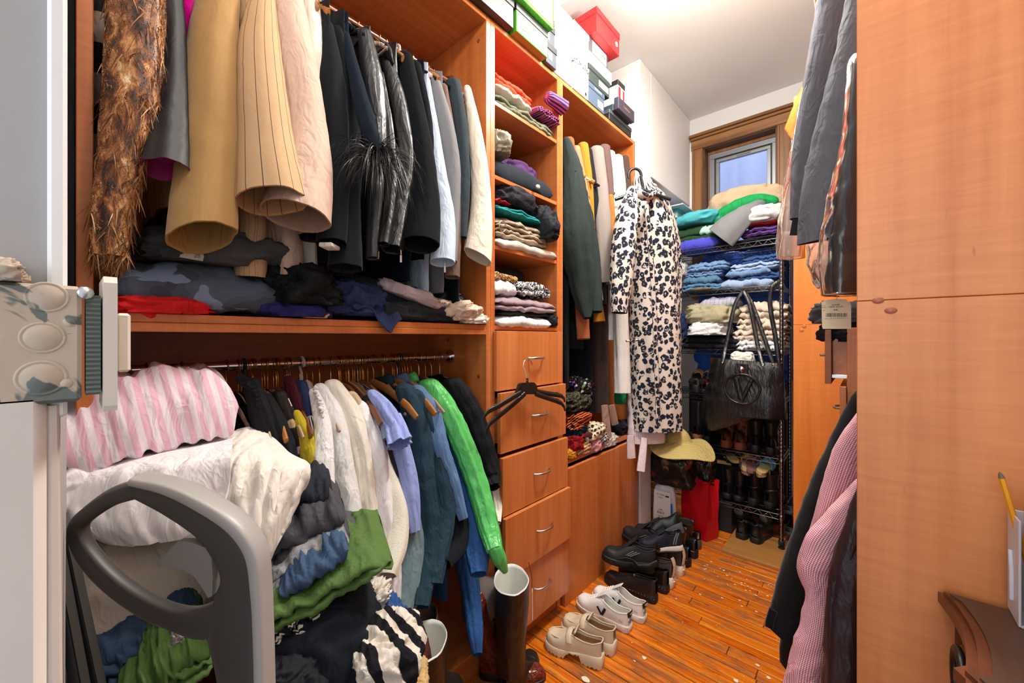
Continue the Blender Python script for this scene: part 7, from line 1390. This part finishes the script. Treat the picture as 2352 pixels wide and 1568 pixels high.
b = MB(); q0 = vp(560, 1690); b.tube([q0, Vector((q0.x, q0.y, .12))], .02, 14); b.build('stick_tube', VL, vac); MB().box(Vector((q0.x, q0.y, .05)), (.26, .12, .1), YAW, .02).build('floor_head', VD, vac, smooth=False)

# ================================================================ switch box on the door jamb
TNP = plain('beige_overpaint', '#b7a592', .55); T = NT('galvanised_box'); ob = T.coord('Object'); f = T.ramp(T.noise(ob, 26, 4, .6, .6), [(.47, (0, 0, 0, 1)), (.49, (1, 1, 1, 1))])
T.set(Base__Color=T.mix(f, lin('#6f746f'), lin('#b8a794')), Roughness=.5, Metallic=T.math('MULTIPLY', T.math('SUBTRACT', 1.0, f), .55)); T.bump(T.noise(ob, 80, 4), .4, .002); GAL = T.m
sb = thing('switch_box', 'painted steel switch box with round knockouts sticking out of the door jamb', 'electrical box', (-.45, 0, 1.31)); SX = -.440
def sp(px, py, X=SX): return onX(px, py, X)
z0, z1 = sp(100, 928).z, sp(100, 652).z; ya, yb = sp(8, 800).y - .02, sp(188, 800).y
MB().bx(SX - .05, SX, ya, yb, z0, z1, .0025).build('box_body', GAL, sb, smooth=False)
for px, py, r, nm in ((108, 682, 44, 'knockout'), (98, 775, 46, 'knockout'), (95, 868, 52, 'knockout')):
    c = sp(px, py); rr = r * .62 * depth(c) / FPX * 1.25
    MB().lathe([(0, .0008), (rr * .80, .0008), (rr * .84, .0002), (rr * .9, .0007), (rr, .0006), (rr * 1.03, -.0005)], c, (1, 0, 0), 28).build(nm, GAL, sb)
for px, py in ((160, 740), (152, 880)): MB().lathe([(0, .001), (.003, .0008), (.0036, 0)], sp(px, py), (1, 0, 0), 14).build('dimple', GAL, sb)
MB().lathe([(0, .003), (.004, .002), (.005, 0)], sp(197, 672), (1, .4, .2), 12).build('screw', STEEL, sb)
yc, yd = yb + .002, sp(236, 800).y; b = MB(); rows = []
for i in range(44): z = z0 + .004 + (z1 - z0 - .010) * i / 43; o_ = .0012 * (i % 2); rows.append([(SX - .045, yc, z), (SX - .003 + o_, yc, z), (SX - .003 + o_, yd - .001, z), (SX - .045, yd - .001, z)])
b.grid(rows, cv=True); b.build('ribbed_ring', plain('grey_green_metal', '#6a7069', .45, .6), sb, smooth=False)
yp = yd; z2, z3 = sp(262, 938, SX).z, sp(262, 636, SX).z; b = MB(); ol = [(SX + .010, z2), (SX + .012, z2 + .004), (SX + .012, z3 - .006), (SX + .008, z3 - .001), (SX - .06, z3), (SX - .06, z2)]
b.ext([(x, yp, z) for x, z in ol], (0, .0075, 0)); pl = b.build('switch_plate', plain('ivory_plate', '#cfc6b8', .4), sb, smooth=False)
MB().bx(SX - .022, SX - .004, yp + .0076, yp + .016, z2 + .028, z3 - .028, .003).build('rocker_switch', plain('ivory_rocker', '#ddd6c9', .35), pl, smooth=False)
for z in (z2 + .012, z3 - .012): MB().lathe([(0, .0012), (.0025, .001), (.003, 0)], (SX - .012, yp + .0075, z), (0, 1, 0), 12).build('plate_screw', STEEL, pl)
b = MB(); heap(b, (SX - .008, ya + .012, z1 + .006), (0, 1, 0), XM, .014, .014, .007, 4, wr=.5, fr=4); b.build('plaster_crumb', TNP, sb)
MB().lathe([(0, .004), (.0045, .003), (.006, 0)], sp(4, 628, SX), (1, 0, .6), 14).build('box_clamp', STEEL, sb)

# ================================================================ right side: suits, shirts, coat
def pyp(path, Y, thick=.8):
    out = []
    for q in path:
        p = onY(q[0], q[1], q[3] if len(q) > 3 else Y); r = q[2] * depth(p) / FPX; out.append((p.x, p.y, p.z, r, r * thick))
    return out
def rsl(par, path, Y, mat, lin=None, name='sleeve', thick=.8, **kw):
    kw.setdefault('fold', .07); kw.setdefault('wr', .04); b = MB(); l = MB() if lin else None; ctube(b, pyp(path, Y, thick), lining=l, **kw); o = b.build(name, mat, par)
    if lin: l.build('lining', lin, o)
    return o
SUIT = fabric('grey_suit_wool', '#55575e', 'slub', .85, bump=.2); SUITD = fabric('dark_suit_lining', '#211d27', 'plain', .55)
def plastic(name, a, tint):
    T = NT(name); tr = T.n('ShaderNodeBsdfTransparent'); tr.inputs[0].default_value = tint; gl = T.n('ShaderNodeBsdfGlossy', Roughness=.16); gl.inputs[0].default_value = (1, 1, 1, 1); df = T.n('ShaderNodeBsdfTranslucent'); df.inputs[0].default_value = (.95, .93, .92, 1)
    m0 = T.n('ShaderNodeMixShader', Fac=a); T.L(tr.outputs[0], m0.inputs[1]); T.L(df.outputs[0], m0.inputs[2]); fr_ = T.n('ShaderNodeFresnel', IOR=1.5); m1 = T.n('ShaderNodeMixShader'); T.L(T.math('MULTIPLY', fr_.outputs[0], .9), m1.inputs[0]); T.L(m0.outputs[0], m1.inputs[1]); T.L(gl.outputs[0], m1.inputs[2]); T.L(m1.outputs[0], T.out.inputs[0])
    bm = T.n('ShaderNodeBump', Strength=.4, Distance=.006, Height=T.noise(T.coord('Object', (1, 1, .35)), 22, 3, .6, .8)); T.L(bm.outputs[0], gl.inputs['Normal']); T.L(bm.outputs[0], fr_.inputs['Normal']); return T.m
CLEAR = plastic('clear_dry_cleaning_film', .30, (.95, .95, .96, 1)); FILM = plastic('dark_garment_film', .03, (.86, .86, .88, 1))
s2 = thing('suit_jacket', 'grey suit jacket, nearer one in the right wardrobe, with a wide open cuff', 'jacket', onY(1900, 560, 1.45), 'suits in the right wardrobe')
rsl(s2, [(2020, -60, 58), (1990, 110, 62), (1957, 240, 62), (1930, 340, 60), (1912, 450, 62), (1902, 548, 62)], 1.45, SUIT, SUITD, seed=3, n=44, tilt=.28)
s1 = thing('suit_jacket', 'grey suit jacket behind the nearer one, narrow sleeve with a metal clip', 'jacket', onY(1832, 500, 1.72), 'suits in the right wardrobe')
rsl(s1, [(1930, -50, 40), (1908, 80, 38), (1874, 240, 32), (1853, 350, 29), (1842, 440, 23), (1834, 503, 17)], 1.72, SUIT, SUITD, seed=4, n=40)
p = onY(1850, 415, 1.60); MB().tube([p + UP * .045 + RIGHT * .008, p + UP * .048, p, p - UP * .055], .0028, 7).build('metal_clip', CHROME, s1); MB().box(onY(1828, 520, 1.70), (.028, .002, .062), Matrix.Rotation(.15, 3, 'Y'), .001).build('hanging_label', BLKC, s1, smooth=False)
b = MB(); torso(b, 1.50, 2.36, 1.62, .0, .5, .03, .012, 5); b.build('torso', SUIT, s2); b = MB(); torso(b, 1.74, 2.36, 1.62, -.02, .5, .03, .012, 6); b.build('torso', SUIT, s1)
hanger('wood', .26, 1.50, 2.42, 'maple hanger carrying the nearer grey suit', 'right wardrobe hangers'); hanger('wood', .26, 1.74, 2.42, 'maple hanger carrying the farther grey suit', 'right wardrobe hangers')
fb = thing('garment_bag', 'clear dry cleaning bag hanging behind the grey suits', 'garment bag', onY(1815, 590, 1.9)); rsl(fb, [(1905, 0, 26), (1880, 160, 26), (1852, 300, 24), (1828, 430, 26), (1818, 520, 30), (1815, 592, 30)], 1.92, CLEAR, name='film', seed=6, fold=.2, wr=.16, n=40)
rsl(fb, [(1888, 560, 30), (1893, 610, 34), (1905, 655, 30)], 1.80, CLEAR, name='film_end', seed=8, fold=.25, wr=.25, n=18)
tag(MB().tube([onY(1912, 66, 2.2), onY(1880, 150, 2.2), onY(1834, 255, 2.2), onY(1822, 292, 2.2), onY(1825, 318, 2.2)], [.02, .026, .03, .034, .012], 10, flat=.5).build('hanging_orange_cloth', ORNG), 'orange cloth peeking out behind the grey suit sleeve', 'cloth')
tag(MB().bx(-.16, .3, 2.05, 2.3, 2.79, 3.05, .004).build('cream_box', card('cream', '#e6dfae'), smooth=False), 'cream box high on top of the right wardrobe', 'box'); 
tag(MB().bx(-.10, .58, 2.02, 2.4, 2.75, 2.788, .002).build('top_shelf_board', CHERRYY, smooth=False), 'top board of the right wardrobe', 'shelf')
gm = thing('dark_garment', 'black garment in glossy clear film below the suits', 'garment', onY(1935, 690, 1.33)); rsl(gm, [(1990, 150, 30), (1985, 350, 36), (1968, 480, 44), (1960, 590, 50), (1955, 672, 44)], 1.38, BLKC, name='garment', seed=7, n=36, fold=.14, wr=.1)
rsl(gm, [(1972, 145, 22), (1966, 330, 32), (1952, 470, 50), (1946, 590, 60), (1945, 676, 52)], 1.36, FILM, name='film', seed=9, n=48, fold=.14, wr=.07)
for px, py, w_, m_, lb in ((1942, 722, 55, GT, 'dark grey cloth bundled behind the paper tag'), (1946, 765, 45, BLK3, 'black clothes spilling over the open drawer')):
    c = onY(px, py, 2.06); heapo('cloth_bundle', 'cloth', lb, c, XV, YV, w_ * 1.6 / FPX, .05, .045, m_, int(px) % 17, wr=.3)
tg = thing('hanging_price_tag', 'cream price tag with a bar code hanging in front of the right wardrobe drawers', 'tag', onY(1920, 755, 1.38)); TP = plain('cream_tag_card', '#d6c6a4', .6); TY = 1.38
def tpp(x, y): return onY(x, y, TY)
b = MB(); b.ext([tpp(*q) for q in ((1887, 690), (1920, 686), (1944, 687), (1947, 692), (1953, 695), (1955, 702), (1955, 755), (1890, 755), (1888, 750))], YV * .0009); b.build('tag_card', TP, tg, smooth=False)
def tt(s, x, y, sz): text(s, tpp(x, y) - YV * .0003, XV, UP, sz, INK, tg)
tt('A7104F', 1920, 700, .0055); tt('GREY SOLID', 1920, 704.5, .0055); tt('44L', 1920, 711.5, .0068); tt('STYLE', 1892, 702, .0028); tt('COLOR', 1892, 706, .0028); tt('SIZE', 1892, 713, .0028); tt('REG  6    DLR 20  100  MARKDOWN 6   6/6', 1921, 731, .0026)
b = MB(); random.seed(4); x = 1897.0
while x < 1946: w_ = random.choice((.6, .6, 1.1, 1.8)); b.ext([tpp(x, 719) - YV * .0006, tpp(x + w_, 719) - YV * .0006, tpp(x + w_, 727.5) - YV * .0006, tpp(x, 727.5) - YV * .0006], YV * .0004); x += w_ + random.choice((.7, 1.1, 1.6))
o = b.build('bar_code', INK, tg, smooth=False); o['kind'] = 'stuff'; b = MB(); b.ext([tpp(1887, 690) - YV * .0005, tpp(1894, 689.5) - YV * .0005, tpp(1888, 694) - YV * .0005], YV * .0003); b.build('red_corner', REDP, tg, smooth=False)
MB().tube([tpp(1920, 690), tpp(1924, 675), tpp(1925, 640)], .0007, 5).build('tag_string', TP, tg)
# lower garments
cb = thing('coat', 'black coat with a fleece cuff reaching out low over the floor', 'coat', onY(1810, 1450, 1.55)); KB = fabric('black_coat_cloth', '#101013', 'plain', .9, sheen=.15)
rsl(cb, [(1995, 915, 34), (1955, 1020, 44), (1915, 1140, 54), (1876, 1260, 56), (1842, 1350, 52), (1812, 1425, 44)], 1.56, KB, None, seed=3, n=44, thick=.75, tilt=-.25)
rsl(cb, [(1821, 1410, 44), (1812, 1438, 43), (1806, 1456, 40)], 1.555, fabric('black_fleece_cuff', '#17171b', 'fleece', .95), None, name='cuff', seed=5, n=14, lift=.03, tilt=-.2); MB().tube([onY(1776, 1400, 1.5), onY(1768, 1425, 1.5), onY(1766, 1440, 1.5)], .012, 8, flat=.4).build('cuff_tab', KB, cb)
rsl(cb, [(1960, 1100, 40), (1900, 1300, 50), (1862, 1420, 50), (1838, 1500, 44), (1822, 1530, 30)], 1.66, KB, None, name='coat_front', seed=6, n=30); b = MB(); torso(b, 1.60, 1.22, .25, -.0, .5, .03, .012, 7); b.build('torso', KB, cb)
GING = fabric('red_white_gingham', '#f0e2e6', 'gingham', .8, '#c01c44', 215, mott=.03); gs = thing('gingham_shirt', 'red and white gingham shirt with a rumpled sleeve in front of the black coat', 'shirt', onY(1830, 1560, 1.38))
rsl(gs, [(2010, 955, 40), (1965, 1035, 48), (1932, 1120, 44), (1905, 1190, 36), (1876, 1238, 24)], 1.44, GING, GING, seed=8, n=36, thick=.5)
rsl(gs, [(1985, 1110, 20), (1940, 1185, 36), (1902, 1248, 48), (1878, 1305, 44), (1884, 1360, 32), (1874, 1440, 36), (1856, 1520, 42), (1840, 1640, 46)], 1.36, GING, None, seed=9, n=56, fold=.16, wr=.16, wf=10, thick=.7); b = MB(); torso(b, 1.42, 1.20, .3, .0, .5, .02, .014, 9); b.build('torso', GING, gs)
PLE = fabric('dark_plum_leather', '#2b1c22', 'leather', .4, spec=.45, bump=.2); pj = thing('leather_coat', 'dark plum leather coat hanging right beside the cherry side panel', 'coat', onY(1940, 1560, 1.2))
rsl(pj, [(2010, 1110, 30), (1982, 1220, 38), (1962, 1320, 46), (1952, 1440, 48), (1952, 1640, 54)], 1.22, PLE, None, seed=10, n=44, fold=.16, wr=.10); MB().tube([onY(x, y, 1.185) for x, y in ((1962, 1250), (1940, 1310), (1915, 1340), (1908, 1420), (1906, 1568))], .006, 8, flat=.4).build('edge_seam', PLE, pj); b = MB(); torso(b, 1.24, 1.2, .3, .04, .5, .02, .01, 10); b.build('torso', PLE, pj)
for y, lb in ((1.60, 'dark wooden hanger carrying the black coat'), (1.42, 'dark wooden hanger carrying the gingham shirt'), (1.24, 'dark wooden hanger carrying the plum leather coat')): hanger('walnut', .26, y, 1.30, lb, 'right wardrobe hangers')

# ================================================================ antique dresser, books
DZ = .892; DW = wood('old_walnut_top', '#5d4234', '#35231b', 'Y', .38, 1.2, .3); DE = wood('worn_dresser_edge', '#8a4a26', '#3f2115', 'Y', .4, 1.5, .3); DK = wood('dresser_carcass', '#7d4526', '#4a2818', 'Z', .4, 1, .3)
dr = thing('dresser', 'antique dark wood dresser with a curved moulded top at the lower right corner', 'dresser', (.35, .75, 0))
def prof_pts(off): # serpentine left edge of the top, running toward the camera
    pts = [(.104 + off * .6, 1.094 - off)]
    for k in range(1, 40):
        u = k / 39; y = 1.094 - off * 1.0 - u * .66; pts.append((.104 + off + .012 * math.sin(u * 9.5) + .022 * u - (.012 if .34 < u < .38 else 0), y))
    return pts
def layer(nm, off, z0_, z1_, mat, par, x1=.575):
    P = [Vector((x, y, z0_)) for x, y in prof_pts(off)]; P += [Vector((x1, P[-1].y, z0_)), Vector((x1, 1.094 - off * .2, z0_))]; b = MB(); b.ext(P, (0, 0, z1_ - z0_)); return b.build(nm, mat, par, smooth=False)
layer('top_board', .022, DZ - .004, DZ, DW, dr); layer('edge_moulding', .010, DZ - .012, DZ - .004, DE, dr); layer('edge_moulding', .0, DZ - .030, DZ - .012, DE, dr); layer('edge_moulding', .014, DZ - .040, DZ - .030, DE, dr)
layer('carcass', .030, .06, DZ - .040, DK, dr)
for z0_, z1_ in ((.62, .83), (.38, .60), (.12, .36)):
    q = MB().bx(.122, .140, .60, 1.03, z0_, z1_, .006).build('drawer', DE, dr, smooth=False); MB().lathe([(0, .012), (.010, .010), (.014, .004), (.02, 0)], (.121, .82, (z0_ + z1_) / 2), (-1, 0, 0), 16).build('knob', BRASS, q)
b = MB(); b.tube([(.116, .97 + .045 * math.cos(a), .80 + .045 * math.sin(a)) for a in np.linspace(0, 6.283, 26, endpoint=False)], .006, 8, closed=True); b.build('oval_ring', plain('blackened_ring', '#15110f', .4), dr)
for x, y in ((.17, 1.04), (.57, 1.04), (.17, .50), (.57, .50)): MB().lathe([(0, 0), (.018, 0), (.026, .03), (.02, .06), (0, .06)], (x, y, 0), None, 14).build('leg', DK, dr)
fh = thing('file_holder', 'pale grey plastic magazine holder against the cherry panel', 'holder', (.25, 1.06, DZ)); LG = plain('pale_grey_plastic', '#c9c6d0', .4)
for nm, a in (('side', (.186, .189, 1.02, 1.086)), ('side', (.246, .249, 1.02, 1.086)), ('back', (.189, .246, 1.083, 1.086))): MB().bx(a[0], a[1], a[2], a[3], DZ + .001, DZ + .172, .001).build(nm, LG, fh, smooth=False)
MB().bx(.189, .246, 1.02, 1.083, DZ + .001, DZ + .004, 0).build('base', LG, fh, smooth=False); MB().tube([(.1855, 1.05, DZ + .03), (.1855, 1.052, DZ + .08), (.1855, 1.06, DZ + .11)], .004, 8, flat=.3).build('side_rib', LG, fh)
pe = thing('pencil', 'yellow pencil with a dark point sticking out of the grey holder', 'pencil', (.21, 1.05, DZ + .01)); p0 = onY(2332, 1200, 1.05); p1 = onY(2301, 1098, 1.05); p2 = onY(2296, 1084, 1.05); dd = (p1 - p0); MB().tube([p0 - dd * 1.0, p1], .0042, 6).build('shaft', plain('pencil_yellow', '#e59a14', .4), pe, smooth=False); MB().tube([p1, p1 + (p2 - p1) * .8, p2], [.0042, .0022, .0009], 8).build('point', plain('graphite_wood', '#6d5a4c', .6), pe); MB().tube([p0 - dd * 1.0, p0 - dd * 1.1], .0045, 8).build('eraser', plain('eraser_pink', '#c78479', .7), pe)
bk = thing('book', 'paperback with an olive and cream cover standing on the dresser', 'book', (.2, .94, DZ)); BP = plain('book_pages', '#e4ddcc', .8); MB().bx(.1935, .2145, .852, 1.014, DZ + .002, DZ + .212, .001).build('pages', BP, bk, smooth=False)
cv = MB().bx(.191, .1925, .85, 1.018, DZ + .0005, DZ + .214, .0005).build('cover', plain('cream_cover', '#e6dccb', .5), bk, smooth=False); MB().bx(.2155, .217, .85, 1.018, DZ + .0005, DZ + .214, .0005).build('back_cover', plain('cream_cover', '#e6dccb', .5), bk, smooth=False)
MB().bx(.1904, .1909, .852, 1.016, DZ + .115, DZ + .200, 0).build('cover_picture', plain('olive_print', '#5d5a40', .5), cv, smooth=False); MB().bx(.1904, .1909, .852, 1.008, DZ + .085, DZ + .114, 0).build('cover_picture', plain('yellow_print', '#a8903a', .5), cv, smooth=False)
for s_, z in (('BODY', .070), ('The Pa', .056)): text(s_, (.1905, .985, DZ + z), (0, -1, 0), UP, .016, plain('purple_ink', '#4a3a6a', .6), cv)
bk2 = thing('book', 'red hardback behind the paperback, only its top edge showing', 'book', (.24, .95, DZ)); MB().bx(.226, .244, .85, 1.0, DZ + .002, DZ + .222, .001).build('pages', BP, bk2, smooth=False); MB().bx(.222, .225, .845, 1.004, DZ + .0005, DZ + .226, .001).build('cover', RED, bk2, smooth=False); MB().bx(.245, .248, .845, 1.004, DZ + .0005, DZ + .226, .001).build('back_cover', RED, bk2, smooth=False)
